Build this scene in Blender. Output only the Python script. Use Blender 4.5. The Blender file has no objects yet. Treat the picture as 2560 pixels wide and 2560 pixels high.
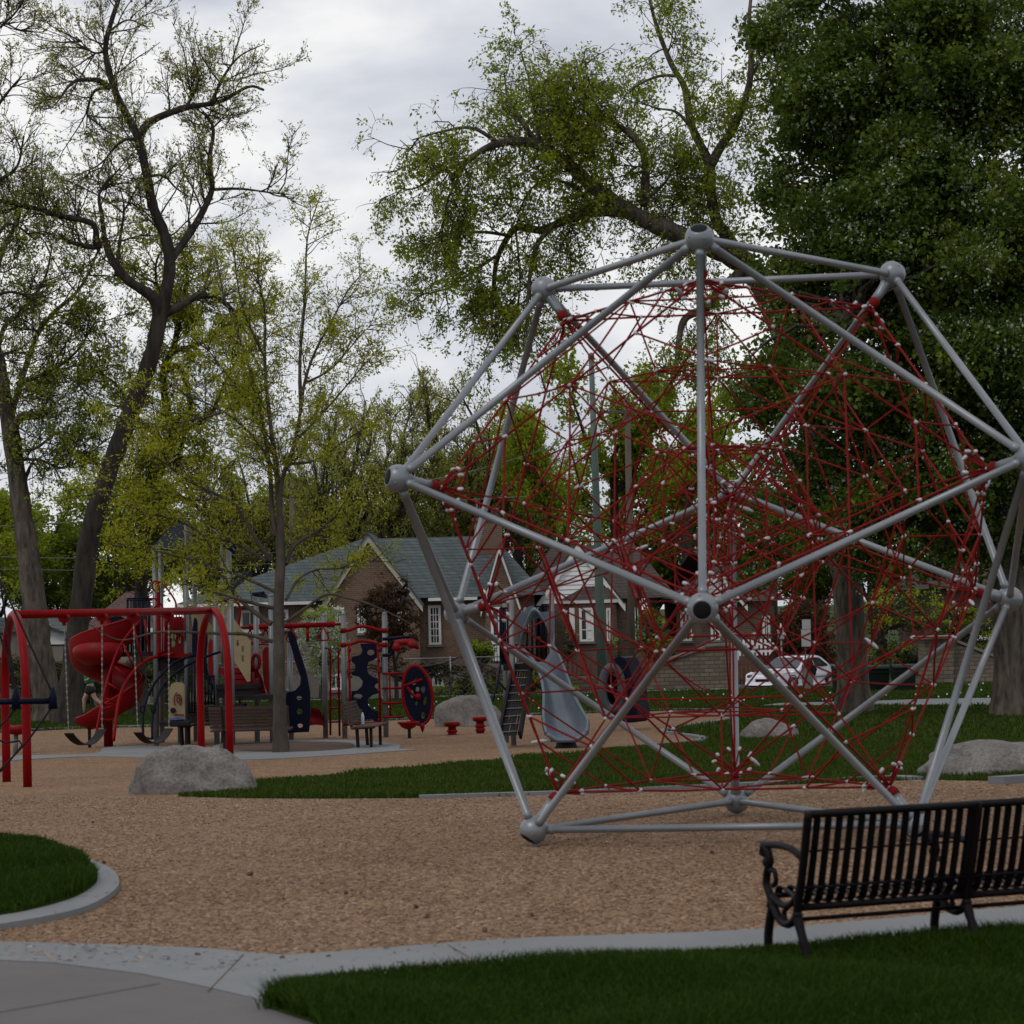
import bpy, bmesh, math, random
import numpy as np
from mathutils import Vector, Matrix

SC = bpy.context.scene
COL = SC.collection
rad = math.radians

# ------------------------------------------------------------------ camera
FPX, PITCH, ROLL, CAMZ = 6204.7, 0.0390, -0.0265, 2.1
_c, _s, _cp, _sp = math.cos(ROLL), math.sin(ROLL), math.cos(PITCH), math.sin(PITCH)
cam_data = bpy.data.cameras.new("camera")
cam = bpy.data.objects.new("camera", cam_data)
COL.objects.link(cam)
_R = Vector((_c, -_s * _sp, _s * _cp)); _U = Vector((-_s, -_c * _sp, _c * _cp)); _B = Vector((0, -_cp, -_sp))
_m = Matrix((_R, _U, _B)).transposed().to_4x4()
_m.translation = Vector((0, 0, CAMZ))
cam.matrix_world = _m
cam_data.sensor_width = 36.0
cam_data.lens = 36.0 * FPX / 2560.0
cam_data.clip_start = 0.3
cam_data.clip_end = 3000.0
cam_data.dof.use_dof = True
cam_data.dof.focus_distance = 55.0
cam_data.dof.aperture_fstop = 4.8
SC.camera = cam

# ------------------------------------------------------------------ sky, sun, exposure
SUN_EL, SUN_AZ = rad(52), rad(-140)          # azimuth measured from +Y towards +X
world = bpy.data.worlds.new("World")
SC.world = world
world.use_nodes = True
wn, wl = world.node_tree.nodes, world.node_tree.links
wn.clear()
w_out = wn.new("ShaderNodeOutputWorld")
w_mix = wn.new("ShaderNodeMixShader"); w_mix.inputs[0].default_value = 0.93
w_sky = wn.new("ShaderNodeTexSky"); w_sky.sky_type = 'NISHITA'; w_sky.sun_disc = False
w_sky.sun_elevation = SUN_EL; w_sky.sun_rotation = SUN_AZ
w_bs = wn.new("ShaderNodeBackground"); w_bs.inputs[1].default_value = 0.10
wl.new(w_sky.outputs[0], w_bs.inputs[0])
w_bc = wn.new("ShaderNodeBackground"); w_bc.inputs[1].default_value = 1.0
w_tc = wn.new("ShaderNodeTexCoord")
w_mp = wn.new("ShaderNodeMapping"); w_mp.inputs['Scale'].default_value = (1.0, 1.0, 1.9); w_mp.inputs['Location'].default_value = (0.55, 0.3, 0.12)
wl.new(w_tc.outputs['Generated'], w_mp.inputs[0])
w_n1 = wn.new("ShaderNodeTexNoise"); w_n1.inputs['Scale'].default_value = 7.5; w_n1.inputs['Detail'].default_value = 7; w_n1.inputs['Roughness'].default_value = 0.5; w_n1.inputs['Distortion'].default_value = 0.35
wl.new(w_mp.outputs[0], w_n1.inputs['Vector'])
w_r = wn.new("ShaderNodeValToRGB")
w_r.color_ramp.elements[0].position = 0.38; w_r.color_ramp.elements[0].color = (0.60, 0.625, 0.70, 1)
w_r.color_ramp.elements[1].position = 0.62; w_r.color_ramp.elements[1].color = (1.06, 1.05, 1.04, 1)
e = w_r.color_ramp.elements.new(0.5); e.color = (0.79, 0.81, 0.87, 1)
wl.new(w_n1.outputs[0], w_r.inputs[0])
wl.new(w_r.outputs[0], w_bc.inputs[0])
wl.new(w_bs.outputs[0], w_mix.inputs[1]); wl.new(w_bc.outputs[0], w_mix.inputs[2])
wl.new(w_mix.outputs[0], w_out.inputs[0])

sun_d = bpy.data.lights.new("sun", 'SUN'); sun_d.energy = 0.75; sun_d.angle = rad(12); sun_d.color = (1.0, 0.96, 0.9)
sun = bpy.data.objects.new("sun", sun_d); COL.objects.link(sun)
_sd = Vector((math.sin(SUN_AZ) * math.cos(SUN_EL), math.cos(SUN_AZ) * math.cos(SUN_EL), math.sin(SUN_EL)))
sun.rotation_euler = (_sd).to_track_quat('Z', 'Y').to_euler()
SC.view_settings.view_transform = 'Standard'
SC.view_settings.look = 'None'
SC.view_settings.exposure = -0.12
SC.view_settings.gamma = 1.0
SC.view_settings.use_curve_mapping = False
SC.cycles.max_bounces = 6
SC.cycles.diffuse_bounces = 3
SC.cycles.transparent_max_bounces = 4

# ------------------------------------------------------------------ ground profile and picking
GY = [-50, 16.8, 19.3, 26, 35, 48, 62, 75, 90, 96, 110, 2000]
GZ = [0, 0, .085, .085, -.2, -.54, -.76, -.9, -1.0, -1.15, -1.2, -1.2]
def G(y): return float(np.interp(y, GY, GZ))
def ray(px, py):
    xr, yu = (px - 1280) / FPX, -(py - 1280) / FPX
    r = xr * _c - yu * _s; u = xr * _s + yu * _c
    return np.array([r, _cp - u * _sp, _sp + u * _cp])
def P(px, py, Y):
    d = ray(px, py); t = Y / d[1]
    return Vector((d[0] * t, Y, CAMZ + d[2] * t))
def GP(px, py, dz=0.0):
    d = ray(px, py)
    if d[2] >= -1e-4: return Vector((d[0] * 400, 400, G(400)))
    t = 10.0
    for _ in range(60):
        t = t * .5 + .5 * (CAMZ - G(t * d[1]) - dz) / -d[2]
    return Vector((d[0] * t, d[1] * t, G(d[1] * t) + dz))
def M(Y): return FPX / Y          # photo pixels per metre at distance Y

# ------------------------------------------------------------------ materials
def new_mat(name):
    m = bpy.data.materials.new(name); m.use_nodes = True
    nt = m.node_tree; nt.nodes.clear()
    out = nt.nodes.new("ShaderNodeOutputMaterial")
    b = nt.nodes.new("ShaderNodeBsdfPrincipled")
    nt.links.new(b.outputs[0], out.inputs[0])
    return m, nt, b, out
def ramp(nt, fac, stops):
    r = nt.nodes.new("ShaderNodeValToRGB")
    while len(r.color_ramp.elements) < len(stops): r.color_ramp.elements.new(0.5)
    for e, (p, c) in zip(r.color_ramp.elements, stops):
        e.position = p; e.color = (*c, 1)
    nt.links.new(fac, r.inputs[0]); return r.outputs[0]
def noise(nt, scale, detail=4, rough=.55, vec=None, dist=0.0, coord='Object', sc=None):
    n = nt.nodes.new("ShaderNodeTexNoise")
    n.inputs['Scale'].default_value = scale; n.inputs['Detail'].default_value = detail
    n.inputs['Roughness'].default_value = rough; n.inputs['Distortion'].default_value = dist
    if vec is None:
        tc = nt.nodes.new("ShaderNodeTexCoord"); vec = tc.outputs[coord]
    if sc:
        mp = nt.nodes.new("ShaderNodeMapping"); mp.inputs['Scale'].default_value = sc
        nt.links.new(vec, mp.inputs[0]); vec = mp.outputs[0]
    nt.links.new(vec, n.inputs['Vector']); return n.outputs[0]
def bump(nt, b, h, strength, dist=.02):
    bp = nt.nodes.new("ShaderNodeBump"); bp.inputs['Strength'].default_value = strength; bp.inputs['Distance'].default_value = dist
    nt.links.new(h, bp.inputs['Height']); nt.links.new(bp.outputs[0], b.inputs['Normal'])
def mixc(nt, fac, a, b2, mode='MIX'):
    mx = nt.nodes.new("ShaderNodeMix"); mx.data_type = 'RGBA'; mx.blend_type = mode
    for k, v in ((0, fac), (6, a), (7, b2)):
        if isinstance(v, (int, float)): mx.inputs[k].default_value = v
        elif isinstance(v, tuple): mx.inputs[k].default_value = (*v, 1)
        else: nt.links.new(v, mx.inputs[k])
    return mx.outputs[2]
def simple(name, c1, c2=None, scale=6, rough=.5, metal=0, bmp=0, bscale=40, bdist=.01, coat=0, spec=.5, sc=None):
    m, nt, b, o = new_mat(name)
    c2 = c2 or tuple(x * .75 for x in c1)
    n = noise(nt, scale, 5, .6, sc=sc)
    nt.links.new(ramp(nt, n, [(.35, c2), (.65, c1)]), b.inputs['Base Color'])
    b.inputs['Roughness'].default_value = rough; b.inputs['Metallic'].default_value = metal
    b.inputs['Coat Weight'].default_value = coat
    b.inputs['Specular IOR Level'].default_value = spec
    if bmp: bump(nt, b, noise(nt, bscale, 5, .6, sc=sc), bmp, bdist)
    return m
def leaf_mat(name, cols, trans=.35, pos=None):
    m, nt, b, o = new_mat(name)
    g = nt.nodes.new("ShaderNodeNewGeometry")
    n = len(cols)
    c = ramp(nt, g.outputs['Random Per Island'], [((i + .5) / n if pos is None else pos[i], k) for i, k in enumerate(cols)])
    nt.links.new(c, b.inputs['Base Color']); b.inputs['Roughness'].default_value = .55
    b.inputs['Specular IOR Level'].default_value = .06
    t = nt.nodes.new("ShaderNodeBsdfTranslucent"); nt.links.new(c, t.inputs[0])
    mx = nt.nodes.new("ShaderNodeMixShader"); mx.inputs[0].default_value = trans
    nt.links.new(b.outputs[0], mx.inputs[1]); nt.links.new(t.outputs[0], mx.inputs[2]); nt.links.new(mx.outputs[0], o.inputs[0])
    return m
def brick_mat(name, cols, mortar, bw, bh, mort=.012, rough=.85, bmp=.5, slope=1.0, flat=False):
    m, nt, b, o = new_mat(name)
    tc = nt.nodes.new("ShaderNodeTexCoord"); sp = nt.nodes.new("ShaderNodeSeparateXYZ"); nt.links.new(tc.outputs['Object'], sp.inputs[0])
    ad = nt.nodes.new("ShaderNodeMath"); ad.operation = 'ADD'; nt.links.new(sp.outputs[0], ad.inputs[0]); nt.links.new(sp.outputs[1], ad.inputs[1])
    ml = nt.nodes.new("ShaderNodeMath"); ml.operation = 'MULTIPLY'; nt.links.new(sp.outputs[2], ml.inputs[0]); ml.inputs[1].default_value = slope
    cb = nt.nodes.new("ShaderNodeCombineXYZ"); nt.links.new(ad.outputs[0], cb.inputs[0]); nt.links.new(ml.outputs[0], cb.inputs[1])
    br = nt.nodes.new("ShaderNodeTexBrick"); nt.links.new(cb.outputs[0], br.inputs['Vector'])
    br.inputs['Scale'].default_value = 1; br.inputs['Brick Width'].default_value = bw; br.inputs['Row Height'].default_value = bh
    br.inputs['Mortar Size'].default_value = mort; br.inputs['Mortar Smooth'].default_value = .2
    br.inputs['Color1'].default_value = (*cols[0], 1); br.inputs['Color2'].default_value = (*cols[1], 1); br.inputs['Mortar'].default_value = (*mortar, 1)
    n = noise(nt, 1.3, 5, .6)
    c = mixc(nt, .35, br.outputs[0], ramp(nt, n, [(.3, (.35, .35, .35)), (.7, (1, 1, 1))]), 'MULTIPLY')
    nt.links.new(c, b.inputs['Base Color']); b.inputs['Roughness'].default_value = rough
    b.inputs['Specular IOR Level'].default_value = .25
    iv = nt.nodes.new("ShaderNodeMath"); iv.operation = 'SUBTRACT'; iv.inputs[0].default_value = 1; nt.links.new(br.outputs['Fac'], iv.inputs[1])
    bump(nt, b, iv.outputs[0], bmp, .02)
    return m
MT = {}
MT['silver'] = simple('galvanised_paint', (.225, .24, .255), (.19, .205, .22), 3, .38, .35, .08, 60)
MT['blackcap'] = simple('black_rubber', (.008, .008, .009), None, 6, .7, spec=.15)
MT['rope'] = simple('red_rope', (.205, .013, .012), (.145, .009, .009), 30, .8, 0, .4, 160, .004, spec=.10)
MT['clamp'] = simple('cast_aluminium', (.52, .53, .55), (.42, .43, .45), 9, .4, .2)
MT['red'] = simple('red_paint', (.20, .0015, .003), (.165, .001, .0025), 3, .45, 0, .05, 50, spec=.10)
MT['redpl'] = simple('red_plastic', (.19, .002, .004), (.15, .0015, .003), 2.2, .45, 0, .1, 20, spec=.16)
MT['navy'] = simple('navy_plastic', (.0030, .0048, .018), (.0024, .0036, .013), 3, .5, 0, .06, 40, spec=.10)
MT['beige'] = simple('beige_plastic', (.30, .235, .125), (.25, .19, .10), 2, .55)
MT['greypl'] = simple('grey_blue_plastic', (.105, .128, .155), (.08, .098, .12), 2.5, .42, 0, .12, 25)
MT['deck'] = simple('dark_deck', (.020, .015, .017), None, 8, .7, spec=.15)
MT['bench'] = simple('bench_black', (.0045, .0035, .0045), (.007, .004, .005), 18, .5, 0, .2, 120, .003, spec=.12)
MT['slatwood'] = simple('brown_slats', (.062, .027, .021), (.042, .019, .015), 2.5, .8, 0, .3, 30, sc=(1, 1, 8))
MT['post'] = simple('grey_post', (.145, .155, .16), (.12, .13, .135), 2, .4, .2)
MT['bark'] = simple('bark', (.150, .124, .098), (.050, .041, .033), 4.5, .9, 0, 1.0, 11, .08, spec=.2, sc=(1.6, 1.6, .35))
MT['barkd'] = simple('bark_dark', (.060, .050, .042), (.024, .020, .018), 3.2, .9, 0, 1.0, 9, .05, spec=.2, sc=(1.6, 1.6, .4))
MT['twig'] = simple('twig_bark', (.065, .052, .045), (.035, .028, .025), 4, .9, spec=.2)
MT['barky'] = simple('smooth_grey_bark', (.085, .070, .055), (.045, .037, .030), 5, .9, 0, .6, 30, .01, spec=.2, sc=(1, 1, .5))
MT['l_lime'] = leaf_mat('lime_leaf', [(.32, .35, .014), (.42, .43, .026), (.24, .28, .014), (.48, .46, .05)], .58)
MT['l_yel'] = leaf_mat('bud_leaf', [(.30, .34, .04), (.40, .42, .07), (.24, .27, .04), (.34, .30, .08)], .58)
MT['l_mid'] = leaf_mat('fresh_leaf', [(.22, .28, .018), (.30, .36, .028), (.16, .21, .016), (.37, .41, .045)], .58)
MT['l_dark'] = leaf_mat('dense_leaf', [(.062, .108, .015), (.088, .135, .020), (.040, .072, .010), (.12, .165, .035)], .4)
MT['l_green'] = leaf_mat('outer_leaf', [(.10, .145, .016), (.135, .18, .020), (.07, .105, .012), (.17, .20, .034)], .45)
MT['l_blossom'] = leaf_mat('white_blossom', [(.34, .42, .28), (.46, .52, .38), (.24, .32, .19)], .3)
MT['l_white'] = leaf_mat('blossom', [(.42, .46, .34), (.55, .58, .48), (.16, .22, .09), (.60, .62, .54)], .3)
MT['l_purple'] = leaf_mat('purple_leaf', [(.080, .044, .024), (.12, .066, .032), (.050, .028, .016)], .3)
MT['l_hedge'] = leaf_mat('hedge_leaf', [(.04, .065, .018), (.065, .085, .025), (.05, .045, .025), (.09, .10, .035)], .3)
MT['brick'] = brick_mat('brown_brick', [(.205, .115, .075), (.135, .075, .055)], (.20, .165, .13), .225, .078)
MT['brick2'] = brick_mat('tan_brick', [(.175, .105, .070), (.115, .068, .050)], (.17, .14, .115), .225, .078)
MT['brick3'] = brick_mat('dark_brick', [(.11, .045, .038), (.07, .032, .028)], (.12, .09, .08), .225, .078)
MT['stone'] = brick_mat('stone_blocks', [(.22, .172, .128), (.14, .112, .086)], (.10, .082, .065), .38, .15, .02)
MT['roofg'] = brick_mat('grey_shingles', [(.100, .122, .122), (.074, .092, .094)], (.045, .055, .057), .34, .13, .014, .9, .6)
MT['roofb'] = brick_mat('brown_shingles', [(.082, .060, .054), (.058, .044, .040)], (.034, .026, .024), .34, .13, .014, .9, .6)
MT['found'] = simple('concrete_base', (.20, .175, .155), (.15, .13, .115), 1.2, .9, 0, .3, 20)
MT['trim'] = simple('white_trim', (.74, .73, .70), (.63, .62, .59), 1.5, .6)
MT['trimg'] = simple('cream_trim', (.50, .47, .41), (.42, .395, .345), 1.5, .6)
MT['white'] = simple('white_siding', (.80, .80, .80), (.70, .70, .71), 1.2, .65)
MT['glass'] = simple('window_glass', (.018, .020, .024), (.035, .038, .042), .8, .08, 0, spec=.6)
MT['beigew'] = simple('beige_stucco', (.26, .22, .185), (.21, .18, .15), 1.5, .9, 0, .3, 30)
MT['carw'] = simple('car_paint', (.75, .75, .80), (.70, .70, .75), .8, .2, 0, coat=.6)
MT['tyre'] = simple('tyre_rubber', (.015, .015, .016), None, 6, .8)
MT['rim'] = simple('wheel_rim', (.35, .35, .37), None, 6, .35, .7)
MT['bin'] = simple('green_bin', (.006, .013, .010), (.004, .009, .007), 4, .6, spec=.15)
MT['tyreg'] = simple('grey_rubber', (.062, .066, .074), (.045, .048, .055), 4, .55, spec=.3)
MT['fencew'] = simple('redwood', (.15, .055, .038), (.095, .038, .028), 5, .85, sc=(3, 3, .5))
MT['metalg'] = simple('dull_steel', (.22, .22, .22), None, 5, .5, .5)
MT['pole'] = simple('green_paint', (.075, .115, .095), (.055, .088, .072), 2, .6)
MT['wood'] = simple('weathered_pole', (.12, .092, .072), (.075, .058, .046), 3, .9, 0, .5, 12, sc=(4, 4, .4))
MT['wire'] = simple('cable', (.05, .05, .055), None, 3, .6)
MT['skin'] = simple('skin', (.42, .24, .17), (.38, .21, .15), 9, .55)
MT['hair'] = simple('hair', (.045, .028, .018), None, 30, .6)
MT['shirt'] = simple('green_shirt', (.012, .20, .105), (.009, .15, .08), 7, .85)
MT['shorts'] = simple('black_shorts', (.010, .010, .012), None, 7, .85)
MT['shoe'] = simple('shoe', (.30, .30, .32), None, 7, .7)
MT['chain'] = simple('chain', (.30, .28, .26), None, 30, .45, .7)
MT['sign'] = simple('sign_back', (.42, .43, .42), (.36, .37, .36), 2, .45, .3)
MT['bottle'] = simple('clear_plastic', (.50, .55, .60), None, 5, .15)
MT['blue'] = simple('blue_plastic', (.02, .06, .22), None, 5, .45)
MT['lampw'] = simple('lamp_white', (.6, .6, .58), None, 3, .5)

def chips_mat():
    m, nt, b, o = new_mat('wood_chips')
    tc = nt.nodes.new("ShaderNodeTexCoord")
    v = nt.nodes.new("ShaderNodeTexVoronoi"); v.inputs['Scale'].default_value = 42
    mp = nt.nodes.new("ShaderNodeMapping"); mp.inputs['Scale'].default_value = (1, .55, 1)
    n0 = noise(nt, 14, 3, .5)
    nt.links.new(tc.outputs['Object'], mp.inputs[0])
    nt.links.new(mp.outputs[0], v.inputs['Vector'])
    c = ramp(nt, v.outputs['Color'], [(0.05, (.075, .045, .028)), (.35, (.17, .108, .067)), (.6, (.230, .154, .097)), (.85, (.28, .205, .145)), (1, (.40, .33, .27))])
    patch = noise(nt, .42, 6, .6, dist=.6)
    c2 = mixc(nt, .42, c, ramp(nt, patch, [(.33, (.48, .38, .28)), (.50, (.60, .48, .36)), (.68, (.62, .53, .46))]), 'OVERLAY')
    c3 = mixc(nt, .40, c2, ramp(nt, noise(nt, 1.7, 5, .65, dist=.5), [(.35, (.62, .57, .52)), (.6, (1, 1, 1))]), 'MULTIPLY')
    nt.links.new(c3, b.inputs['Base Color']); b.inputs['Roughness'].default_value = .95; b.inputs['Specular IOR Level'].default_value = .15
    bump(nt, b, mixc(nt, .5, v.outputs['Distance'], n0), .6, .02)
    return m
MT['chips'] = chips_mat()
MT['chip'] = leaf_mat('loose_chips', [(.055, .029, .019), (.185, .114, .068), (.245, .160, .096), (.28, .20, .132), (.46, .385, .305), (.13, .056, .038), (.21, .150, .094), (.33, .245, .17)], .0)
_n = MT['chip'].node_tree; _b = [x for x in _n.nodes if x.type == 'BSDF_PRINCIPLED'][0]; _l = _b.inputs['Base Color'].links[0].from_socket
_n.links.new(mixc(_n, .8, _l, ramp(_n, noise(_n, .38, 6, .62, dist=.7), [(.34, (.50, .42, .34)), (.48, (.93, .88, .82)), (.66, (1.04, 1.02, 1.06))]), 'MULTIPLY'), _b.inputs['Base Color'])
def grass_mat(name, a, b_, c_):
    m, nt, b, o = new_mat(name)
    n1 = noise(nt, .45, 5, .6); n2 = noise(nt, 38, 4, .7, sc=(1, .4, 1)); n3 = noise(nt, 5, 4, .6)
    c = ramp(nt, n1, [(.3, a), (.55, b_), (.75, c_)])
    c = mixc(nt, .75, c, ramp(nt, n2, [(.3, (.35, .38, .35)), (.7, (1.0, 1.0, 1.0))]), 'MULTIPLY')
    c = mixc(nt, .5, c, ramp(nt, n3, [(.3, (.6, .6, .6)), (.7, (1.0, 1.0, 1.0))]), 'MULTIPLY')
    nt.links.new(c, b.inputs['Base Color']); b.inputs['Roughness'].default_value = .9; b.inputs['Specular IOR Level'].default_value = .1
    bump(nt, b, n2, .8, .04)
    return m
MT['grass'] = grass_mat('grass_ground', (.026, .048, .006), (.038, .066, .009), (.062, .090, .014))
MT['blade'] = leaf_mat('grass_blade', [(.016, .038, .003), (.028, .060, .005), (.046, .080, .008), (.022, .048, .004)], .35)
MT['blade_pale'] = leaf_mat('grass_blade_park', [(.026, .050, .005), (.042, .072, .008), (.072, .098, .016), (.032, .058, .006)], .3)
def concrete_mat(name, a, b_, spots=True):
    m, nt, b, o = new_mat(name)
    n1 = noise(nt, .9, 6, .65); n2 = noise(nt, 45, 4, .7)
    c = ramp(nt, n1, [(.3, b_), (.7, a)])
    c = mixc(nt, .25, c, ramp(nt, n2, [(.3, (.55, .55, .55)), (.7, (1, 1, 1))]), 'MULTIPLY')
    nt.links.new(c, b.inputs['Base Color']); b.inputs['Roughness'].default_value = .85; b.inputs['Specular IOR Level'].default_value = .2
    bump(nt, b, n2, .25, .005)
    return m
MT['conc'] = concrete_mat('pale_concrete', (.22, .228, .232), (.18, .188, .192))
MT['concd'] = concrete_mat('old_concrete', (.150, .140, .136), (.12, .112, .108))
MT['kerb'] = concrete_mat('kerb_concrete', (.21, .22, .23), (.16, .165, .17))
MT['asph'] = simple('asphalt', (.06, .06, .062), (.045, .045, .047), 2, .9, 0, .3, 60)
MT['mulch'] = simple('dark_mulch', (.14, .078, .05), (.055, .034, .024), 22, .95, 0, 1, 30, .03)
def rock_mat():
    m, nt, b, o = new_mat('granite')
    n1 = noise(nt, 1.3, 8, .7, dist=.3); n2 = noise(nt, 24, 5, .75)
    c = ramp(nt, n1, [(.32, (.12, .110, .10)), (.5, (.20, .185, .17)), (.68, (.29, .27, .25))])
    c = mixc(nt, .6, c, ramp(nt, n2, [(.38, (.30, .28, .27)), (.58, (1, 1, 1))]), 'MULTIPLY')
    nt.links.new(c, b.inputs['Base Color']); b.inputs['Roughness'].default_value = .92; b.inputs['Specular IOR Level'].default_value = .2
    bump(nt, b, mixc(nt, .5, n1, n2), .7, .05)
    return m
MT['rock'] = rock_mat()

# ------------------------------------------------------------------ objects
OFF = {}
def tag(o, label=None, cat=None, group=None, kind=None):
    if label: o['label'] = label
    if cat: o['category'] = cat
    if group: o['group'] = group
    if kind: o['kind'] = kind
    return o
def thing(name, label, cat, loc=(0, 0, 0), group=None):
    o = bpy.data.objects.new(name, None); COL.objects.link(o)
    o.location = loc; o.empty_display_size = .2
    OFF[o.name] = Vector(loc)
    return tag(o, label, cat, group)
def np_mesh(name, v, f, mats, midx=None, smooth=False):
    """v (N,3), f (M,k) arrays -> mesh"""
    v = np.asarray(v, np.float32); me = bpy.data.meshes.new(name)
    fl = f if isinstance(f, list) else [f]
    tot = sum(a.size for a in fl); nf = sum(len(a) for a in fl)
    me.vertices.add(len(v)); me.vertices.foreach_set('co', v.ravel())
    me.loops.add(tot); me.loops.foreach_set('vertex_index', np.concatenate([a.ravel() for a in fl]).astype(np.int32))
    me.polygons.add(nf)
    ls, o = [], 0
    for a in fl:
        ls.append(np.arange(len(a)) * a.shape[1] + o); o += a.size
    me.polygons.foreach_set('loop_start', np.concatenate(ls).astype(np.int32))
    for m in (mats if isinstance(mats, (list, tuple)) else [mats]): me.materials.append(m)
    if midx is not None: me.polygons.foreach_set('material_index', np.asarray(midx, np.int32))
    if smooth: me.polygons.foreach_set('use_smooth', np.ones(nf, bool))
    me.update(calc_edges=True); me.validate()
    return me
def link(name, me, parent=None, loc=None, label=None, cat=None, group=None, kind=None):
    """mesh made in world coordinates; moved so that its origin is the parent's (or loc)"""
    o = bpy.data.objects.new(name, me); COL.objects.link(o)
    off = OFF[parent.name] if parent is not None else Vector(loc or (0, 0, 0))
    if off.length: me.transform(Matrix.Translation(-off))
    if parent is not None: o.parent = parent
    else: o.location = off
    OFF[o.name] = off
    return tag(o, label, cat, group, kind)
class MB:
    """collects shapes and links them as one mesh object"""
    def __init__(s): s.v = []; s.f = []; s.sm = []
    def add(s, vs, fs, smooth=False):
        b = len(s.v); s.v += [tuple(p) for p in vs]; s.f += [tuple(i + b for i in q) for q in fs]; s.sm += [smooth] * len(fs); return s
    def box(s, c, d, R=None):
        vs = [Vector((x * d[0] / 2, y * d[1] / 2, z * d[2] / 2)) for x in (-1, 1) for y in (-1, 1) for z in (-1, 1)]
        if R is not None: vs = [R @ p for p in vs]
        c = Vector(c)
        return s.add([p + c for p in vs], [(0, 1, 3, 2), (4, 6, 7, 5), (0, 4, 5, 1), (2, 3, 7, 6), (0, 2, 6, 4), (1, 5, 7, 3)])
    def beam(s, a, b, w, h, up=(0, 0, 1)):
        a, b = Vector(a), Vector(b); t = (b - a); L = t.length; t.normalize()
        r = t.cross(Vector(up))
        if r.length < 1e-4: r = t.cross(Vector((0, 1, 0)))
        r.normalize(); u = r.cross(t)
        return s.box((a + b) / 2, (w, L, h), Matrix((r, t, u)).transposed())
    def tube(s, pts, r, n=8, caps=True, closed=False):
        pts = [Vector(p) for p in pts]; k = len(pts)
        rs = r if isinstance(r, (list, tuple)) else [r] * k
        vs = []; ref = None
        for i, p in enumerate(pts):
            if closed: t = pts[(i + 1) % k] - pts[i - 1]
            else: t = pts[min(i + 1, k - 1)] - pts[max(i - 1, 0)]
            t.normalize()
            if ref is None:
                ref = t.cross(Vector((0, 0, 1)))
                if ref.length < .1: ref = t.cross(Vector((0, 1, 0)))
            ref = (ref - t * ref.dot(t)).normalized(); b = t.cross(ref)
            for j in range(n):
                a = 2 * math.pi * j / n
                vs.append(p + (ref * math.cos(a) + b * math.sin(a)) * rs[i])
        fs = []
        for i in range(k if closed else k - 1):
            i2 = (i + 1) % k
            for j in range(n):
                fs.append((i * n + j, i * n + (j + 1) % n, i2 * n + (j + 1) % n, i2 * n + j))
        s.add(vs, fs, True)
        if caps and not closed:
            b0 = len(s.v) - len(vs)
            s.f += [tuple(b0 + j for j in reversed(range(n))), tuple(b0 + (k - 1) * n + j for j in range(n))]; s.sm += [False, False]
        return s
    def lathe(s, c, prof, n=16, axis=(0, 0, 1)):
        ax = Vector(axis).normalized(); r = ax.cross(Vector((0, 0, 1)))
        if r.length < .1: r = ax.cross(Vector((0, 1, 0)))
        r.normalize(); b = ax.cross(r); c = Vector(c); vs = []; fs = []
        for (rr, h) in prof:
            for j in range(n):
                a = 2 * math.pi * j / n; vs.append(c + ax * h + (r * math.cos(a) + b * math.sin(a)) * rr)
        for i in range(len(prof) - 1):
            for j in range(n): fs.append((i * n + j, i * n + (j + 1) % n, (i + 1) * n + (j + 1) % n, (i + 1) * n + j))
        s.add(vs, fs, True); b0 = len(s.v) - len(vs)
        s.f += [tuple(b0 + j for j in reversed(range(n))), tuple(b0 + (len(prof) - 1) * n + j for j in range(n))]; s.sm += [False, False]
        return s
    def ball(s, c, r, n=12, m=8, axis=(0, 0, 1), st=1.0):
        pr = [(max(1e-3, r * math.sin(math.pi * i / m)), -r * st * math.cos(math.pi * i / m)) for i in range(m + 1)]
        return s.lathe(c, pr, n, axis)
    def prism(s, loop, d):
        """loop: list of 3d points (planar), extruded by vector d"""
        d = Vector(d); L = [Vector(p) for p in loop]; k = len(L)
        return s.add(L + [p + d for p in L], [tuple(range(k)), tuple(reversed(range(k, 2 * k)))] + [(i, i + k, (i + 1) % k + k, (i + 1) % k) for i in range(k)])
    def plate(s, loops, d):
        """outline with holes (lists of 3d points, planar), thickness vector d"""
        d = Vector(d); bm = bmesh.new()
        for lp in loops:
            vv = [bm.verts.new(p) for p in lp]
            for i in range(len(vv)): bm.edges.new((vv[i], vv[(i + 1) % len(vv)]))
        bmesh.ops.triangle_fill(bm, use_beauty=True, use_dissolve=False, edges=bm.edges[:])
        bm.verts.index_update(); V = [v.co.copy() for v in bm.verts]; n = len(V)
        F = [tuple(v.index for v in f.verts) for f in bm.faces]
        B = [tuple(v.index for v in e_.verts) for e_ in bm.edges if len(e_.link_faces) == 1]
        bm.free()
        return s.add(V + [p + d for p in V], F + [tuple(reversed([i + n for i in f])) for f in F] + [(a, b, b + n, a + n) for a, b in B])
    def build(s, name, mat, parent=None, fix=True, **kw):
        me = bpy.data.meshes.new(name); me.from_pydata([tuple(p) for p in s.v], [], s.f)
        me.materials.append(MT[mat] if isinstance(mat, str) else mat)
        me.polygons.foreach_set('use_smooth', s.sm)
        if fix:
            bm = bmesh.new(); bm.from_mesh(me); bmesh.ops.recalc_face_normals(bm, faces=bm.faces); bm.to_mesh(me); bm.free()
        me.update()
        return link(name, me, parent, **kw)
def copy_tree(o, parent=None):
    c = o.copy(); COL.objects.link(c)
    if parent is not None: c.parent = parent
    for ch in [x for x in bpy.data.objects if x.parent == o]: copy_tree(ch, c)
    return c
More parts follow.
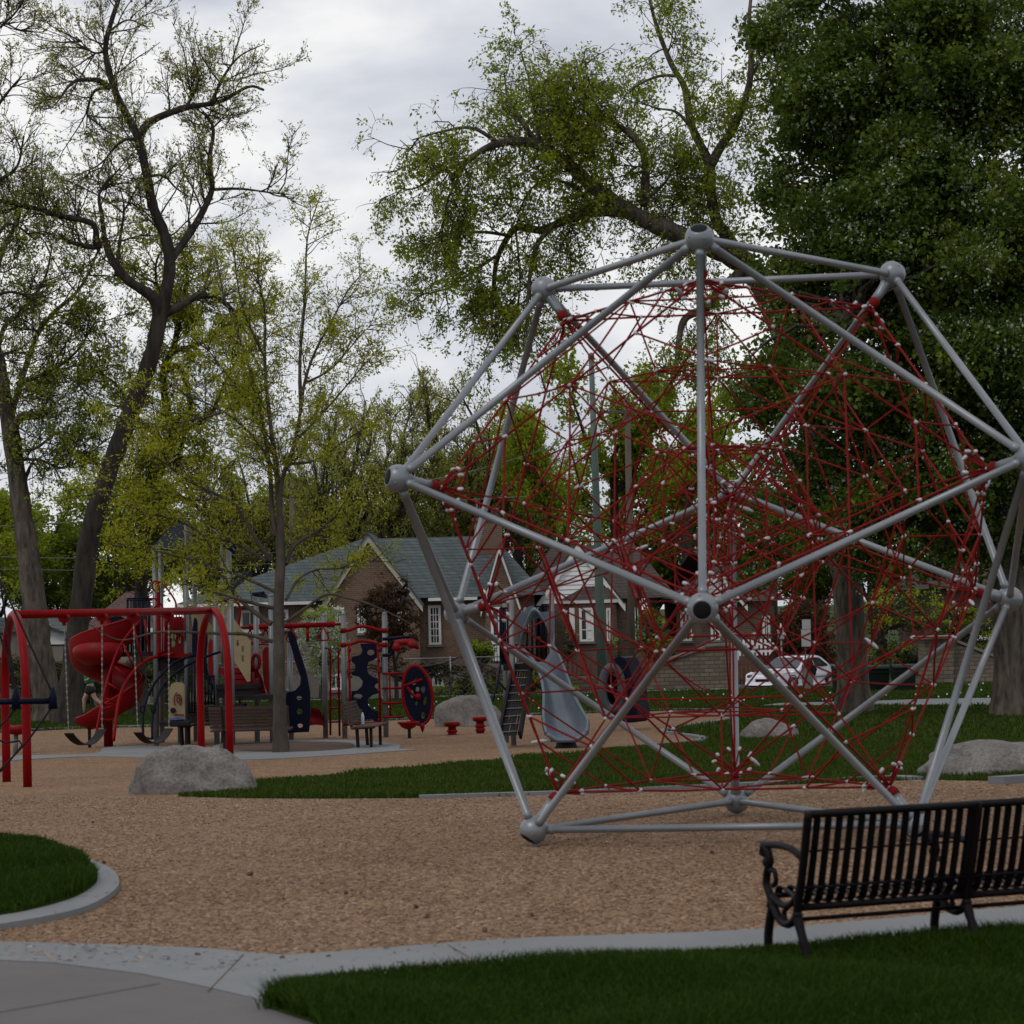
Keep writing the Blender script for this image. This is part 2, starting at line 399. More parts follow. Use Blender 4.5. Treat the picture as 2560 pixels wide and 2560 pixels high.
def circle(c, u, v, ru, rv, n=20, a0=0):
    c, u, v = Vector(c), Vector(u), Vector(v)
    return [c + u * (ru * math.cos(a0 + 2 * math.pi * i / n)) + v * (rv * math.sin(a0 + 2 * math.pi * i / n)) for i in range(n)]
def catmull(pts, n):
    p = np.asarray(pts, float)
    if len(p) < 3:
        t = np.linspace(0, len(p) - 1, n)[:, None]; return p[0] * (1 - t) + p[-1] * t
    q = np.vstack([2 * p[0] - p[1], p, 2 * p[-1] - p[-2]])
    d = np.r_[0, np.cumsum(np.linalg.norm(np.diff(p, axis=0), axis=1))]
    t = np.interp(np.linspace(0, d[-1], n), d, np.arange(len(p)))
    i = np.minimum(t.astype(int), len(p) - 2); f = (t - i)[:, None]
    a, b, c, e_ = q[i], q[i + 1], q[i + 2], q[i + 3]
    return .5 * (2 * b + (c - a) * f + (2 * a - 5 * b + 4 * c - e_) * f ** 2 + (3 * b - a - 3 * c + e_) * f ** 3)
XA, YA, ZA = Vector((1, 0, 0)), Vector((0, 1, 0)), Vector((0, 0, 1))

# ================================================================== THE SETTING: ground sheets
def resample(poly, step=.5):
    out = []
    for i in range(len(poly)):
        a, b = np.array(poly[i]), np.array(poly[(i + 1) % len(poly)])
        n = max(1, int(np.linalg.norm(b - a) / step))
        for k in range(min(n, 60)): out.append(tuple(a + (b - a) * k / min(n, 60)))
    return out
def sheet(name, poly, mat, dz, thick=0.0, label=None, kind='structure', smooth_it=True, cat=None):
    """flat region given as world (x, y) outline, laid on the ground profile dz above it"""
    bm = bmesh.new()
    vs = [bm.verts.new((x, y, 0)) for x, y in poly]
    from mathutils.geometry import tessellate_polygon
    for tri in tessellate_polygon([[Vector((x, y, 0)) for x, y in poly]]):
        try: bm.faces.new([vs[i] for i in tri])
        except ValueError: pass
    ys = [y for x, y in poly]
    for yy in GY[1:-1]:
        if min(ys) < yy < max(ys):
            bmesh.ops.bisect_plane(bm, geom=bm.verts[:] + bm.edges[:] + bm.faces[:], plane_co=(0, yy, 0), plane_no=(0, 1, 0))
    for f in bm.faces:
        if f.normal.z < 0: f.normal_flip()
    if thick:
        r = bmesh.ops.extrude_face_region(bm, geom=bm.faces[:])
        top = {v for v in r['geom'] if isinstance(v, bmesh.types.BMVert)}
        for v in bm.verts: v.co.z = G(v.co.y) + (dz if v in top else dz - thick)
    else:
        for v in bm.verts: v.co.z = G(v.co.y) + dz
    bmesh.ops.recalc_face_normals(bm, faces=bm.faces)
    me = bpy.data.meshes.new(name); bm.to_mesh(me); bm.free()
    if not thick and me.polygons and me.polygons[0].normal.z < 0: me.flip_normals()
    me.materials.append(MT[mat])
    return link(name, me, None, loc=(0, 0, 0), label=label, kind=kind, cat=cat)
def px_poly(pts, n=None, curve=True):
    w = [GP(*p) for p in pts]; w = [(p.x, p.y) for p in w]
    if curve and len(w) > 2:
        w = [tuple(q) for q in catmull(np.array(w), n or len(w) * 5)]
    return w

# base terrain: one sheet out to the horizon
sheet('ground', [(-900, -30), (900, -30), (900, 1900), (-900, 1900)], 'grass', 0)

near_edge = px_poly([(-500, 2352), (0, 2362), (300, 2370), (530, 2380), (700, 2395), (900, 2382), (1330, 2352), (1900, 2330), (2560, 2272), (3000, 2230)])
lawn_low = px_poly([(447, 1993), (700, 1998), (1100, 1996), (1450, 1986), (1840, 1968), (2300, 1951)])
lawn_top = px_poly([(447, 1990), (540, 1975), (640, 1955), (780, 1946), (950, 1926), (1110, 1914), (1260, 1900), (1323, 1892), (1442, 1887), (1519, 1873), (1600, 1868), (1680, 1862)])
far_right = px_poly([(1680, 1862), (1760, 1850), (1700, 1839), (1655, 1830), (1700, 1819), (1780, 1808), (1826, 1797), (1830, 1786), (1780, 1778), (1700, 1777), (1598, 1780)])
far_edge = px_poly([(1598, 1780), (1308, 1790), (1000, 1801), (700, 1812), (400, 1818), (220, 1822), (0, 1832), (-500, 1845)])
# wood chips: the foreground, then round the left of the middle lawn to the far play area
right_out = [tuple(GP(3000, 1965))[:2]]
chips_poly = near_edge + right_out + lawn_low[::-1] + lawn_top + far_right + far_edge
sheet('wood_chip_ground', chips_poly, 'chips', .006, label='tan wood chips covering the play area')

# kerb between the foreground chips and the middle lawn
def strip(name, line, w, mat, dz, thick, **kw):
    L = np.array(line); t = np.gradient(L, axis=0); t /= np.linalg.norm(t, axis=1)[:, None]
    nrm = np.stack([-t[:, 1], t[:, 0]], 1)
    a, b = L + nrm * w / 2, L - nrm * w / 2
    return sheet(name, [tuple(p) for p in a] + [tuple(p) for p in b[::-1]], mat, dz, thick, **kw)
strip('kerb', px_poly([(1050, 1998), (1200, 1993), (1450, 1985), (1840, 1967), (2200, 1949), (2290, 1951)], 60), .20, 'kerb', .045, .09)
strip('kerb', px_poly([(2490, 1962), (2620, 1955), (2900, 1950)], 30), .25, 'kerb', .09, .11)
strip('kerb', px_poly([(1560, 1872), (1640, 1866), (1760, 1851), (1700, 1838), (1655, 1830), (1700, 1819), (1780, 1808), (1828, 1797), (1832, 1786), (1780, 1777), (1700, 1775), (1598, 1778), (1308, 1788)], 90), .16, 'kerb', .05, .07)
strip('kerb', px_poly([(1308, 1788), (1000, 1799), (700, 1810), (400, 1816), (220, 1820), (0, 1830)], 60), .16, 'kerb', .05, .07)

# concrete: pale mow strip in the foreground and the older grey walk below it
pale = near_edge + px_poly([(3000, 2350), (2560, 2400), (1935, 2440), (1300, 2480), (900, 2500), (800, 2600), (800, 2560), (650, 2507), (500, 2472), (350, 2442), (130, 2414), (0, 2408), (-500, 2395)], curve=False)
sheet('pale_walk', [p for p in pale], 'conc', .022, .04)
dark = px_poly([(-500, 2397), (0, 2410), (130, 2416), (350, 2444), (500, 2474), (650, 2509), (800, 2562), (900, 2640), (900, 2800), (-500, 2800)], curve=False)
sheet('walk', dark, 'concd', .018, .04)
# scored joints in the walks
jm = MB()
for a, b in (((0, 2530), (400, 2458)), ((1120, 2362), (1192, 2404)), ((520, 2478), (610, 2385))):
    p, q = GP(*a, .0235), GP(*b, .0235)
    jm.beam(p, q, .007, .002)
jm.build('joint', 'mulch', loc=(0, 0, 0), kind='structure')

# left lawn island with its kerb
isl_out = px_poly([(-300, 2090), (0, 2108), (90, 2116), (185, 2148), (268, 2180), (298, 2214), (280, 2246), (210, 2284), (100, 2310), (0, 2327), (-300, 2370)], 60)
isl_in = px_poly([(-300, 2090), (0, 2108), (90, 2116), (180, 2147), (222, 2176), (242, 2208), (232, 2232), (180, 2262), (90, 2288), (0, 2305), (-300, 2345)], 60)
sheet('kerb', isl_out, 'conc', .048, .1)
sheet('lawn_island', isl_in, 'grass', .058, .06)
# foreground lawn
fg_poly = px_poly([(672, 2530), (700, 2500), (770, 2474), (900, 2458), (1300, 2440), (1900, 2394), (2560, 2356), (3000, 2324)], 50) + px_poly([(3000, 2900), (1100, 2900), (780, 2566), (672, 2530)], curve=False)
sheet('foreground_lawn', fg_poly[:-1], 'grass', .034, .04)

# ring walk and planting bed round the young tree
ringw = px_poly([(520 + 0, 1876), (560, 1860), (700, 1853), (860, 1852), (990, 1862), (1000, 1874), (1040, 1876), (900, 1886), (760, 1895), (580, 1902), (373, 1897), (228, 1893), (0, 1904), (-200, 1912), (-200, 1900), (0, 1892), (228, 1886), (260, 1872), (330, 1866), (420, 1868)], 110)
sheet('ring_walk', ringw, 'conc', .02, .04)
bed = px_poly([(545, 1874), (570, 1862), (700, 1857), (850, 1858), (886, 1865), (870, 1874), (760, 1881), (620, 1882)], 50)
bed = bed[:-1]
sheet('planting_bed', bed, 'mulch', .026, .02)
# far walks
fwalk = px_poly([(1900, 1766), (2198, 1764), (2480, 1764), (2900, 1762), (2900, 1745), (2480, 1747), (2330, 1749), (2198, 1754), (1950, 1760)], curve=False)
sheet('far_walk', fwalk, 'conc', .03, .04)
sheet('far_walk', [(-60, 89.2), (8, 89.2), (8, 90.6), (-60, 90.6)], 'conc', .02, .03)
sheet('road', [(6.5, 92.0), (60, 90.5), (60, 101), (6.5, 101)], 'asph', .006)

# ---- grass blades (nobody could count them)
rng = np.random.default_rng(7)
def inpoly(x, y, poly):
    poly = np.array(poly); r = np.zeros(len(x), bool); j = len(poly) - 1
    for i in range(len(poly)):
        xi, yi = poly[i]; xj, yj = poly[j]
        c = ((yi > y) != (yj > y)) & (x < (xj - xi) * (y - yi) / (yj - yi + 1e-12) + xi)
        r ^= c; j = i
    return r
def frust(x, y, m=1.03): return np.abs(x) < (1290 / FPX) * y * m + .4
def scatter(poly, n, holes=(), pw=1.0):
    p = np.array(poly); x0, y0 = p.min(0); x1, y1 = p.max(0)
    x1 = min(x1, .21 * y1 + .6); x0 = max(x0, -.21 * y1 - .6)
    u = rng.random(n) ** pw
    x, y = x0 + (x1 - x0) * rng.random(n), y0 + (y1 - y0) * u
    k = inpoly(x, y, poly) & frust(x, y)
    for h in holes: k &= ~inpoly(x, y, h)
    return x[k], y[k]
def blades(name, x, y, dz, h, w, mat, label, tip=.5):
    n = len(x); z = np.interp(y, GY, GZ) + dz
    hh = h * (0.6 + .7 * rng.random(n)) * (1 + .35 * np.sin(x * 2.1 + np.cos(y * 1.7) * 2)); a = rng.random(n) * 2 * np.pi
    lx, ly = tip * hh * rng.normal(size=n), tip * hh * rng.normal(size=n)
    dx, dy = np.cos(a) * w / 2, np.sin(a) * w / 2
    v = np.empty((n, 5, 3))
    v[:, 0] = np.stack([x - dx, y - dy, z - .005], 1); v[:, 1] = np.stack([x + dx, y + dy, z - .005], 1)
    v[:, 2] = np.stack([x + dx * .8 + lx * .35, y + dy * .8 + ly * .35, z + hh * .6], 1)
    v[:, 3] = np.stack([x - dx * .8 + lx * .35, y - dy * .8 + ly * .35, z + hh * .6], 1)
    v[:, 4] = np.stack([x + lx, y + ly, z + hh], 1)
    b = np.arange(n)[:, None] * 5
    me = np_mesh(name, v.reshape(-1, 3), [b + np.array([0, 1, 2, 3]), b + np.array([3, 2, 4])], MT[mat])
    return link(name, me, None, loc=(0, 0, 0), label=label, cat='grass', kind='stuff')
x, y = scatter(fg_poly, 330000, pw=1.0)
k = y > 9.5; x, y = x[k], y[k]
blades('grass', x, y, .034, .075, .009, 'blade', 'dark green lawn grass in the foreground below the pale walk', .45)
# taller fringe along the lawn's edge on the walk
ex, ey = [], []
for i in range(0, 49):
    a, b = np.array(fg_poly[i]), np.array(fg_poly[i + 1])
    L = np.linalg.norm(b - a); n = int(L * 260); t = rng.random(n)
    ex.append(a[0] + (b[0] - a[0]) * t + rng.normal(size=n) * .03); ey.append(a[1] + (b[1] - a[1]) * t + rng.normal(size=n) * .035 - .01)
ex, ey = np.concatenate(ex), np.concatenate(ey); k = frust(ex, ey)
blades('grass', ex[k], ey[k], .02, .085, .008, 'blade', 'long grass fringe overhanging the pale walk', .55)
x, y = scatter(isl_in, 90000)
blades('grass', x, y, .055, .075, .010, 'blade', 'dark green grass on the rounded lawn island at the left', .4)
mid_poly = lawn_top + [tuple(GP(1900, 1850))[:2], tuple(GP(2900, 1850))[:2], tuple(GP(2900, 1955))[:2]] + lawn_low[::-1]
x, y = scatter(mid_poly, 240000)
blades('grass', x, y, 0, .060, .018, 'blade_pale', 'green lawn grass running behind the rope climber', .35)
far_poly = [(-22, 60), (-22, 89), (22, 89), (22, 47), (8, 47)] + [tuple(p) for p in far_right] + [tuple(p) for p in far_edge]
fp = [tuple(p) for p in far_right[::-1]]
far_poly = [tuple(GP(2900, 1850))[:2], tuple(GP(1900, 1850))[:2]] + far_right + far_edge + [(-25, 89), (25, 89)]
x, y = scatter(far_poly, 170000, holes=(fwalk,))
blades('grass', x, y, 0, .07, .035, 'blade_pale', 'mown park lawn beyond the play equipment', .35)
# dandelion clocks in the far lawn
x, y = scatter([(-6, 70), (17, 70), (18, 89), (-6, 89)], 90)
fm = MB()
for a, b in zip(x, y):
    fm.ball((a, b, G(b) + .10), .028, 5, 4)
fm.build('dandelions', 'white', loc=(0, 0, 0), label='pale dandelion clocks dotting the far lawn', cat='flowers', kind='stuff')

# ---- loose chips
def chips(x, y, s, dz):
    n = len(x); z = np.interp(y, GY, GZ) + dz
    a = rng.random(n) * np.pi; L = s * (.6 + .9 * rng.random(n)); W = L * (.14 + .22 * rng.random(n))
    ti = rng.normal(size=n) * .22; tj = rng.normal(size=n) * .22
    ca, sa = np.cos(a), np.sin(a); v = np.empty((n, 4, 3))
    for q, (i, j) in enumerate(((-1, -1), (1, -1), (1, 1), (-1, 1))):
        u, w = i * L / 2, j * W / 2
        v[:, q] = np.stack([x + u * ca - w * sa, y + u * sa + w * ca, z + u * ti * .5 + w * tj + L * .10], 1)
    return v.reshape(-1, 3), np.arange(n)[:, None] * 4 + np.arange(4)
fgc = near_edge + [tuple(GP(3000, 1965))[:2]] + lawn_low[::-1] + [tuple(GP(-300, 1993))[:2]]
x, y = scatter(fgc, 700000, holes=(isl_out,), pw=1.25)
v, f = chips(x, y, .027, .002)
link('loose_chips', np_mesh('loose_chips', v, f, MT['chip']), None, loc=(0, 0, 0), label='loose tan and brown wood chips strewn over the near play area', cat='wood chips', kind='stuff')
# stray chips and seed pods on the walks
x, y = scatter(px_poly([(0, 2364), (300, 2372), (700, 2397), (640, 2440), (300, 2425), (0, 2405)], curve=False), 420)
x2, y2 = scatter(isl_out, 420, holes=(isl_in,))
x3, y3 = scatter(px_poly([(700, 2397), (1300, 2360), (1300, 2400), (600, 2480)], curve=False), 90)
v, f = chips(np.r_[x, x3], np.r_[y, y3], .035, .024); v2, f2 = chips(x2, y2, .035, .050)
link('stray_chips', np_mesh('stray_chips', np.vstack([v, v2]), np.vstack([f, f2 + len(v)]), MT['chip']), None, loc=(0, 0, 0), label='stray reddish chips scattered on the pale concrete edging', cat='wood chips', kind='stuff')
pods = MB()
for (a, b) in ((260, 2155), (232, 2055), (1040, 2265), (1068, 2290), (1330, 2286), (865, 2230), (820, 2392), (705, 2396), (1212, 2325), (1060, 2410), (780, 2380), (495, 2388), (1780, 2130), (625, 2185)):
    p = GP(a, b, .02); s = random.Random(a).uniform(.8, 1.3)
    pods.ball(p, .015 * s, 7, 5, (random.Random(b).uniform(-1, 1), .5, .3), 1.5)
pods.build('seed_pods', 'mulch', loc=(0, 0, 0), label='small dark seed pods lying on the wood chips', cat='seed pods', kind='stuff')

# ================================================================== houses and walls far behind
def rectP(x0, y0, x1, y1, Y): return [P(x0, y1, Y), P(x1, y1, Y), P(x1, y0, Y), P(x0, y0, Y)]
def XZ(px, py, Y): p = P(px, py, Y); return p.x, p.z
def wall_box(mb, x0, x1, z0, z1, y0, y1): return mb.box(((x0 + x1) / 2, (y0 + y1) / 2, (z0 + z1) / 2), (x1 - x0, y1 - y0, z1 - z0))
def window(par, px0, py0, px1, py1, Y, nx=2, ny=3, blind=0, t=.10, trim='trim'):
    """window set on a wall whose face lies at distance Y"""
    x0, z1 = XZ(px0, py0, Y); x1, z0 = XZ(px1, py1, Y)
    f = MB(); y = Y - .05
    for (a, b, c, d) in ((x0, x0 + t, z0, z1), (x1 - t, x1, z0, z1), (x0 + t, x1 - t, z1 - t, z1), (x0 + t, x1 - t, z0, z0 + t * .8)):
        wall_box(f, a, b, c, d, y - .04, y + .05)
    iw, ih = x1 - x0 - 2 * t, z1 - z0 - 1.8 * t
    for i in range(1, nx): xx = x0 + t + iw * i / nx; wall_box(f, xx - .018, xx + .018, z0 + t * .8, z1 - t, y - .005, y + .03)
    for i in range(1, ny): zz = z0 + t * .8 + ih * i / ny; wall_box(f, x0 + t, x1 - t, zz - .018, zz + .018, y - .001, y + .031)
    o = f.build('window', trim, par)
    g = MB(); wall_box(g, x0 + t * .6, x1 - t * .6, z0 + t * .5, z1 - t * .6, y + .035, y + .045); g.build('pane', 'glass', o)
    s = MB(); wall_box(s, x0 - .06, x1 + .06, z0 - .09, z0 - .003, y - .09, y + .05); s.build('sill', trim if trim == 'trimg' else 'found', o)
    if blind:
        c = MB(); wall_box(c, x0 + t + iw * (1 - blind), x1 - t, z0 + t, z1 - t, y + .031, y + .0345); c.build('curtain', 'white', o)
    return o
def gable(par, L, A, Rr, Y, mat, trim, dback, base=None, tw=.26, name='gable', lap=False):
    """L, A, R: photo points of the left foot, apex and right foot; standing at distance Y; roof runs back dback"""
    l, a, r = P(*L, Y), P(*A, Y), P(*Rr, Y); zb = min(l.z, r.z) if base is None else base
    g = MB()
    if lap:
        n = max(4, int((a.z - zb) / .17))
        for i in range(n):
            za, zc = zb + (a.z - zb) * i / n, zb + (a.z - zb) * (i + .96) / n
            def xl(z): return l.x + (a.x - l.x) * max(0, (z - l.z)) / (a.z - l.z)
            def xr(z): return r.x + (a.x - r.x) * max(0, (z - r.z)) / (a.z - r.z)
            g.add([(xl(za), Y - .04, za), (xr(za), Y - .04, za), (xr(zc), Y - .005, zc), (xl(zc), Y - .005, zc), (xl(za), Y + .1, za), (xr(za), Y + .1, za), (xr(zc), Y + .1, zc), (xl(zc), Y + .1, zc)],
                  [(0, 1, 2, 3), (4, 7, 6, 5), (0, 4, 5, 1), (3, 2, 6, 7), (0, 3, 7, 4), (1, 5, 6, 2)])
    else:
        g.prism([(l.x, Y, zb), (r.x, Y, zb), (r.x, Y, r.z), (a.x, Y, a.z), (l.x, Y, l.z)], (0, .3, 0))
    o = g.build(name, mat, par)
    b = MB(); up = Vector((0, 0, .05))
    dl, dr = (l - a).normalized(), (r - a).normalized()
    b.prism([a + Vector((0, -.18, .06)), l + Vector((0, -.18, .06)) + dl * .25, l + Vector((0, -.18, .06 - tw * 1.25)) + dl * .25, a + Vector((0, -.18, .06 - tw * 1.45))], (0, .12, 0))
    b.prism([a + Vector((0, -.178, .058)), a + Vector((0, -.178, .058 - tw * 1.45)), r + Vector((0, -.178, .058 - tw * 1.25)) + dr * .25, r + Vector((0, -.178, .058)) + dr * .25], (0, .12, 0))
    b.build('barge_board', trim, o)
    return o, l, a, r
def roof_gable(mb, l, a, r, y0, y1, over=.3):
    dl, dr = (l - a).normalized() * over, (r - a).normalized() * over
    def q(p, y, dz=0): return Vector((p.x, y, p.z + dz))
    for e_, d in ((l, dl), (r, dr)):
        mb.add([q(a, y0, .08), q(e_ + d, y0, .08), q(e_ + d, y1, .08), q(a, y1, .08), q(a, y0, -.02), q(e_ + d, y0, -.02), q(e_ + d, y1, -.02), q(a, y1, -.02)],
               [(0, 1, 2, 3), (4, 7, 6, 5), (0, 4, 5, 1), (1, 5, 6, 2), (2, 6, 7, 3), (3, 7, 4, 0)])

# --- brick cottage with grey roof
HY = 97.0
h = thing('brick_house', 'brown brick cottage with blue-grey shingle roof and two pointed front gables', 'house', (P(950, 1743, HY).x, HY, G(HY)))
x0, zt = XZ(470, 1499, HY); x1, _z = XZ(1336, 1499, HY); zf = XZ(950, 1682, HY)[1]; zt = XZ(950, 1499, HY)[1]; zg = G(HY) - .3
w = MB(); wall_box(w, x0, x1, zf, zt, HY, HY + 9); w.build('wall', 'brick', h)
w = MB(); wall_box(w, x0 - .04, x1 + .04, zg, zf - .003, HY - .05, HY + 9.05); w.build('foundation', 'found', h)
rf = MB(); ov = .45
ex0, ex1, ez = x0 - ov, x1 + ov, zt + .02
rl = P(905, 1345, HY + 4.6); rr = P(1232, 1339, HY + 4.6); rz = rr.z
e4 = [Vector((ex0, HY - ov, ez)), Vector((ex1, HY - ov, ez)), Vector((ex1, HY + 9 + ov, ez)), Vector((ex0, HY + 9 + ov, ez))]
q1, q2 = Vector((rl.x, HY + 4.6, rz)), Vector((rr.x, HY + 4.6, rz))
rf.add(e4 + [q1, q2], [(0, 1, 5, 4), (1, 2, 5), (2, 3, 4, 5), (3, 0, 4), (0, 3, 2, 1)])
g1, l, a, r = gable(h, (806, 1512), (920, 1335), (1047, 1500), HY - 1.0, 'brick', 'trimg', 4)
roof_gable(rf, l, a, r, HY - 1.25, HY + 4.4)
g2, l2, a2, r2 = gable(h, (1206, 1512), (1247, 1362), (1304, 1524), HY - 1.3, 'brick', 'trim', 3, tw=.24)
roof_gable(rf, l2, a2, r2, HY - 1.5, HY + 4.0, .2)
rf.build('roof', 'roofg', h)
w = MB(); wall_box(w, l.x, r.x, zf + .002, min(l.z, r.z), HY - 1.0, HY - .002); w.build('bay_wall', 'brick', h)
w = MB(); wall_box(w, l.x - .03, r.x + .03, zg, zf - .001, HY - 1.04, HY - .055); w.build('bay_foundation', 'found', h)
w = MB(); wall_box(w, l2.x + .1, r2.x - .1, zf - .3, min(l2.z, r2.z), HY - 1.3, HY - .002); w.build('porch_wall', 'brick', h)
ht = MB()
c = P(927, 1377, HY - 1.0); ht.lathe(c + Vector((0, -.02, 0)), [(.13, 0), (.13, .03), (.08, .031)], 12, (0, -1, 0)); ht.build('gable_vent', 'glass', g1)
gt = MB()
for (a0, b0) in ((ex0, l.x - .3), (r.x + .35, l2.x - .2)):
    gt = MB(); wall_box(gt, a0, b0, ez - .13, ez - .01, HY - ov - .1, HY - ov - .003); gt.build('gutter', 'trim', h)
window(h, 600, 1526, 650, 1578, HY, 2, 1, trim='trimg'); window(h, 700, 1524, 722, 1572, HY, 1, 2)
window(h, 838, 1519, 862, 1580, HY - 1.0, 2, 3); window(h, 893, 1518, 916, 1582, HY - 1.0, 2, 3); window(h, 992, 1517, 1016, 1584, HY - 1.0, 2, 3)
window(h, 1070, 1514, 1104, 1611, HY, 3, 5, t=.1, trim='trim'); window(h, 1308, 1518, 1322, 1574, HY, 1, 2)
window(h, 822, 1685, 858, 1724, HY - 1.04, 2, 1); window(h, 1080, 1681, 1110, 1716, HY - .05, 2, 1)
dr = MB(); a_, b_ = XZ(1226, 1518, HY - 1.3); c_, d_ = XZ(1254, 1652, HY - 1.3); wall_box(dr, a_, c_, d_, b_, HY - 1.36, HY - 1.303); d1 = dr.build('door', 'white', h)
dp = MB(); wall_box(dp, a_ + .1, c_ - .1, d_ + 1.0, b_ - .12, HY - 1.375, HY - 1.363); dp.build('pane', 'glass', d1)
cp_ = MB(); a_, b_ = XZ(1185, 1304, HY + 3.4); c_, d_ = XZ(1256, 1362, HY + 3.4); wall_box(cp_, a_, c_, d_ - .8, b_, HY + 3.0, HY + 3.9)
wall_box(cp_, a_ - .07, c_ + .07, b_ + .003, b_ + .12, HY + 2.93, HY + 3.97); ch = cp_.build('chimney', 'brick', h)
for xx in (.25, .75): pt = MB(); pt.lathe((a_ + (c_ - a_) * xx, HY + 3.4, b_ + .12), [(.11, 0), (.10, .3), (.16, .32), (.16, .4)], 10); pt.build('chimney_pot', 'metalg', ch)
an = MB(); ap = P(1192, 1250, HY + 3.2); an.tube([(ap.x, ap.y, b_ + .1), ap], .02, 5)
an.tube([ap + Vector((-.9, 0, 0)), ap + Vector((2.0, .2, .1))], .018, 5)
for i in range(7): xx = -.8 + i * .42; an.tube([ap + Vector((xx, -.35 + i * .03, .02)), ap + Vector((xx, .35, .02))], .012, 4)
an.build('antenna', 'metalg', h)

# --- brick cottage with the white sided gable
H2 = 99.0
h = thing('gabled_house', 'tan brick cottage with brown roof and a white clapboard gable', 'house', (P(1450, 1743, H2).x, H2, G(H2)))
x0 = P(1312, 1500, H2).x; x1 = P(1604, 1500, H2).x; zt = XZ(1450, 1500, H2)[1]; zg = G(H2) - .3
w = MB(); wall_box(w, x0, x1, zg, zt, H2, H2 + 9); w.build('wall', 'brick2', h)
rf = MB(); e4 = [Vector((x0 - .4, H2 - .4, zt + .02)), Vector((x1 + 1.4, H2 - .4, zt + .02)), Vector((x1 + 1.4, H2 + 9.4, zt + .02)), Vector((x0 - .4, H2 + 9.4, zt + .02))]
q1, q2 = P(1380, 1366, H2 + 4.5), P(1585, 1372, H2 + 4.5); q2.z = q1.z
rf.add(e4 + [q1, q2], [(0, 1, 5, 4), (1, 2, 5), (2, 3, 4, 5), (3, 0, 4), (0, 3, 2, 1)])
g1, l, a, r = gable(h, (1342, 1510), (1443, 1358), (1553, 1500), H2 - .6, 'white', 'trim', 4, tw=.26, lap=True)
roof_gable(rf, l, a, r, H2 - .80, H2 + 4.4, .2)
rf.build('roof', 'roofb', h)
w = MB(); wall_box(w, l.x + .3, r.x - .25, zg, min(l.z, r.z) + .0, H2 - .6, H2 - .002); w.build('front_wall', 'brick2', h)
# bay
BY = H2 - 1.5
bx0, bz = XZ(1408, 1500, BY); bx1, _ = XZ(1543, 1500, BY)
bw = MB(); bw.prism([(bx0, H2 - .61, zg), (bx0 + .45, BY, zg), (bx1 - .45, BY, zg), (bx1, H2 - .61, zg)], (0, 0, bz - zg)); bay = bw.build('bay', 'brick2', h)
br = MB(); t0, tz = XZ(1464, 1466, H2 - .62); t1, _ = XZ(1521, 1466, H2 - .62)
br.add([(bx0 - .15, H2 - .61, bz), (bx0 + .4, BY - .18, bz), (bx1 - .4, BY - .18, bz), (bx1 + .15, H2 - .61, bz), (t0, H2 - .63, tz), (t1, H2 - .63, tz)], [(0, 1, 4), (1, 2, 5, 4), (2, 3, 5), (0, 4, 5, 3), (3, 2, 1, 0)])
br.build('roof', 'roofb', bay)
fb = MB(); fb.prism([(bx0 - .12, H2 - .62, bz - .15), (bx0 + .42, BY - .15, bz - .15), (bx1 - .42, BY - .15, bz - .15), (bx1 + .12, H2 - .62, bz - .15)], (0, 0, .145)); fb.build('fascia', 'trim', bay)
window(bay, 1447, 1520, 1485, 1603, BY, 2, 3, .45); window(bay, 1423, 1520, 1438, 1602, BY + .1, 1, 3); window(bay, 1512, 1520, 1531, 1602, BY + .1, 1, 3, .5)
window(h, 1586, 1519, 1597, 1598, H2, 1, 2); window(h, 1342, 1528, 1350, 1590, H2 - .61, 1, 2)

# --- third house behind the rope climber
H3 = 101.0
h = thing('white_gable_house', 'brick house with white gable half hidden behind the rope climber hub', 'house', (P(1800, 1740, H3).x, H3, G(H3)))
x0 = P(1690, 1500, H3).x; x1 = P(1935, 1500, H3).x; zt = XZ(1800, 1505, H3)[1]
w = MB(); wall_box(w, x0, x1, G(H3) - .3, zt, H3, H3 + 8); w.build('wall', 'brick2', h)
g1, l, a, r = gable(h, (1735, 1506), (1795, 1430), (1858, 1504), H3 - .5, 'white', 'trim', 4, tw=.2, lap=True)
rf = MB(); rf.add([Vector((x0 - .4, H3 - .4, zt)), Vector((x1 + .4, H3 - .4, zt)), Vector((x1 + .4, H3 + 8.4, zt)), Vector((x0 - .4, H3 + 8.4, zt)), Vector((x0 + 3, H3 + 4, zt + 2.2)), Vector((x1 - 3, H3 + 4, zt + 2.2))], [(0, 1, 5, 4), (1, 2, 5), (2, 3, 4, 5), (3, 0, 4), (0, 3, 2, 1)])
roof_gable(rf, l, a, r, H3 - .7, H3 + 4, .2); rf.build('roof', 'roofb', h)
window(h, 1700, 1530, 1730, 1602, H3, 2, 3); window(h, 1775, 1530, 1800, 1600, H3, 2, 3); window(h, 1905, 1540, 1926, 1590, H3, 2, 2)
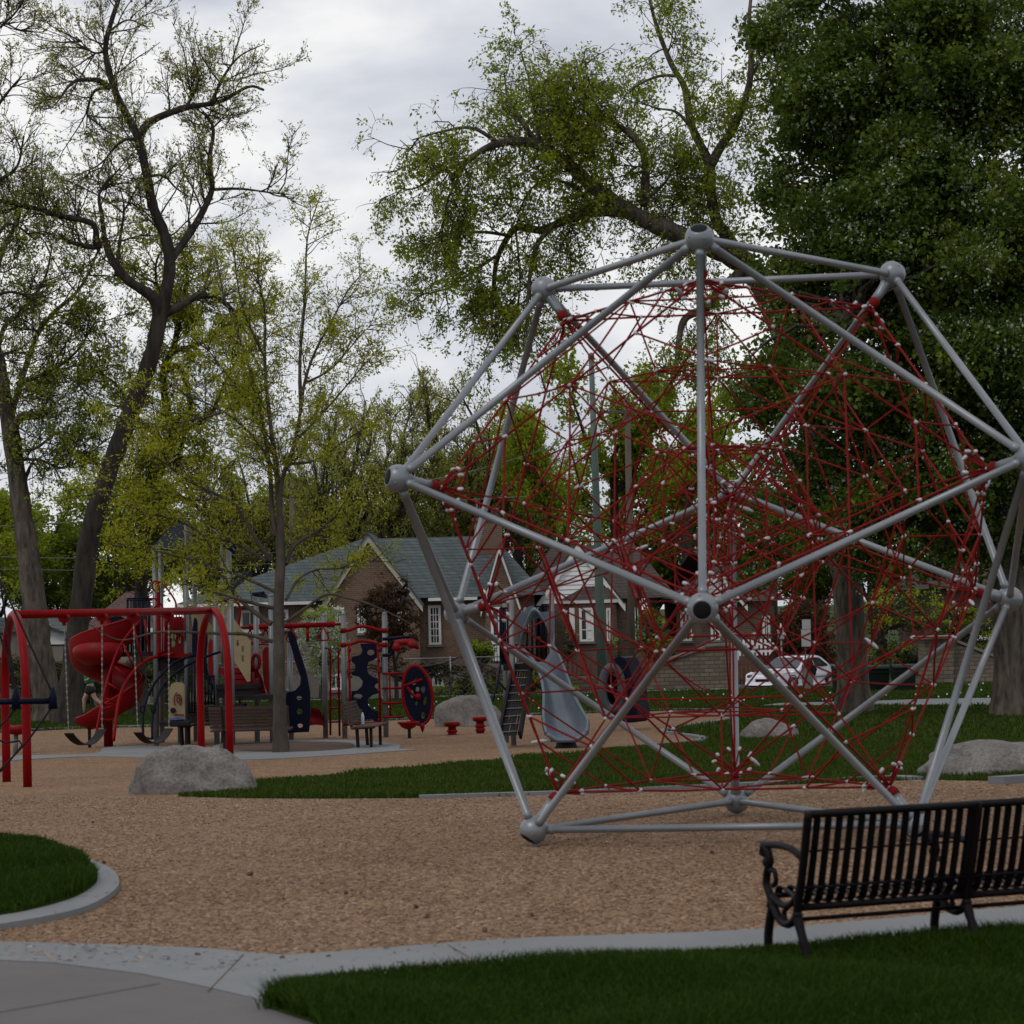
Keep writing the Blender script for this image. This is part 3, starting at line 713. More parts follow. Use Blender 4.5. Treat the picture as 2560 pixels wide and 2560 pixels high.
# --- dark brick house far right
H4 = 108.0
h = thing('dark_brick_house', 'dark red brick house with white trim behind the stone wall at right', 'house', (P(2400, 1740, H4).x, H4, G(H4)))
x0 = P(2325, 1500, H4).x; x1 = P(2700, 1500, H4).x; zt = XZ(2400, 1470, H4)[1]
w = MB(); wall_box(w, x0, x1, G(H4) - .3, zt, H4, H4 + 9); w.build('wall', 'brick3', h)
rf = MB(); rf.add([Vector((x0 - .5, H4 - .5, zt)), Vector((x1 + .5, H4 - .5, zt)), Vector((x1 + .5, H4 + 9.5, zt)), Vector((x0 - .5, H4 + 9.5, zt)), Vector((x0 + 2.5, H4 + 4.5, zt + 2.6)), Vector((x1 - 2.5, H4 + 4.5, zt + 2.6))], [(0, 1, 5, 4), (1, 2, 5), (2, 3, 4, 5), (3, 0, 4), (0, 3, 2, 1)]); rf.build('roof', 'roofb', h)
window(h, 2372, 1530, 2404, 1592, H4, 2, 2); window(h, 2440, 1530, 2474, 1592, H4, 2, 2)
fz = MB(); a_, b_ = XZ(2330, 1592, H4); c_, _ = XZ(2560, 1592, H4); wall_box(fz, a_, c_, b_ - .2, b_ - .08, H4 - .2, H4 - .002); fz.build('ledge', 'trim', h)
# --- garage and low buildings at left
H5 = 92.0
h = thing('garage', 'white board gabled garage with beige lower wall behind the trunks at left', 'garage', (P(80, 1700, H5).x, H5, G(H5)))
x0 = P(-180, 1600, H5).x; x1 = P(158, 1600, H5).x; zt = XZ(60, 1613, H5)[1]; ap = P(55, 1545, H5)
w = MB(); wall_box(w, x0, x1, G(H5) - .3, zt - .06, H5, H5 + 7); w.build('wall', 'beigew', h)
g = MB(); g.prism([(x0 - .15, H5 - .05, zt), (x1 + .2, H5 - .05, zt), (x1 + .2, H5 - .05, zt + .35), (ap.x, H5 - .05, ap.z), (x0 - .15, H5 - .05, zt + .35)], (0, .3, 0))
for i in range(int((x1 - x0) / .3)):
    xx = x0 + i * .3; zz = zt + .35 + (ap.z - zt - .35) * (1 - abs(xx - ap.x) / max(ap.x - x0, x1 - ap.x)) - .06
    if zz > zt + .1: wall_box(g, xx, xx + .03, zt + .01, zz, H5 - .075, H5 - .052)
g.build('gable', 'white', h)
rf = MB(); roof_gable(rf, Vector((x0 - .2, 0, zt + .35)), Vector((ap.x, 0, ap.z)), Vector((x1 + .2, 0, zt + .35)), H5 - .3, H5 + 7.2, .15); rf.build('roof', 'roofg', h)
h = thing('beige_building', 'low beige building with white eaves seen between trunk and spiral slide', 'building', (P(250, 1700, 94).x, 94, G(94)))
x0 = P(222, 1600, 94).x; x1 = P(372, 1600, 94).x; zt = XZ(240, 1584, 94)[1]
w = MB(); wall_box(w, x0, x1, G(94) - .3, zt, 94, 100); w.build('wall', 'beigew', h)
w = MB(); wall_box(w, x0 - .3, x1 + .3, zt + .003, zt + .16, 93.6, 100.4); w.build('eave', 'white', h)
w = MB(); w.add([(x0 - .3, 93.6, zt + .165), (x1 + .3, 93.6, zt + .165), (x1 + .3, 100.4, zt + .165), (x0 - .3, 100.4, zt + .165), (x0 + 1, 97, zt + 1.6), (x1 - 1, 97, zt + 1.6)], [(0, 1, 5, 4), (1, 2, 5), (2, 3, 4, 5), (3, 0, 4), (0, 3, 2, 1)]); w.build('roof', 'brick3', h)
h = thing('shed', 'dark roofed shed at the extreme left edge beyond the swings', 'shed', (P(-60, 1700, 88).x, 88, G(88)))
w = MB(); a_, b_ = XZ(-120, 1585, 88); c_, d_ = XZ(8, 1700, 88); wall_box(w, a_, c_, G(88) - .2, b_, 88, 91.9); w.build('wall', 'beigew', h)
w = MB(); w.prism([(c_ + .25, 87.7, b_), (c_ + .25, 91.95, b_), (c_ + .1, 91.9, b_ + .55), (c_ + .1, 87.9, b_ + .5)], (a_ - c_ - .5, 0, 0)); w.build('roof', 'roofg', h)

# --- stone walls, pickets, netting fence
def prism_px(name, pts, Y, depth, mat, **kw):
    m = MB(); L = [P(x, y, Y) for x, y in pts]
    m.prism(L, (0, depth, 0)); return m.build(name, mat, **kw)
t = thing('stone_wall', 'tan stone retaining wall with stepped cap behind the rope climber', 'wall', (P(1750, 1735, 94).x, 94, G(94)))
m = MB(); m.prism([P(*q, 94) for q in ((1560, 1770), (1838, 1770), (1838, 1618), (1768, 1620), (1748, 1632), (1560, 1692))], (0, .5, 0)); m.build('wall', 'stone', t)
m = MB()
for a, b in (((1762, 1617), (1842, 1613)), ((1558, 1690), (1762, 1622))): m.beam(P(*a, 93.9) + Vector((0, .33, .05)), P(*b, 93.9) + Vector((0, .33, .05)), .66, .09)
m.build('cap', 'found', t)
t = thing('stone_wall', 'stone wall with square pier and sloping coping near the right edge', 'wall', (P(2400, 1730, 93).x, 93, G(93)))
m = MB(); m.prism([P(*q, 93) for q in ((2300, 1745), (2500, 1745), (2500, 1655), (2392, 1610), (2308, 1600))], (0, .6, 0))
m.prism([P(*q, 92.7) for q in ((2309, 1745), (2385, 1745), (2385, 1597), (2309, 1599))], (0, 1.2, 0)); m.build('wall', 'stone', t)
m = MB(); m.beam(P(2304, 1595, 92.5) + Vector((0, .7, 0)), P(2392, 1592, 92.5) + Vector((0, .7, 0)), 1.5, .11); m.beam(P(2392, 1606, 93) + Vector((0, .3, .05)), P(2505, 1650, 93) + Vector((0, .3, .05)), .75, .1); m.build('cap', 'found', t)
t = thing('stone_wall', 'low rough stone terrace wall under the clapboard cottage', 'wall', (P(1450, 1740, 93.5).x, 93.5, G(93.5)))
m = MB(); m.prism([P(*q, 93.5) for q in ((1336, 1745), (1600, 1760), (1600, 1690), (1336, 1694))], (0, .5, 0)); m.build('wall', 'stone', t)
def pickets(name, label, xa, xb, ytop, ybot, Y, mat, pitch=.17):
    t = thing(name, label, 'fence', (P((xa + xb) / 2, ybot, Y).x, Y, G(Y)), None)
    a, b = P(xa, ytop, Y), P(xb, ytop, Y); zb = P(xa, ybot, Y).z
    m = MB(); n = int((b.x - a.x) / pitch)
    for i in range(n):
        x = a.x + (i + .5) * pitch; wall_box(m, x - .045, x + .045, zb, a.z + .02 * (i % 2), Y - .015, Y + .01)
    m.build('pickets', mat, t)
    r_ = MB(); wall_box(r_, a.x, b.x, a.z - .22, a.z - .14, Y + .012, Y + .05); wall_box(r_, a.x, b.x, zb + .12, zb + .2, Y + .012, Y + .05); r_.build('rail', mat, t)
    for xx in np.arange(a.x, b.x, 2.4): p_ = MB(); wall_box(p_, xx - .05, xx + .05, G(Y) - .1, a.z + .05, Y + .055, Y + .15); p_.build('post', mat, t)
pickets('picket_fence', 'red-brown picket fence on the terrace below the bay window', 1408, 1640, 1652, 1686, 93.0, 'fencew')
pickets('picket_fence', 'dark red-brown picket fence between the stone wall and the white car', 1842, 1905, 1650, 1712, 95.5, 'fencew')
pickets('picket_fence', 'short white picket fence half hidden behind the rope climber', 1843, 1935, 1600, 1640, 97.5, 'white')
t = thing('wire_fence', 'grey wire mesh fence overgrown with dry vines before the cottage', 'fence', (P(1000, 1745, 91.5).x, 91.5, G(91.5)))
a, b = P(470, 1662, 91.5), P(1290, 1662, 91.5); zb = G(91.5)
m = MB(); m.tube([(a.x, 91.5, a.z), (b.x, 91.5, a.z)], .025, 5); m.build('rail', 'metalg', t)
for i, xx in enumerate(np.linspace(a.x, b.x, 6)):
    m = MB(); m.tube([(xx, 91.5, zb), (xx, 91.5, a.z + .05)], .035, 6); m.build('post', 'metalg', t)
m = MB(); hh = a.z - zb; n = int((b.x - a.x) / .22)
for i in range(-int(hh / .22), n):
    for s_ in (0, 1):
        p = [a.x + i * .22, 0]; x_a, x_b = a.x + i * .22, a.x + i * .22 + hh
        za, zc = (zb, a.z) if s_ else (a.z, zb)
        if x_a < a.x or x_b > b.x: continue
        m.beam((x_a, 91.5 + .004 * s_, za), (x_b, 91.5 + .004 * s_, zc), .008, .008)
m.build('mesh', 'metalg', t)
t = thing('hand_rail', 'black iron stair railing by the cottage porch steps', 'railing', (P(1250, 1700, 95.2).x, 95.2, G(95)))
m = MB(); a, b = P(1228, 1612, 95.2), P(1305, 1612, 95.2); c = P(1360, 1655, 95.2)
m.tube([a, b, c], .025, 5)
for k in range(12):
    q = a.lerp(b, k / 11) ; m.tube([q, q - Vector((0, 0, .8))], .014, 4)
for k in range(1, 6):
    q = b.lerp(c, k / 5); m.tube([q, q - Vector((0, 0, .75))], .014, 4)
m.build('rail', 'bench', t)
t = thing('porch_steps', 'grey concrete porch steps at the cottage entrance', 'steps', (P(1250, 1700, 94.4).x, 94.4, G(94.4)))
m = MB(); a, b = P(1222, 1660, 95.6), P(1300, 1660, 95.6)
for k in range(6): wall_box(m, a.x, b.x, G(95) - .1 + .0 * k, a.z - .18 * k, 95.0 - .3 * k, 95.6 - .3 * k - .003 * 0 if k == 0 else 95.0 - .3 * (k - 1) - .002)
m.build('tread', 'found', t)

# --- poles and wires
t = thing('green_pole', 'tall pale green painted utility pole behind the rope climber', 'utility pole', GP(1508, 1752))
Yp = 84.0
b, tp = P(1508, 1748, Yp), P(1478, 896, Yp); b.z = G(Yp) - .1
m = MB(); m.tube([b, b.lerp(tp, .3), b.lerp(tp, .65), tp], [.17, .15, .12, .085], 12); OFF[t.name] = b.copy(); t.location = b
m.build('shaft', 'pole', t); m = MB(); m.lathe(tp, [(.11, 0), (.11, .1), (.03, .2)], 10); m.build('pole_cap', 'pole', t)
t = thing('wooden_pole', 'weathered brown wooden utility pole right of the green pole', 'utility pole', (P(1582, 1740, 88).x, 88, G(88)))
m = MB(); m.tube([P(1582, 1760, 88), P(1568, 1000, 88)], [.14, .10], 10); m.build('shaft', 'wood', t)
m = MB(); q = P(1569, 1030, 88); m.beam(q + Vector((-1.1, -.2, 0)), q + Vector((1.1, -.2, 0)), .1, .1); m.build('crossarm', 'wood', t)
t = thing('wooden_pole', 'brown wooden utility pole with crossarm left of the cottage roof', 'utility pole', (P(722, 1740, 112).x, 112, G(112)))
m = MB(); m.tube([P(722, 1760, 112), P(733, 1203, 112)], [.2, .14], 10); m.build('shaft', 'wood', t)
ca = P(733, 1219, 112); m = MB(); m.beam(ca + Vector((-.4, -.22, 0)), ca + Vector((2.2, -.22, -.05)), .12, .12); m.build('crossarm', 'wood', t)
def cable(name, a, b, sag, label, rr=.013):
    a, b = Vector(a), Vector(b); m = MB()
    m.tube([a.lerp(b, i / 24) - Vector((0, 0, sag * 4 * (i / 24) * (1 - i / 24))) for i in range(25)], rr, 4)
    m.build(name, 'metalg', loc=a.lerp(b, .5), label=label, cat='cable', group='overhead cables')
gp = P(1569, 1038, 88)
cable('overhead_cable', gp, ca, .9, 'overhead cable running between the two brown wooden poles')
for i, (ya, yb) in enumerate(((1320, 1306), (1384, 1378), (1416, 1405))):
    cable('overhead_cable', P(-200, ya, 100), P(733, yb, 112) if i else P(733, 1250, 112), .25,
          ['upper thin cable crossing the trees at left', 'middle thin cable crossing the trees at left', 'lowest thin cable crossing behind the left trunks'][i], .012)

# ================================================================== rope climber
E_ = 3.2; R_ = .9510565 * E_; zi1, zi2 = .7946545 * R_, .1875925 * R_
ri1, ri2 = math.sqrt(R_ ** 2 - zi1 ** 2), math.sqrt(R_ ** 2 - zi2 ** 2)
CC = Vector((.5683 * E_, 6.8244 * E_, CAMZ - .5869 * E_ + zi1))
def iv(r, a, z):
    a = rad(a) - .1307; return Vector((r * math.cos(a), r * math.sin(a), z))
IV = [iv(ri1, -90, zi1), iv(ri1, 150, zi1), iv(ri1, 30, zi1), iv(ri2, 210, zi2), iv(ri2, -30, zi2), iv(ri2, 90, zi2),
      iv(ri2, -90, -zi2), iv(ri2, 150, -zi2), iv(ri2, 30, -zi2), iv(ri1, 210, -zi1), iv(ri1, -30, -zi1), iv(ri1, 90, -zi1)]
ed = [(i, j) for i in range(12) for j in range(i + 1, 12) if (IV[i] - IV[j]).length < E_ * 1.1]
fc = [(i, j, k) for i in range(12) for j in range(i + 1, 12) for k in range(j + 1, 12) if (i, j) in ed and (j, k) in ed and (i, k) in ed]
climber = thing('rope_climber', 'large silver tube icosahedron climbing frame with red rope net inside', 'climber', (CC.x, CC.y, 0))
for i, j in ed:
    m = MB(); d = (IV[j] - IV[i]).normalized()
    a, b = IV[i] + d * .10 + CC, IV[j] - d * .10 + CC
    m.tube([a, a + d * .07, a + d * .071, b - d * .071, b - d * .07, b], [.036, .036, .031, .031, .036, .036], 14)
    m.build('strut', 'silver', climber)
for i, v in enumerate(IV):
    ax = v.normalized(); c = v + CC; m = MB()
    pr = [(.001, -.12), (.052, -.115), (.086, -.085), (.110, -.045), (.120, 0), (.117, .03), (.104, .062), (.085, .086), (.074, .094), (.068, .092)]
    m.lathe(c, pr, 26, ax)
    for k in range(5):
        a_ = 2 * math.pi * k / 5 + .3; s1 = ax.orthogonal().normalized(); s2 = ax.cross(s1); q_ = (s1 * math.cos(a_) + s2 * math.sin(a_)) * .107 + ax * .055; m.lathe(c + q_ * .985, [(.009, -.004), (.009, .006), (.005, .009)], 6, q_)
    bj = m.build('ball_joint', 'silver', climber)
    m = MB(); m.lathe(c, [(.060, -.09), (.046, -.14), (.040, -.24), (.036, -.30)], 16, ax); m.build('neck', 'silver', bj)
    m = MB(); m.lathe(c, [(.070, .06), (.070, .0925), (.055, .099), (.001, .102)], 20, ax); m.build('cap', 'blackcap', bj)
    m = MB(); m.lathe(c, [(.037, -.30), (.048, -.305), (.050, -.34), (.036, -.37), (.02, -.38)], 14, ax); m.build('rope_collar', 'rope', bj)
    if i >= 9:
        m = MB(); m.lathe((c.x, c.y, -.05), [(.035, 0), (.035, c.z - .03)], 14); m.build('footing', 'metalg', bj)
# rope net
ropes, nodes = set(), {}
def key(p): return tuple(round(x, 3) for x in p)
def surf(w, vs, nk=.872, sag=.0, dip=.0):
    p = sum((vs[i] * w[i] for i in range(3)), Vector()) * nk
    e2 = 4 * (w[0] * w[1] + w[1] * w[2] + w[0] * w[2]); tri = 27 * w[0] * w[1] * w[2]
    f = 1 - sag * min(e2, 1.0) - dip * tri
    return p * f
links = []
def addlink(a, b, r=.0082):
    ka, kb = key(a), key(b)
    if ka == kb: return
    nodes[ka] = a; nodes[kb] = b
    k = (min(ka, kb), max(ka, kb))
    if k not in ropes: ropes.add(k); links.append((a, b, r))
DEEP = []
for f_ in fc:
    vs = [IV[i] for i in f_]
    def sf(x, y): return surf((x, y, 1 - x - y), vs)
    deep = surf((1 / 3, 1 / 3, 1 / 3), vs) ; DEEP.append((deep, f_))
    for (p0, p1) in (((1, 0), (0, 1)), ((0, 1), (0, 0)), ((0, 0), (1, 0))):          # the three edge lines
        pts = [sf(p0[0] + (p1[0] - p0[0]) * k / 4, p0[1] + (p1[1] - p0[1]) * k / 4) for k in range(5)]
        for q0, q1 in zip(pts[:-1], pts[1:]): addlink(q0, q1, .0105)
    C3 = [(1, 0), (0, 1), (0, 0)]
    for c in range(3):                                                              # rings round each corner
        A_, B_, D_ = C3[c], C3[(c + 1) % 3], C3[(c + 2) % 3]
        for k in (.25, .5):
            addlink(sf(A_[0] + (B_[0] - A_[0]) * k, A_[1] + (B_[1] - A_[1]) * k), sf(A_[0] + (D_[0] - A_[0]) * k, A_[1] + (D_[1] - A_[1]) * k), .009)
# doubled ropes gathering at each vertex
for i, v in enumerate(IV):
    ax = v.normalized(); nb = [j for j in range(12) if (min(i, j), max(i, j)) in ed]
    base = v * (1 - .38 / R_)
    ring = []
    for j in nb:
        vs = [v, IV[j], IV[j]]; q = surf((.75, .25, 0), [v, IV[j], IV[j]])
        t = base.lerp(q, .30); side = ax.cross(q - base).normalized()
        ring.append((j, t, side, q))
        addlink(base, t + side * .05, .008); addlink(base, t - side * .05, .008)
    for (j, t, s1, q) in ring:
        for (j2, t2, s2, q2) in ring:
            if j < j2 and (min(j, j2), max(j, j2)) in ed:
                sgn = 1 if (t + s1 * .05 - t2).length < (t - s1 * .05 - t2).length else -1
                sg2 = 1 if (t2 + s2 * .05 - t).length < (t2 - s2 * .05 - t).length else -1
                addlink(t + s1 * .05 * sgn, t2 + s2 * .05 * sg2, .0075)
# inner shells, axial ropes and core: all taut straight lines
def mid3(s, i, j): return (IV[i] + IV[j]) / 2 * s
for s in (.62, .34):
    for i, j in ed: addlink(IV[i] * s, mid3(s, i, j)); addlink(mid3(s, i, j), IV[j] * s)
    for (i, j, k) in fc: addlink(mid3(s, i, j), mid3(s, j, k)); addlink(mid3(s, j, k), mid3(s, i, k)); addlink(mid3(s, i, j), mid3(s, i, k))
for i, j in ed:
    addlink(surf((.5, .5, 0), [IV[i], IV[j], IV[j]]), mid3(.62, i, j)); addlink(IV[i] * .08, IV[j] * .08)
for i, v in enumerate(IV):
    for p0, p1 in ((v * (1 - .38 / R_), v * .62), (v * .62, v * .34), (v * .34, v * .08)): addlink(p0, p1)
rn = random.Random(3)
m = MB()
for a, b, r_ in links:
    L = (b - a).length; sg = L * .008 * rn.uniform(.2, 1.3)
    mid = (a + b) / 2 + Vector((rn.uniform(-1, 1), rn.uniform(-1, 1), -1)) * sg
    m.tube([a + CC, mid + CC, b + CC], r_, 6, caps=False)
net = m.build('rope_net', 'rope', climber, fix=False)
nd = sorted(nodes.values(), key=lambda p: (p + CC).y)
cnt = 0; mrest = MB()
for p in nd:
    c = p + CC; ax = Vector((rn.uniform(-1, 1), rn.uniform(-1, 1), rn.uniform(-.6, .6))).normalized()
    pr = [(.005, -.026), (.013, -.022), (.016, -.010), (.016, .009), (.013, .022), (.005, .026)]
    if rn.random() < .06: pr = [(.006, -.075), (.013, -.055), (.020, 0), (.013, .055), (.006, .075)]
    if cnt < 100: m = MB(); m.lathe(c, pr, 8, ax); m.build('clamp', 'clamp', climber, fix=False)
    else: mrest.lathe(c, pr, 8, ax)
    cnt += 1
mrest.build('clamps', 'clamp', climber, kind='stuff', fix=False)

# ================================================================== black bench in the foreground
BO = P(2002, 2385, 14.4); BO.z = G(14.4) + .02
bt = math.atan(.375)
BM = Matrix((( math.cos(bt), -math.sin(bt), 0), (math.sin(bt), math.cos(bt), 0), (0, 0, 1)))
# local: x along, y away from camera (towards the seat front), z up
def B(x, y, z): y = y * .80 if y > 0 else y; return BO + BM @ Vector((x, y, z))
bench = thing('park_bench', 'long black steel slatted bench seen from behind on the pale walk', 'bench', BO)
prof = [(-.165, .86), (-.185, .872), (-.155, .84), (-.115, .70), (-.07, .56), (-.02, .455), (.03, .412), (.12, .40), (.25, .415), (.38, .438), (.44, .432), (.475, .40), (.482, .36)]
prof = [(-.155, .84), (-.115, .70), (-.07, .55), (-.03, .43), (.0, .365), (.06, .335), (.15, .345), (.28, .375), (.40, .40), (.45, .39), (.475, .355)]
pp = [Vector((0, y, z)) for y, z in prof]
SP = 1.12
for s in range(2):
    x0 = s * SP
    m = MB(); n = 15; pts = [Vector((0, float(a), float(b_))) for a, b_ in catmull(np.array(prof), 22)]
    for k in range(n):
        cx = x0 + .055 + (SP - .11) * k / (n - 1)
        for (a, b_) in zip(pts[:-1], pts[1:]):
            m.beam(B(cx, a.y, a.z), B(cx, b_.y, b_.z), .042, .009, up=(0.3, 0, 1))
    m.build('seat_slats', 'bench', bench)
    m = MB(); m.tube([B(x0 - .0, -.165, .862), B(x0 + SP, -.165, .862)], .024, 10)
    m.build('top_rail', 'bench', bench)
    m = MB(); m.tube([B(x0, .475, .345), B(x0 + SP, .475, .345)], .018, 8); m.tube([B(x0, .02, .312), B(x0 + SP, .02, .312)], .022, 8); m.tube([B(x0, -.04, .43), B(x0 + SP, -.04, .43)], .009, 6)
    m.tube([B(x0, -.095, .645), B(x0 + SP, -.095, .645)], .007, 6)
    m.build('seat_rail', 'bench', bench)
    m = MB(); m.tube([B(x0, .10, .235), B(x0 + SP, .10, .235)], .013, 8); m.build('stretcher', 'bench', bench)
for s in range(3):
    x = s * SP - .01
    m = MB()
    def tb(pts, r): m.tube([B(x, y, z) for y, z in catmull(np.array(pts), 14)], r, 8)
    tb([(-.17, .88), (-.15, .80), (-.10, .62), (-.05, .46), (-.01, .36), (.02, .26)], .026)
    tb([(.02, .28), (-.02, .20), (-.06, .12), (-.09, .03)], [.030] * 5 + [.027] * 5 + [.024] * 4)
    tb([(.40, .30), (.45, .22), (.49, .12), (.50, .03)], .028)
    tb([(.02, .26), (.10, .22), (.20, .205), (.31, .23), (.40, .30)], .026)
    tb([(.40, .28), (.45, .36), (.50, .42), (.47, .50), (.43, .55), (.46, .62), (.53, .645)], .025)
    tb([(-.09, .60), (.05, .645), (.25, .655), (.43, .648), (.54, .635), (.56, .60), (.53, .575), (.50, .59)], .022)
    tb([(-.02, .40), (.10, .33), (.25, .31), (.42, .35)], .020)
    tb([(.20, .205), (.22, .27), (.17, .30)], .016); tb([(.44, .50), (.36, .50), (.34, .44), (.39, .41)], .016)
    m.ball(B(x, .46, .545), .036, 10, 8); m.ball(B(x, .42, .30), .034, 10, 8); m.ball(B(x, .01, .27), .032, 10, 8)
    en = m.build('bench_frame', 'bench', bench)
    m = MB()
    m.box(B(x, -.10, .012), (.07, .11, .024), BM); m.box(B(x, .505, .012), (.07, .11, .024), BM); m.build('foot', 'bench', en)

# ================================================================== boulders
def boulder(px0, px1, ytop, ybot, Y, seed, label, dep=1.2, name='boulder', skew=-.12):
    a, b = P(px0, ybot, Y), P(px1, ybot, Y); top = P((px0 + px1) / 2, ytop, Y); g = G(Y)
    c = Vector(((a.x + b.x) / 2, Y, g)); rx = (b.x - a.x) / 2; hz = top.z - g
    bm = bmesh.new(); bmesh.ops.create_icosphere(bm, subdivisions=5, radius=1)
    r = random.Random(seed); from mathutils import noise as NN
    of = Vector((r.uniform(0, 50), r.uniform(0, 50), r.uniform(0, 50)))
    for v in bm.verts:
        n_ = NN.fractal(v.co * 1.1 + of, 1, 2, 5) * .16 + NN.noise(v.co * 7 + of) * .018 + abs(NN.noise(v.co * 3 + of)) * .05
        d = v.co.normalized() * (1 + n_ - .06)
        pz = abs(d.z) ** .92 * (1 if d.z > 0 else -1); tp_ = 1 - .10 * max(0, pz) ** 1.2
        v.co = Vector(((d.x * tp_ + skew * max(0, pz)) * rx, d.y * rx * dep * .6 * tp_, pz * hz)) + c
    zs = max(v.co.z for v in bm.verts); k = (top.z - g) / (zs - g)
    xs = [v.co.x for v in bm.verts if v.co.z > g]; kx = 2 * rx / (max(xs) - min(xs)); cx = (max(xs) + min(xs)) / 2
    for v in bm.verts: v.co.z = g + (v.co.z - g) * k; v.co.x = c.x + (v.co.x - cx) * kx
    me = bpy.data.meshes.new(name); bm.to_mesh(me); bm.free(); me.materials.append(MT['rock'])
    me.polygons.foreach_set('use_smooth', [True] * len(me.polygons))
    link(name, me, None, loc=c, label=label, cat='boulder')
boulder(322, 642, 1861, 1985, 30.7, 5, 'large rounded grey granite boulder on the chips before the swings', 1.0)
boulder(2296, 2740, 1848, 1985, 30.0, 11, 'big grey boulder on the kerb behind the black bench')
boulder(1084, 1262, 1738, 1800, 61, 21, 'pale grey boulder behind the red stepping stools', 1.0)
boulder(1847, 1998, 1794, 1845, 49.0, 32, 'small mottled boulder in the lawn right of centre', 1.2)

# ================================================================== swings
sw = thing('swing_set', 'bright red arched tube swing frame at the left', 'swing set', (P(300, 1900, 38).x, 38, G(38)))
def archframe(px_near, px_far, Yn, Yf, ztop, top_px, Yt):
    n_, f_ = GP(px_near, 0 + 1600), None
    a = Vector((P(px_near, 1700, Yn).x, Yn, G(Yn) - .2)); b = Vector((P(px_far, 1700, Yf).x, Yf, G(Yf) - .2))
    mid = (a + b) / 2; z = ztop
    pts = [a]
    r = (b - a).length / 2; d = (b - a).normalized()
    A_ = Vector((a.x, a.y, z - r * .95)); B_ = Vector((b.x, b.y, z - r * .95))
    pts = [a, (a + A_) / 2] + [Vector((mid.x, mid.y, z - r * .95)) + d * (-r * math.cos(t)) + ZA * (r * .95 * math.sin(t)) for t in np.linspace(0, math.pi, 15)] + [(b + B_) / 2, b]
    return pts, Vector((mid.x, mid.y, z))
zb = P(300, 1531, 38.6).z
p1, c1 = archframe(64, 12, 34.2, 36.4, zb, 37, 35)
p2, c2 = archframe(571, 500, 40.6, 42.8, zb, 530, 41.7)
for pts in (p1, p2):
    m = MB(); m.tube(pts, .062, 14); m.build('arch_leg', 'red', sw)
m = MB(); m.tube([c1, c2], .062, 14); m.build('top_bar', 'red', sw)
def along(px):
    best = min(np.linspace(0, 1, 400), key=lambda t: abs((lambda q: 1280 + FPX * (q.x / q.y))(c1.lerp(c2, float(t))) - px + .0))
    return c1.lerp(c2, float(best))
hang = [(166, 247, 1867), (340, 413, 1863)]
dirb = (c2 - c1).normalized()
for k, (xa, xb, yb) in enumerate(hang):
    A, Bq = along(xa - 12), along(xb + 2)
    for q in (A, Bq):
        m = MB(); m.lathe(q - ZA * .06, [(.078, -.05), (.078, .05)], 12, dirb); m.box(q - ZA * .13, (.05, .05, .1)); m.build('hanger', 'red', sw)
    sz = P((xa + xb) / 2, yb, A.y).z
    s_ = thing('swing', ['black belt swing on chains nearer the left end of the red frame', 'black belt swing on chains nearer the boulder side of the red frame'][k], 'swing', ((A.x + Bq.x) / 2, (A.y + Bq.y) / 2, sz), 'belt swings')
    seatA, seatB = A.lerp(Bq, .06), A.lerp(Bq, .94); seatA.z = seatB.z = sz + .20
    for (t0, t1) in ((A - ZA * .17, seatA), (Bq - ZA * .17, seatB)):
        m = MB(); n = int((t0 - t1).length / .045)
        for i in range(n):
            q = t0.lerp(t1, (i + .5) / n)
            m.box(q, (.024, .008, .04) if i % 2 else (.008, .024, .04))
        m.build('chain', 'chain', s_)
    m = MB(); n = 15; L = []
    for i in range(n):
        t = i / (n - 1); q = seatA.lerp(seatB, t); q.z = sz + .20 * (2 * t - 1) ** 2; L.append(q)
    for a, b in zip(L[:-1], L[1:]): m.beam(a, b, .15, .014)
    m.build('seat', 'deck', s_)

# blue bar with ropes, cut by the left edge
YR = 31.0
t = thing('rope_pyramid_base', 'navy crossbar with cone ends hung on black ropes at the left edge', 'rope toy', (P(60, 1950, YR).x, YR, G(YR)))
m = MB(); m.tube([P(-120, 1757, YR), P(136, 1752, YR)], .038, 12); m.build('bar', 'navy', t)
m = MB()
for (a, dy) in ((40, 0), (132, 0)):
    c = P(a, 1752, YR); m.lathe(c, [(.062, -.10), (.05, .0), (.058, .03), (.022, .16), (.012, .17)], 12)
m.build('cone', 'navy', t)
m = MB()
for L in (((0, 1448), (40, 1735)), ((0, 1448), (132, 1735)), ((-30, 1600), (0, 1590), (40, 1735)), ((40, 1770), (0, 1815), (-60, 1850)), ((132, 1765), (70, 1850), (0, 1925), (-40, 1960)), ((-30, 1830), (10, 1856), (50, 1852), (56, 1862), (0, 1930))):
    pts = [tuple(P(*q, YR)) for q in L]; m.tube([Vector(q) for q in catmull(np.array(pts), 12)], .014, 6)
for dx in (0,): m.tube([P(-60, 1700, YR), Vector((P(-60, 1700, YR).x, YR, G(YR)))], .04, 8)
m.build('rope', 'deck', t)
t = thing('seesaw_seat', 'red moulded spinner seat on a grey post behind the left swing leg', 'spinner', GP(38, 1884))
g_ = GP(38, 1884); YQ = g_.y
m = MB(); m.tube([(g_.x, YQ, G(YQ) - .1), P(40, 1830, YQ)], .05, 10); m.build('post', 'post', t)
c = P(46, 1822, YQ); m = MB(); m.lathe(c, [(.05, -.12), (.22, -.10), (.25, -.02), (.26, .06), (.20, .075), (.17, .03), (.02, .02)], 20)
m.build('seat', 'redpl', t)

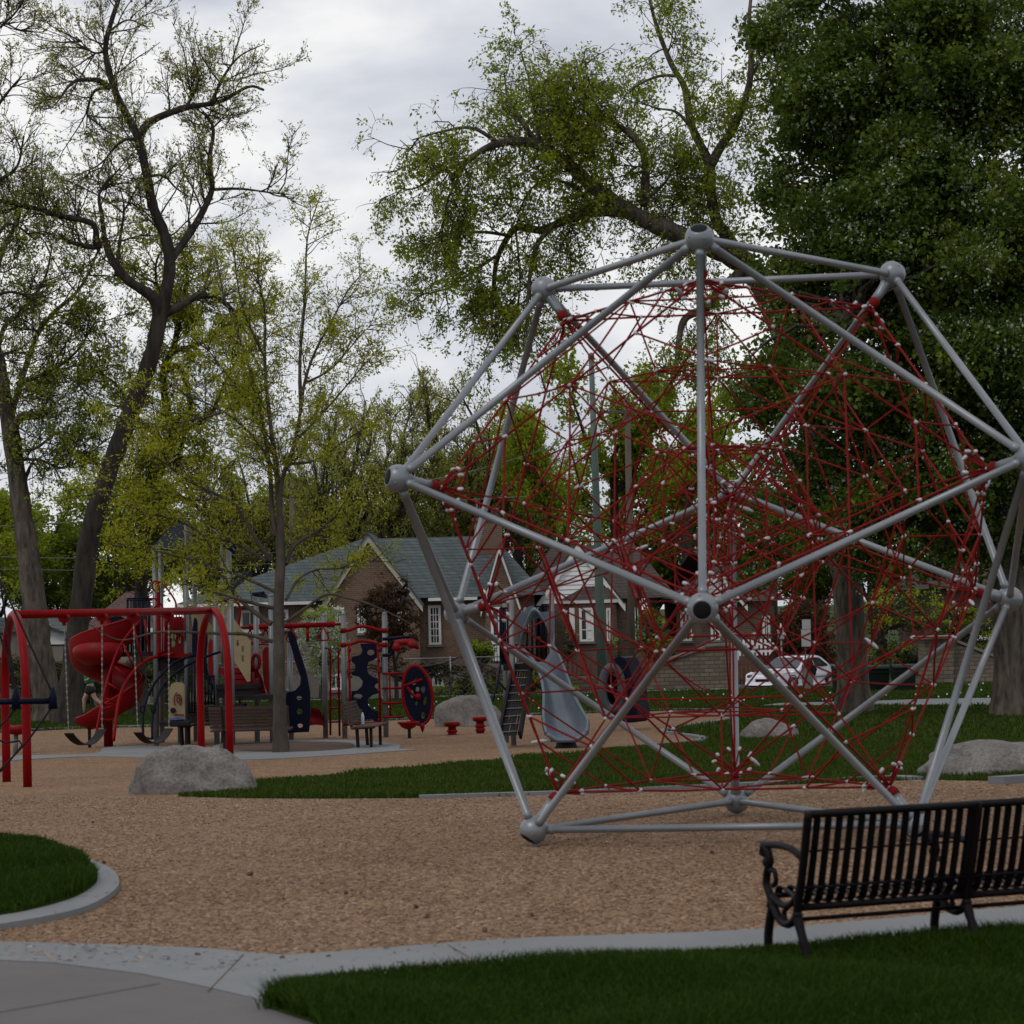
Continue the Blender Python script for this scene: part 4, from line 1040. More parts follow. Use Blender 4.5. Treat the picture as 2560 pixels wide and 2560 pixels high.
# ================================================================== main play structure
YS = 53.0
def pl(pts, Y): return [P(x, y, Y) for x, y in pts]
def ell(px, py, rx, ry, Y, n=18, rot=0):
    c, s = math.cos(rot), math.sin(rot)
    return [P(px + rx * math.cos(a) * c - ry * math.sin(a) * s, py + rx * math.cos(a) * s + ry * math.sin(a) * c, Y) for a in [2 * math.pi * i / n for i in range(n)]]
def smooth_px(pts, n=None):
    q = catmull(np.array(list(pts) + [pts[0]]), n or len(pts) * 4); return [tuple(x) for x in q[:-1]]
ps = thing('play_structure', 'large red and navy play structure with spiral slide, decks and overhead bars', 'play structure', (P(560, 1830, YS).x, YS, G(YS)))
def post(px, yt, Y, par, px2=None, r=.057, mat='post'):
    a = P(px, yt, Y); b = Vector((P(px2 if px2 else px + 3, 1800, Y).x, Y, G(Y) - .1)); m = MB()
    m.tube([b, a], r, 14); m.lathe(a, [(r * .98, 0), (r * .9, .03), (r * .5, .055), (.003, .062)], 14)
    m.build('post', mat, par)
for (x, yt, Y) in ((387, 1380, 53), (401, 1372, 55), (464, 1366, 53), (486, 1380, 55), (557, 1366, 54.6), (572, 1368, 56.2), (538, 1488, 52.6), (577, 1476, 51.8),
                   (639, 1488, 53.5), (677, 1492, 52.6), (724, 1600, 54.5), (810, 1541, 55), (858, 1538, 54.4), (961, 1536, 54.4), (447, 1650, 54), (495, 1640, 54.6)):
    post(x, yt, Y, ps)
def deck(x0, x1, y, Ya, Yb, th=.09, drop=0):
    a, b = P(x0, y, Ya), P(x1, y, Ya); m = MB(); wall_box(m, a.x, b.x, a.z - th, a.z, Ya, Yb)
    if drop: wall_box(m, a.x + .04, b.x - .04, a.z - drop, a.z - th - .003, Ya + .04, Yb - .04)
    m.build('deck', 'deck', ps)
deck(290, 400, 1632, 53, 55); deck(388, 474, 1634, 53, 55.4, .1, .38); deck(540, 640, 1712, 52.4, 54.4, .1, .28); deck(580, 680, 1740, 52.0, 54.2, .09); deck(398, 470, 1806, 51.5, 53, .07); deck(505, 605, 1766, 51.6, 52.6, .05)
# navy bar railings
def bars(x0, x1, yt, yb, Y, n, mat='navy', r=.016, yt2=None, yb2=None):
    yt2 = yt if yt2 is None else yt2; yb2 = yb if yb2 is None else yb2
    m = MB()
    for i in range(n):
        t = i / (n - 1); m.tube([P(x0 + (x1 - x0) * t, yt + (yt2 - yt) * t, Y), P(x0 + (x1 - x0) * t + 1, yb + (yb2 - yb) * t, Y)], r, 6)
    m.tube([P(x0 - 2, yt, Y), P(x1 + 2, yt2, Y)], r * 1.15, 6); m.tube([P(x0 - 2, yb, Y), P(x1 + 2, yb2, Y)], r * 1.15, 6)
    m.build('railing', mat, ps)
bars(318, 383, 1500, 1632, 53.1, 8); bars(320, 383, 1496, 1630, 54.9, 6); bars(472, 500, 1655, 1782, 52.6, 5, 'navy', .014); bars(505, 535, 1690, 1765, 52.4, 5)
bars(300, 316, 1620, 1632, 53.2, 3)
# red bars between front posts
bars(394, 412, 1540, 1636, 52.9, 4, 'red', .013); bars(434, 462, 1536, 1600, 52.92, 5, 'red', .012)
# red enclosure panel with cut-outs
m = MB(); m.plate([pl([(412, 1556), (420, 1544), (452, 1541), (463, 1548), (466, 1638), (410, 1638)], 53.05),
                   pl(smooth_px([(424, 1590), (432, 1583), (441, 1590), (437, 1600), (438, 1612), (431, 1618), (428, 1606), (430, 1598)], 24), 53.05),
                   ell(449, 1600, 3.5, 9, 53.05), ell(456, 1585, 2.5, 7, 53.05)], (0, .045, 0))
m.build('panel', 'redpl', ps)
m = MB(); a, b = P(398, 1636, 52.95), P(472, 1640, 52.95); m.beam(a, b, .06, .10); m.build('deck_trim', 'red', ps)
# red climbing pole with loops
def ptube(pts, Y, r, mat, name, n=8, k=None, curve=True, dY=0.0, par=None):
    q = [tuple(P(x, y, Y + dY * i / max(1, len(pts) - 1))) for i, (x, y) in enumerate(pts)]
    if curve: q = catmull(np.array(q), k or len(pts) * 4)
    m = MB(); m.tube([Vector(v) for v in q], r, n); return m.build(name, mat, par or ps)
ptube([(398, 1640), (396, 1560), (396, 1480), (395, 1453)], 52.6, .042, 'red', 'climbing_pole')
ptube([(395, 1454), (386, 1453), (380, 1462), (384, 1474), (393, 1480)], 52.6, .02, 'red', 'pole_loop')
ptube([(395, 1454), (408, 1460), (424, 1480), (438, 1503), (441, 1522)], 52.6, .02, 'red', 'pole_loop')
ptube([(372, 1536), (390, 1515), (398, 1507), (407, 1520), (408, 1545)], 52.6, .02, 'red', 'pole_loop')
ptube([(372, 1498), (388, 1497), (396, 1510)], 52.6, .018, 'red', 'pole_loop')
# roofs
def roof4(cx, cy_apex, cyb, w, Yc, name='roof', mat='navy'):
    a = P(cx, cy_apex, Yc); b = P(cx, cyb, Yc); h_ = w / 2; m = MB()
    n = 6; V = []
    for j in range(n + 1):
        t = j / n; k = h_ * (t ** .85); z = a.z + (b.z - a.z) * (t ** 1.15)
        V.append([Vector((a.x + sx * k, Yc + sy * k, z)) for sx, sy in ((-1, -1), (1, -1), (1, 1), (-1, 1))])
    for j in range(n):
        for q in range(4): m.add([V[j][q], V[j][(q + 1) % 4], V[j + 1][(q + 1) % 4], V[j + 1][q]], [(0, 1, 2, 3)])
    for j in range(n):
        for q in range(4): m.add([p - ZA * .04 for p in (V[j][q], V[j][(q + 1) % 4], V[j + 1][(q + 1) % 4], V[j + 1][q])], [(3, 2, 1, 0)])
    m.build(name, mat, ps, fix=False)
def quadroof(pts, th=.05, name='roof', mat='navy'):
    m = MB(); m.prism(pts, (0, 0, -th)); return m.build(name, mat, ps)
quadroof([P(458, 1286, 54), P(380, 1366, 52.6), P(462, 1376, 52.4)]); quadroof([P(459, 1284, 54.02), P(463.5, 1375, 52.4), P(496, 1388, 54.0), P(500, 1376, 55.4)])
quadroof([P(458, 1285, 54.1), P(502, 1376, 55.5), P(404, 1362, 55.6), P(379, 1365, 52.7)])
m = MB(); m.tube([P(462, 1300, 53.3), P(463, 1378, 52.35)], .012, 5); m.tube([P(380, 1367, 52.55), P(463, 1378, 52.35)], .012, 5); m.build('roof_edge', 'post', ps)
quadroof([P(514, 1312, 55), P(556, 1342, 54.2), P(592, 1362, 54.4), P(584, 1372, 55.6), P(540, 1340, 56.4)]); quadroof([P(552, 1340, 54.1), P(592, 1363, 54.3), P(586, 1380, 54.2), P(566, 1367, 54.0)])
m = MB(); m.tube([P(516, 1315, 55), P(572, 1372, 54.2)], .012, 5); m.tube([P(524, 1313, 55), P(588, 1377, 54.1)], .012, 5); m.build('roof_edge', 'post', ps)
quadroof([P(545, 1488, 52.0), P(602, 1424, 53), P(632, 1430, 53.4), P(578, 1474, 52.2)]); quadroof([P(585, 1430, 53.2), P(632, 1426, 53.4), P(628, 1436, 53.4), P(600, 1432, 53)])
quadroof([P(630, 1482, 52.7), P(660, 1478, 53), P(668, 1488, 53.2), P(648, 1486, 52.8)], .06)
# beige stair panels
def bpanel(pts, holes, Y):
    m = MB(); m.plate([pl(pts, Y)] + [pl(h_, Y) for h_ in holes], (0, .04, 0)); return m.build('stair_panel', 'beige', ps)
slot = lambda x, y, w=3, hh=8: [(x - w, y - hh), (x + w, y - hh), (x + w, y + hh), (x - w, y + hh)]
bpanel([(545, 1514), (556, 1510), (568, 1516), (575, 1535), (627, 1604), (626, 1703), (618, 1705), (568, 1622), (556, 1600)], [slot(563, 1530), slot(563, 1552), slot(594, 1608), slot(607, 1622), slot(607, 1646), slot(594, 1584, 2, 6)], 52.5)
bpanel([(474, 1514), (486, 1511), (496, 1520), (534, 1572), (534, 1620), (480, 1560)], [slot(486, 1530), slot(489, 1552)], 54.2)
# stairs under the beige panel
m = MB()
for i in range(3):
    p = P(588 + i * 11, 1668 + i * 14, 53); wall_box(m, p.x - .3, p.x + .3, p.z - .14 + .002 * i, p.z, 52.6, 53.5)
m.build('steps', 'redpl', ps)
for (pts, mat_) in (([(486, 1543), (492, 1548), (494, 1570), (492, 1640), (482, 1640), (480, 1600), (482, 1565)], 'navy'),
                    ([(513, 1580), (519, 1590), (516, 1640), (520, 1680), (530, 1705), (534, 1726), (516, 1700), (508, 1670), (506, 1630), (508, 1600)], 'navy'),
                    ([(526, 1596), (531, 1600), (531, 1640), (534, 1700), (524, 1690), (521, 1650), (521, 1612)], 'redpl')):
    m = MB(); m.plate([pl(smooth_px(pts), 52.7 if mat_ == 'navy' else 52.6)], (0, .05, 0)); m.build('side_panel', mat_, ps)
# beige activity panel with red swirl near the ground
ap_ = MB(); ap_.plate([pl([(421, 1803), (423, 1725), (428, 1710), (440, 1705), (455, 1706), (461, 1712), (463, 1803)], 52.3)], (0, .04, 0)); ap_ = ap_.build('activity_panel', 'beige', ps)
for (r_, a0, a1) in ((14, -2.4, 1.2), (20, 2.4, 4.4), (7, 0, 6.2)):
    m = MB(); m.tube([P(455 - 9 + r_ * .55 * math.cos(a), 1750 + r_ * math.sin(a), 52.27) for a in np.linspace(a0, a1, 16)], .012, 5); m.build('swirl', 'redpl', ap_)
m = MB(); m.tube([P(436, 1787, 52.27), P(460, 1787, 52.27)], .012, 5); m.build('stripe', 'redpl', ap_)
m = MB(); m.lathe(P(433, 1776, 52.28), [(.06, 0), (.06, .03)], 12, (0, -1, 0)); m.build('knob', 'deck', ap_)
m = MB(); p = P(443, 1799, 52.0); m.ball(p, .17, 14, 6, (0, 0, 1), .22); m.build('dish', 'blue', ap_)
# spiral slide
sc_ = P(268, 1700, 53.4); zt_, zb_ = P(268, 1592, 53.4).z, P(268, 1812, 53.4).z
prof_s = [(.10, .30), (.13, .10), (.22, 0), (.50, -.03), (.66, .06), (.74, .24), (.76, .50)]
th0, th1 = rad(20), rad(-500); ns = 60; V = []
for i in range(ns):
    t = i / (ns - 1); th = th0 + (th1 - th0) * t; z = zt_ + (zb_ - zt_) * min(1, t * 1.04) ** 1.1; wall = 1.1 if t < .45 else (.95 if t < .8 else .95 - (t - .8) * 3.2)
    up = [1, 1, 1, 1, 1, wall, wall]
    V.append([Vector((sc_.x + r_ * math.cos(th), sc_.y + r_ * math.sin(th), z + h_ * u_)) for (r_, h_), u_ in zip(prof_s, up)])
m = MB(); np_ = len(prof_s); vs = [p for r_ in V for p in r_]; off = [Vector((0, 0, -.035))] * len(vs)
fs = []
for i in range(ns - 1):
    for j in range(np_ - 1): fs.append((i * np_ + j, i * np_ + j + 1, (i + 1) * np_ + j + 1, (i + 1) * np_ + j))
m.add(vs, fs, True)
vo = []
for i in range(ns):
    th = th0 + (th1 - th0) * i / (ns - 1)
    for j in range(np_):
        p = V[i][j]; k = .05 if j >= 4 else 0
        vo.append(p + Vector((math.cos(th) * k, math.sin(th) * k, -.045 if j < 5 else -.01)))
m.add(vo, [tuple(reversed(f)) for f in fs], True)
m.tube([r_[-1] + Vector((0, 0, .01)) for r_ in V], .035, 8)
ss = m.build('spiral_slide', 'redpl', ps, fix=False)
m = MB(); m.lathe(Vector((sc_.x, sc_.y, zt_ + .05)), [(.10, -2.4), (.10, .3)], 14); m.build('slide_post', 'redpl', ss)
m = MB(); p = P(223, 1810, 53.0); m.tube([Vector((p.x, p.y, G(53) - .1)), p], .035, 8); p = P(283, 1640, 53.6); m.build('support', 'deck', ss)
# hood at the top of the slide (rounded shell, open towards the deck)
m = MB(); hc = P(256, 1627, 53.1); vs = []; fs = []
nn, mm = 16, 9
for i in range(nn + 1):
    a = rad(75) + rad(245) * i / nn
    for j in range(mm + 1):
        b_ = rad(-52) + rad(84) * j / mm
        rx, rz = .64, .36
        vs.append(hc + Vector((rx * math.cos(a) * math.cos(b_), rx * .9 * math.sin(a) * math.cos(b_), rz * math.sin(b_))))
for i in range(nn):
    for j in range(mm): fs.append((i * (mm + 1) + j, (i + 1) * (mm + 1) + j, (i + 1) * (mm + 1) + j + 1, i * (mm + 1) + j + 1))
m.add(vs, fs, True); m.add([v.lerp(hc, .06) for v in vs], [tuple(reversed(f)) for f in fs], True); m.build('hood', 'redpl', ss, fix=False)
m = MB(); m.plate([pl(smooth_px([(262, 1560), (275, 1545), (300, 1540), (318, 1556), (318, 1585), (296, 1592), (275, 1586)]), 53.6)], (0, .05, 0)); m.build('slide_canopy', 'navy', ps)
m = MB(); m.plate([pl(smooth_px([(258, 1536), (275, 1540), (292, 1548), (284, 1560), (265, 1558)]), 53.7)], (0, .05, 0)); m.build('canopy_cap', 'redpl', ps)
for q in ((286, 1616, 318, 1590), (300, 1620, 320, 1596)): ptube([(q[0], q[1]), (q[2], q[3])], 53, .02, 'navy', 'brace', curve=False)
# red arched ladder
A1 = [(238, 1846), (255, 1760), (272, 1690), (295, 1625), (325, 1580), (352, 1550)]
A2 = [(284, 1852), (291, 1790), (300, 1740), (318, 1700), (350, 1662), (385, 1643), (435, 1634)]
ptube(A1, 51.6, .028, 'red', 'arch_rail', dY=1.2); ptube(A2, 51.2, .036, 'red', 'arch_rail', dY=1.6)
for (a, b) in (((246, 1798), (283, 1800)), ((252, 1776), (290, 1762)), ((252, 1760), (290, 1760)), ((258, 1744), (294, 1756)), ((268, 1707), (303, 1727)), ((288, 1667), (317, 1694)), ((308, 1610), (336, 1672)), ((335, 1570), (356, 1655)), ((362, 1548), (374, 1636))):
    ptube([a, b], 51.9, .022, 'red', 'rung', curve=False)
# navy arched climber
B1 = [(358, 1842), (357, 1800), (362, 1762), (378, 1722), (405, 1685), (440, 1654), (485, 1638)]
B2 = [(381, 1848), (381, 1800), (388, 1760), (404, 1720), (430, 1690), (470, 1662), (520, 1640), (550, 1630)]
ptube(B1, 51.2, .028, 'navy', 'arch_rail', dY=1.0); ptube(B2, 51.0, .028, 'navy', 'arch_rail', dY=1.2)
ptube([(358, 1842), (381, 1848)], 51.1, .02, 'deck', 'rung', curve=False)
for (cx, cy) in ((356, 1773), (384, 1775)):
    m = MB(); m.tube(ell(cx, cy, 5, 9, 51.2, 14), .014, 6, closed=True); m.build('rung_loop', 'navy', ps)
# red rails over the stairs
ptube([(508, 1503), (560, 1503), (590, 1505), (600, 1520), (598, 1550), (590, 1580)], 54, .028, 'red', 'hand_rail')
# red slide parts and small bits seen right of the stairs
m = MB(); m.plate([pl(smooth_px([(656, 1630), (664, 1617), (674, 1620), (676, 1660), (676, 1720), (673, 1736), (662, 1716), (657, 1680)]), 53.0)], (0, .12, 0)); m.build('slide_side', 'redpl', ps)
m = MB(); m.plate([pl(smooth_px([(626, 1652), (640, 1668), (655, 1695), (664, 1730), (672, 1738), (655, 1734), (640, 1712), (627, 1680)]), 53.3)], (0, .10, 0)); m.build('slide_side', 'redpl', ps)
m = MB(); m.tube(ell(640, 1655, 9, 18, 52.9, 20), .04, 8, closed=True); m.build('grab_ring', 'redpl', ps)
ptube([(596, 1746), (603, 1768)], 52.2, .025, 'red', 'brace', curve=False)
# overhead bar with triangular handles
m = MB(); m.tube([P(626, 1568, 54.0), P(832, 1561, 54.5)], .055, 12); m.tube([P(572, 1570, 53.6), P(628, 1568, 54)], .028, 8); m.tube([P(830, 1561, 54.5), P(862, 1560, 54.5)], .032, 8)
for x in (628, 660, 722, 770, 822, 832): m.lathe(P(x, 1567.6 - (x - 628) * .034, 54.2), [(.07, -.04), (.07, .04)], 12, (1, 0, 0))
m.build('overhead_bar', 'red', ps)
for (x, s) in ((625, .8), (664, .9), (729, 1), (808, 1)):
    y0_ = 1568 - (x - 628) * .034
    ptube([(x, y0_ + 5), (x - 13 * s, y0_ + 34), (x - 10 * s, y0_ + 40), (x + 12 * s, y0_ + 38), (x + 14 * s, y0_ + 32), (x, y0_ + 5)], 54.2, .018, 'red', 'swing_handle', 6, curve=False)
ptube([(769, 1566), (769, 1604)], 54.2, .035, 'red', 'swing_handle', curve=False); ptube([(585, 1607), (600, 1610), (672, 1611)], 54.0, .018, 'red', 'swing_handle')
ptube([(590, 1580), (584, 1600), (592, 1612)], 54.0, .018, 'red', 'swing_handle')
# tall navy hooked panel with round holes
m = MB(); out = [(719, 1582), (728, 1575), (738, 1590), (748, 1625), (758, 1655), (768, 1690), (775, 1730), (776, 1790), (772, 1830), (716, 1833), (714, 1760), (712, 1736), (722, 1730), (738, 1726), (750, 1712), (752, 1695), (745, 1675), (738, 1655), (730, 1625), (722, 1600)]
m.plate([pl(out, 53.4), ell(748, 1745, 7, 5, 53.4), ell(749, 1778, 7.5, 7, 53.4), ell(750, 1814, 7, 5.5, 53.4)], (0, .10, 0)); m.build('hook_panel', 'navy', ps)
m = MB(); m.ball(P(718, 1727, 53.3), .05, 8, 6); m.build('knob', 'post', ps)
# low red slide end
m = MB(); vs = []; fs = []
for i in range(9):
    t = i / 8; x = 770 + 40 * t; yb = 1815 - 3 * math.sin(t * 3.1) ; yt = 1768 + 10 * t ** 2 + (0 if t < .8 else (t - .8) * 110)
    for (yy, dY) in ((yt, .0), (yt + 10, .12), (yb - 12, .18), (yb, 0), (yb - 6, .8), (yt + 16, .75), (yt, .9)):
        vs.append(P(x, yy, 54.2 + dY))
for i in range(8):
    for j in range(7): fs.append((i * 7 + j, i * 7 + (j + 1) % 7, (i + 1) * 7 + (j + 1) % 7, (i + 1) * 7 + j))
fs += [tuple(range(7)), tuple(range(56, 63))]
m.add(vs, fs, True); m.build('slide_exit', 'redpl', ps)
# thin ladder on the right posts
ptube([(812, 1620), (822, 1622), (826, 1640), (826, 1838)], 54.8, .024, 'red', 'ladder_rail', curve=False); ptube([(856, 1620), (847, 1626), (846, 1640), (849, 1840)], 54.6, .024, 'red', 'ladder_rail', curve=False)
for yy in (1734, 1770, 1805): ptube([(826, yy), (848, yy)], 54.7, .02, 'red', 'rung', curve=False)
# curved red top bars
for (yy, amp) in ((1576, 9), (1612, 8)):
    ptube([(856, yy), (875, yy - 1), (895, yy - amp), (912, yy - amp - 1), (935, yy - 5), (950, yy), (964, yy - 1)], 54.4, .036, 'red', 'arch_bar', 10)
    for x in (858, 962): m = MB(); m.lathe(P(x, yy, 54.4) - ZA * .05, [(.068, 0), (.068, .10)], 12); m.build('clamp_ring', 'red', ps)
# wavy climbing panel in a red frame
wv = [(900, 1609), (944, 1610), (944, 1642), (934, 1650), (922, 1655), (917, 1668), (920, 1682), (932, 1692), (944, 1696), (945, 1708), (937, 1712), (937, 1718), (946, 1724), (946, 1733), (930, 1738), (919, 1748), (920, 1764), (932, 1774), (946, 1777), (947, 1806), (938, 1806), (932, 1799), (918, 1798), (910, 1806), (905, 1795), (906, 1775), (895, 1768), (880, 1760), (878, 1740), (879, 1728), (893, 1726), (904, 1716), (907, 1703), (898, 1692), (879, 1688), (878, 1682), (888, 1675), (888, 1662), (880, 1655), (878, 1643), (890, 1640), (902, 1636), (906, 1625)]
m = MB(); m.plate([pl(wv, 54.35), ell(927, 1631, 9, 7, 54.35), ell(895, 1741, 11, 6, 54.35)], (0, .07, 0)); m.build('climbing_panel', 'navy', ps)
ptube([(872, 1612), (874, 1700), (876, 1809)], 54.35, .026, 'red', 'frame_rail', curve=False); ptube([(944, 1612), (948, 1700), (951, 1809)], 54.35, .026, 'red', 'frame_rail', curve=False)
ptube([(858, 1811), (968, 1806)], 54.35, .034, 'red', 'frame_rail', curve=False)
m = MB()
for yy in (1625, 1650, 1680, 1727, 1762, 1800):
    m.ball(P(875, yy, 54.3), .035, 8, 6); m.ball(P(947, yy, 54.3), .035, 8, 6)
m.build('bolt_heads', 'red', ps)
# telescope and navy bars on the right post
ptube([(956, 1598), (1026, 1592)], 54.2, .036, 'navy', 'cross_tube', curve=False); ptube([(956, 1638), (976, 1637), (983, 1625), (982, 1600)], 54.2, .036, 'navy', 'cross_tube')
ts = MB(); ts.tube([P(985, 1622, 54.0), P(992, 1608, 54.0), P(1010, 1605, 54.0), P(1030, 1606, 54.0), P(1040, 1615, 54.0), P(1046, 1623, 54.0)], [.04, .09, .075, .085, .075, .02], 10); ts.ball(P(992, 1618, 53.9), .1, 10, 6); ts.ball(P(1028, 1612, 53.9), .09, 10, 6); ts.build('telescope', 'redpl', ps)
# short ladder and navigation wheel
for yy in (1684, 1721, 1758, 1793): ptube([(955, yy), (1010, yy - 1)], 54.3, .024, 'red', 'rung', curve=False)
ptube([(974, 1684), (976, 1793)], 54.3, .022, 'red', 'ladder_rail', curve=False)
wr = -.13
m = MB(); hl = [ell(1036, 1701, 6, 12, 54.0, 12, .25), ell(1044, 1723, 4.5, 6, 54.0), ell(1058, 1724, 5, 8, 54.0, 12), ell(1043, 1743, 4, 6, 54.0), ell(1030, 1735, 3.5, 10, 54.0), ell(1063, 1752, 4, 11, 54.0, 12, .2), ell(1041, 1758, 3.5, 5, 54.0), ell(1058, 1788, 5, 8, 54.0), ell(1026, 1716, 3, 6, 54.0)]
m.plate([ell(1044, 1738, 35, 73, 54.0, 40, wr)] + hl[:8], (0, .06, 0)); wp = m.build('wheel_panel', 'navy', ps)
m = MB(); m.tube(ell(1044, 1738, 36, 74, 54.03, 44, wr), .04, 10, closed=True); m.build('rim', 'red', wp)
ptube([(1010, 1715), (1056, 1698)], 53.93, .03, 'red', 'spoke', curve=False, par=wp); ptube([(1018, 1717), (1030, 1735), (1043, 1743)], 53.93, .03, 'red', 'spoke', par=wp)
m = MB(); m.ball(P(1045, 1742, 53.9), .07, 10, 8); m.build('hub', 'red', wp)
# red moulded step and spike under the wheel
def lump(name, px, py, w, h_, Y, par=None, legpx=None, **kw):
    c = P(px, py, Y); m = MB()
    m.lathe(c, [(w * .25, -h_), (w * .62, -h_ * .6), (w * .8, -h_ * .1), (w, h_ * .25), (w * .97, h_ * .5), (w * .75, h_ * .42), (w * .3, h_ * .2), (.01, h_ * .18)], 18)
    o = m.build(name, 'redpl', par, **kw)
    return o, c
ls = thing('rocking_step', 'wide red moulded seat on a short black post under the wheel panel', 'play seat', GP(1023, 1826))
lump('seat', 1021, 1810, .24, .11, 53.5, ls); m = MB(); p = P(1023, 1815, 53.5); m.tube([p, Vector((p.x, p.y, G(53.5) - .05))], .035, 8); m.build('post', 'deck', ls)
m = MB(); m.lathe(P(1056, 1816, 53.6), [(.05, .05), (.05, -.02), (.01, -.13)], 8); m.build('spike', 'red', ps)
for (x, y, w, hh, lb) in ((1130, 1813, .16, .22, 'red moulded stepping stool left of its twin on the chips'), (1200, 1800, .15, .24, 'red moulded stepping stool beside the steep black ladder')):
    Yq = GP(x, 1838 if x < 1150 else 1834).y; c = P(x, y, Yq); g0 = G(Yq)
    t = thing('stepping_stool', lb, 'stepping stool', (c.x, Yq, g0))
    m = MB(); m.lathe(c, [(.08, -.02), (.10, -.10), (.13, -.13), (.10, -.16), (.09, -.18), (.12, -.21), (.10, -.24), (.07, -.32)], 16); m.build('stem', 'redpl', t)
    m = MB(); m.lathe(c, [(.10, -.035), (w * 1.1, -.01), (w * 1.15, .05), (w * 1.05, .075), (.01, .08)], 18); m.build('top', 'redpl', t)

# ================================================================== slide tower on the right
YT = 48.0
st = thing('slide_tower', 'small tower with grey-blue slide, arched hood and perforated steps', 'slide', (P(1330, 1860, YT).x, YT, G(YT)))
def post2(px, yt, Y, px2, name='post'):
    a = P(px, yt, Y); b = Vector((P(px2, 1850, Y).x, Y, G(Y) - .1)); m = MB(); m.tube([b, a], .052, 12); m.lathe(a, [(.051, 0), (.045, .03), (.003, .05)], 12); m.build(name, 'post', st)
post2(1277, 1497, 47.8, 1284); post2(1379, 1487, 49.4, 1382); post2(1262, 1500, 49.6, 1266)
a, b = P(1258, 1661, 47.9), P(1345, 1661, 47.9); m = MB(); wall_box(m, a.x, b.x, a.z - .12, a.z, 47.9, 49.5); m.build('deck', 'deck', st)
def tbars(x0, x1, yt, yb, Y, n, r=.018):
    m = MB()
    for i in range(n): t = i / (n - 1); m.tube([P(x0 + (x1 - x0) * t, yt, Y), P(x0 + (x1 - x0) * t + 1, yb, Y)], r, 6)
    m.tube([P(x0, yt, Y), P(x1, yt, Y)], r, 6); m.tube([P(x0, yb, Y), P(x1, yb, Y)], r, 6); m.build('railing', 'navy', st)
tbars(1250, 1275, 1520, 1658, 48.0, 5); tbars(1318, 1376, 1516, 1650, 49.5, 6)
m = MB(); m.plate([pl([(1249, 1520), (1262, 1519), (1266, 1600), (1268, 1662), (1252, 1662)], 48.9)], (0, .05, 0)); m.build('side_panel', 'navy', st)
# hood: panel with arch
m = MB()
out = [(1292, 1529), (1310, 1529), (1318, 1518), (1330, 1514), (1342, 1520), (1352, 1530), (1384, 1528), (1386, 1576), (1380, 1615), (1374, 1600), (1370, 1575), (1360, 1550), (1346, 1545), (1330, 1550), (1318, 1562), (1308, 1585), (1303, 1612), (1298, 1620), (1294, 1600)]
m.plate([pl(out, 48.3)], (0, .06, 0)); hd = m.build('hood', 'greypl', st)
m = MB(); q = [(1297, 1615), (1303, 1580), (1316, 1545), (1330, 1520), (1342, 1522), (1356, 1540), (1370, 1570), (1381, 1608)]
n = len(q) * 4; W = catmull(np.array([tuple(P(x, y, 48.25)) for x, y in q]), n); vs = []; fs = []
for v in W: vs += [Vector(v), Vector(v) + Vector((0, -.28, -.03)), Vector(v) + Vector((0, -.28, -.07)), Vector(v) + Vector((0, 0, -.05))]
for i in range(n - 1):
    for j in range(4): fs.append((i * 4 + j, i * 4 + (j + 1) % 4, (i + 1) * 4 + (j + 1) % 4, (i + 1) * 4 + j))
m.add(vs, fs, True); m.build('hood_arch', 'greypl', hd)
# slide chute: centreline and half widths in the photo, built as a U-shaped trough coming towards the camera
cl = [((1340, 1655), 48.2, .33), ((1352, 1664), 47.9, .29), ((1372, 1690), 47.5, .25), ((1388, 1730), 47.1, .25), ((1399, 1775), 46.7, .27), ((1408, 1812), 46.3, .33), ((1414, 1835), 46.0, .39), ((1416, 1846), 45.6, .40), ((1417, 1851), 45.3, .36)]
C_ = catmull(np.array([tuple(P(p[0], p[1], Y)) for p, Y, w in cl]), 40); Wd = np.interp(np.linspace(0, 1, 40), np.linspace(0, 1, len(cl)), [w for _, _, w in cl])
m = MB(); vs = []; vo = []; fs = []; npf = 11
for i, (c, w) in enumerate(zip(C_, Wd)):
    t_ = Vector(C_[min(i + 1, 39)]) - Vector(C_[max(i - 1, 0)]); t_.normalize(); side = Vector((1, 0, 0)); up = side.cross(t_).normalized()
    if up.z < 0: up = -up
    wallh = .30
    if i > 33: wallh *= 1 - (i - 33) * .09
    for j in range(npf):
        a = -1 + 2 * j / (npf - 1); hgt = wallh * max(0, (abs(a) - .35) / .65) ** 1.3; x_ = w * (abs(a) ** .85) * (1 if a > 0 else -1)
        p = Vector(c) + side * x_ + up * hgt; vs.append(p); vo.append(p - up * .03 + side * (.04 * a))
for i in range(39):
    for j in range(npf - 1): fs.append((i * npf + j, i * npf + j + 1, (i + 1) * npf + j + 1, (i + 1) * npf + j))
m.add(vs, fs, True); m.add(vo, [tuple(reversed(f)) for f in fs], True)
for e0 in (0, npf - 1): m.tube([vs[i * npf + e0] for i in range(40)], .032, 8)
m.tube([vs[39 * npf + j] for j in range(npf)], .045, 8)
ch = m.build('slide_chute', 'greypl', st, fix=False)
m = MB(); p = P(1416, 1858, 45.4); m.lathe(Vector((p.x, p.y + .2, G(45.4) - .03)), [(.22, 0), (.2, .05), (.15, .2)], 16); m.build('slide_foot', 'deck', ch)
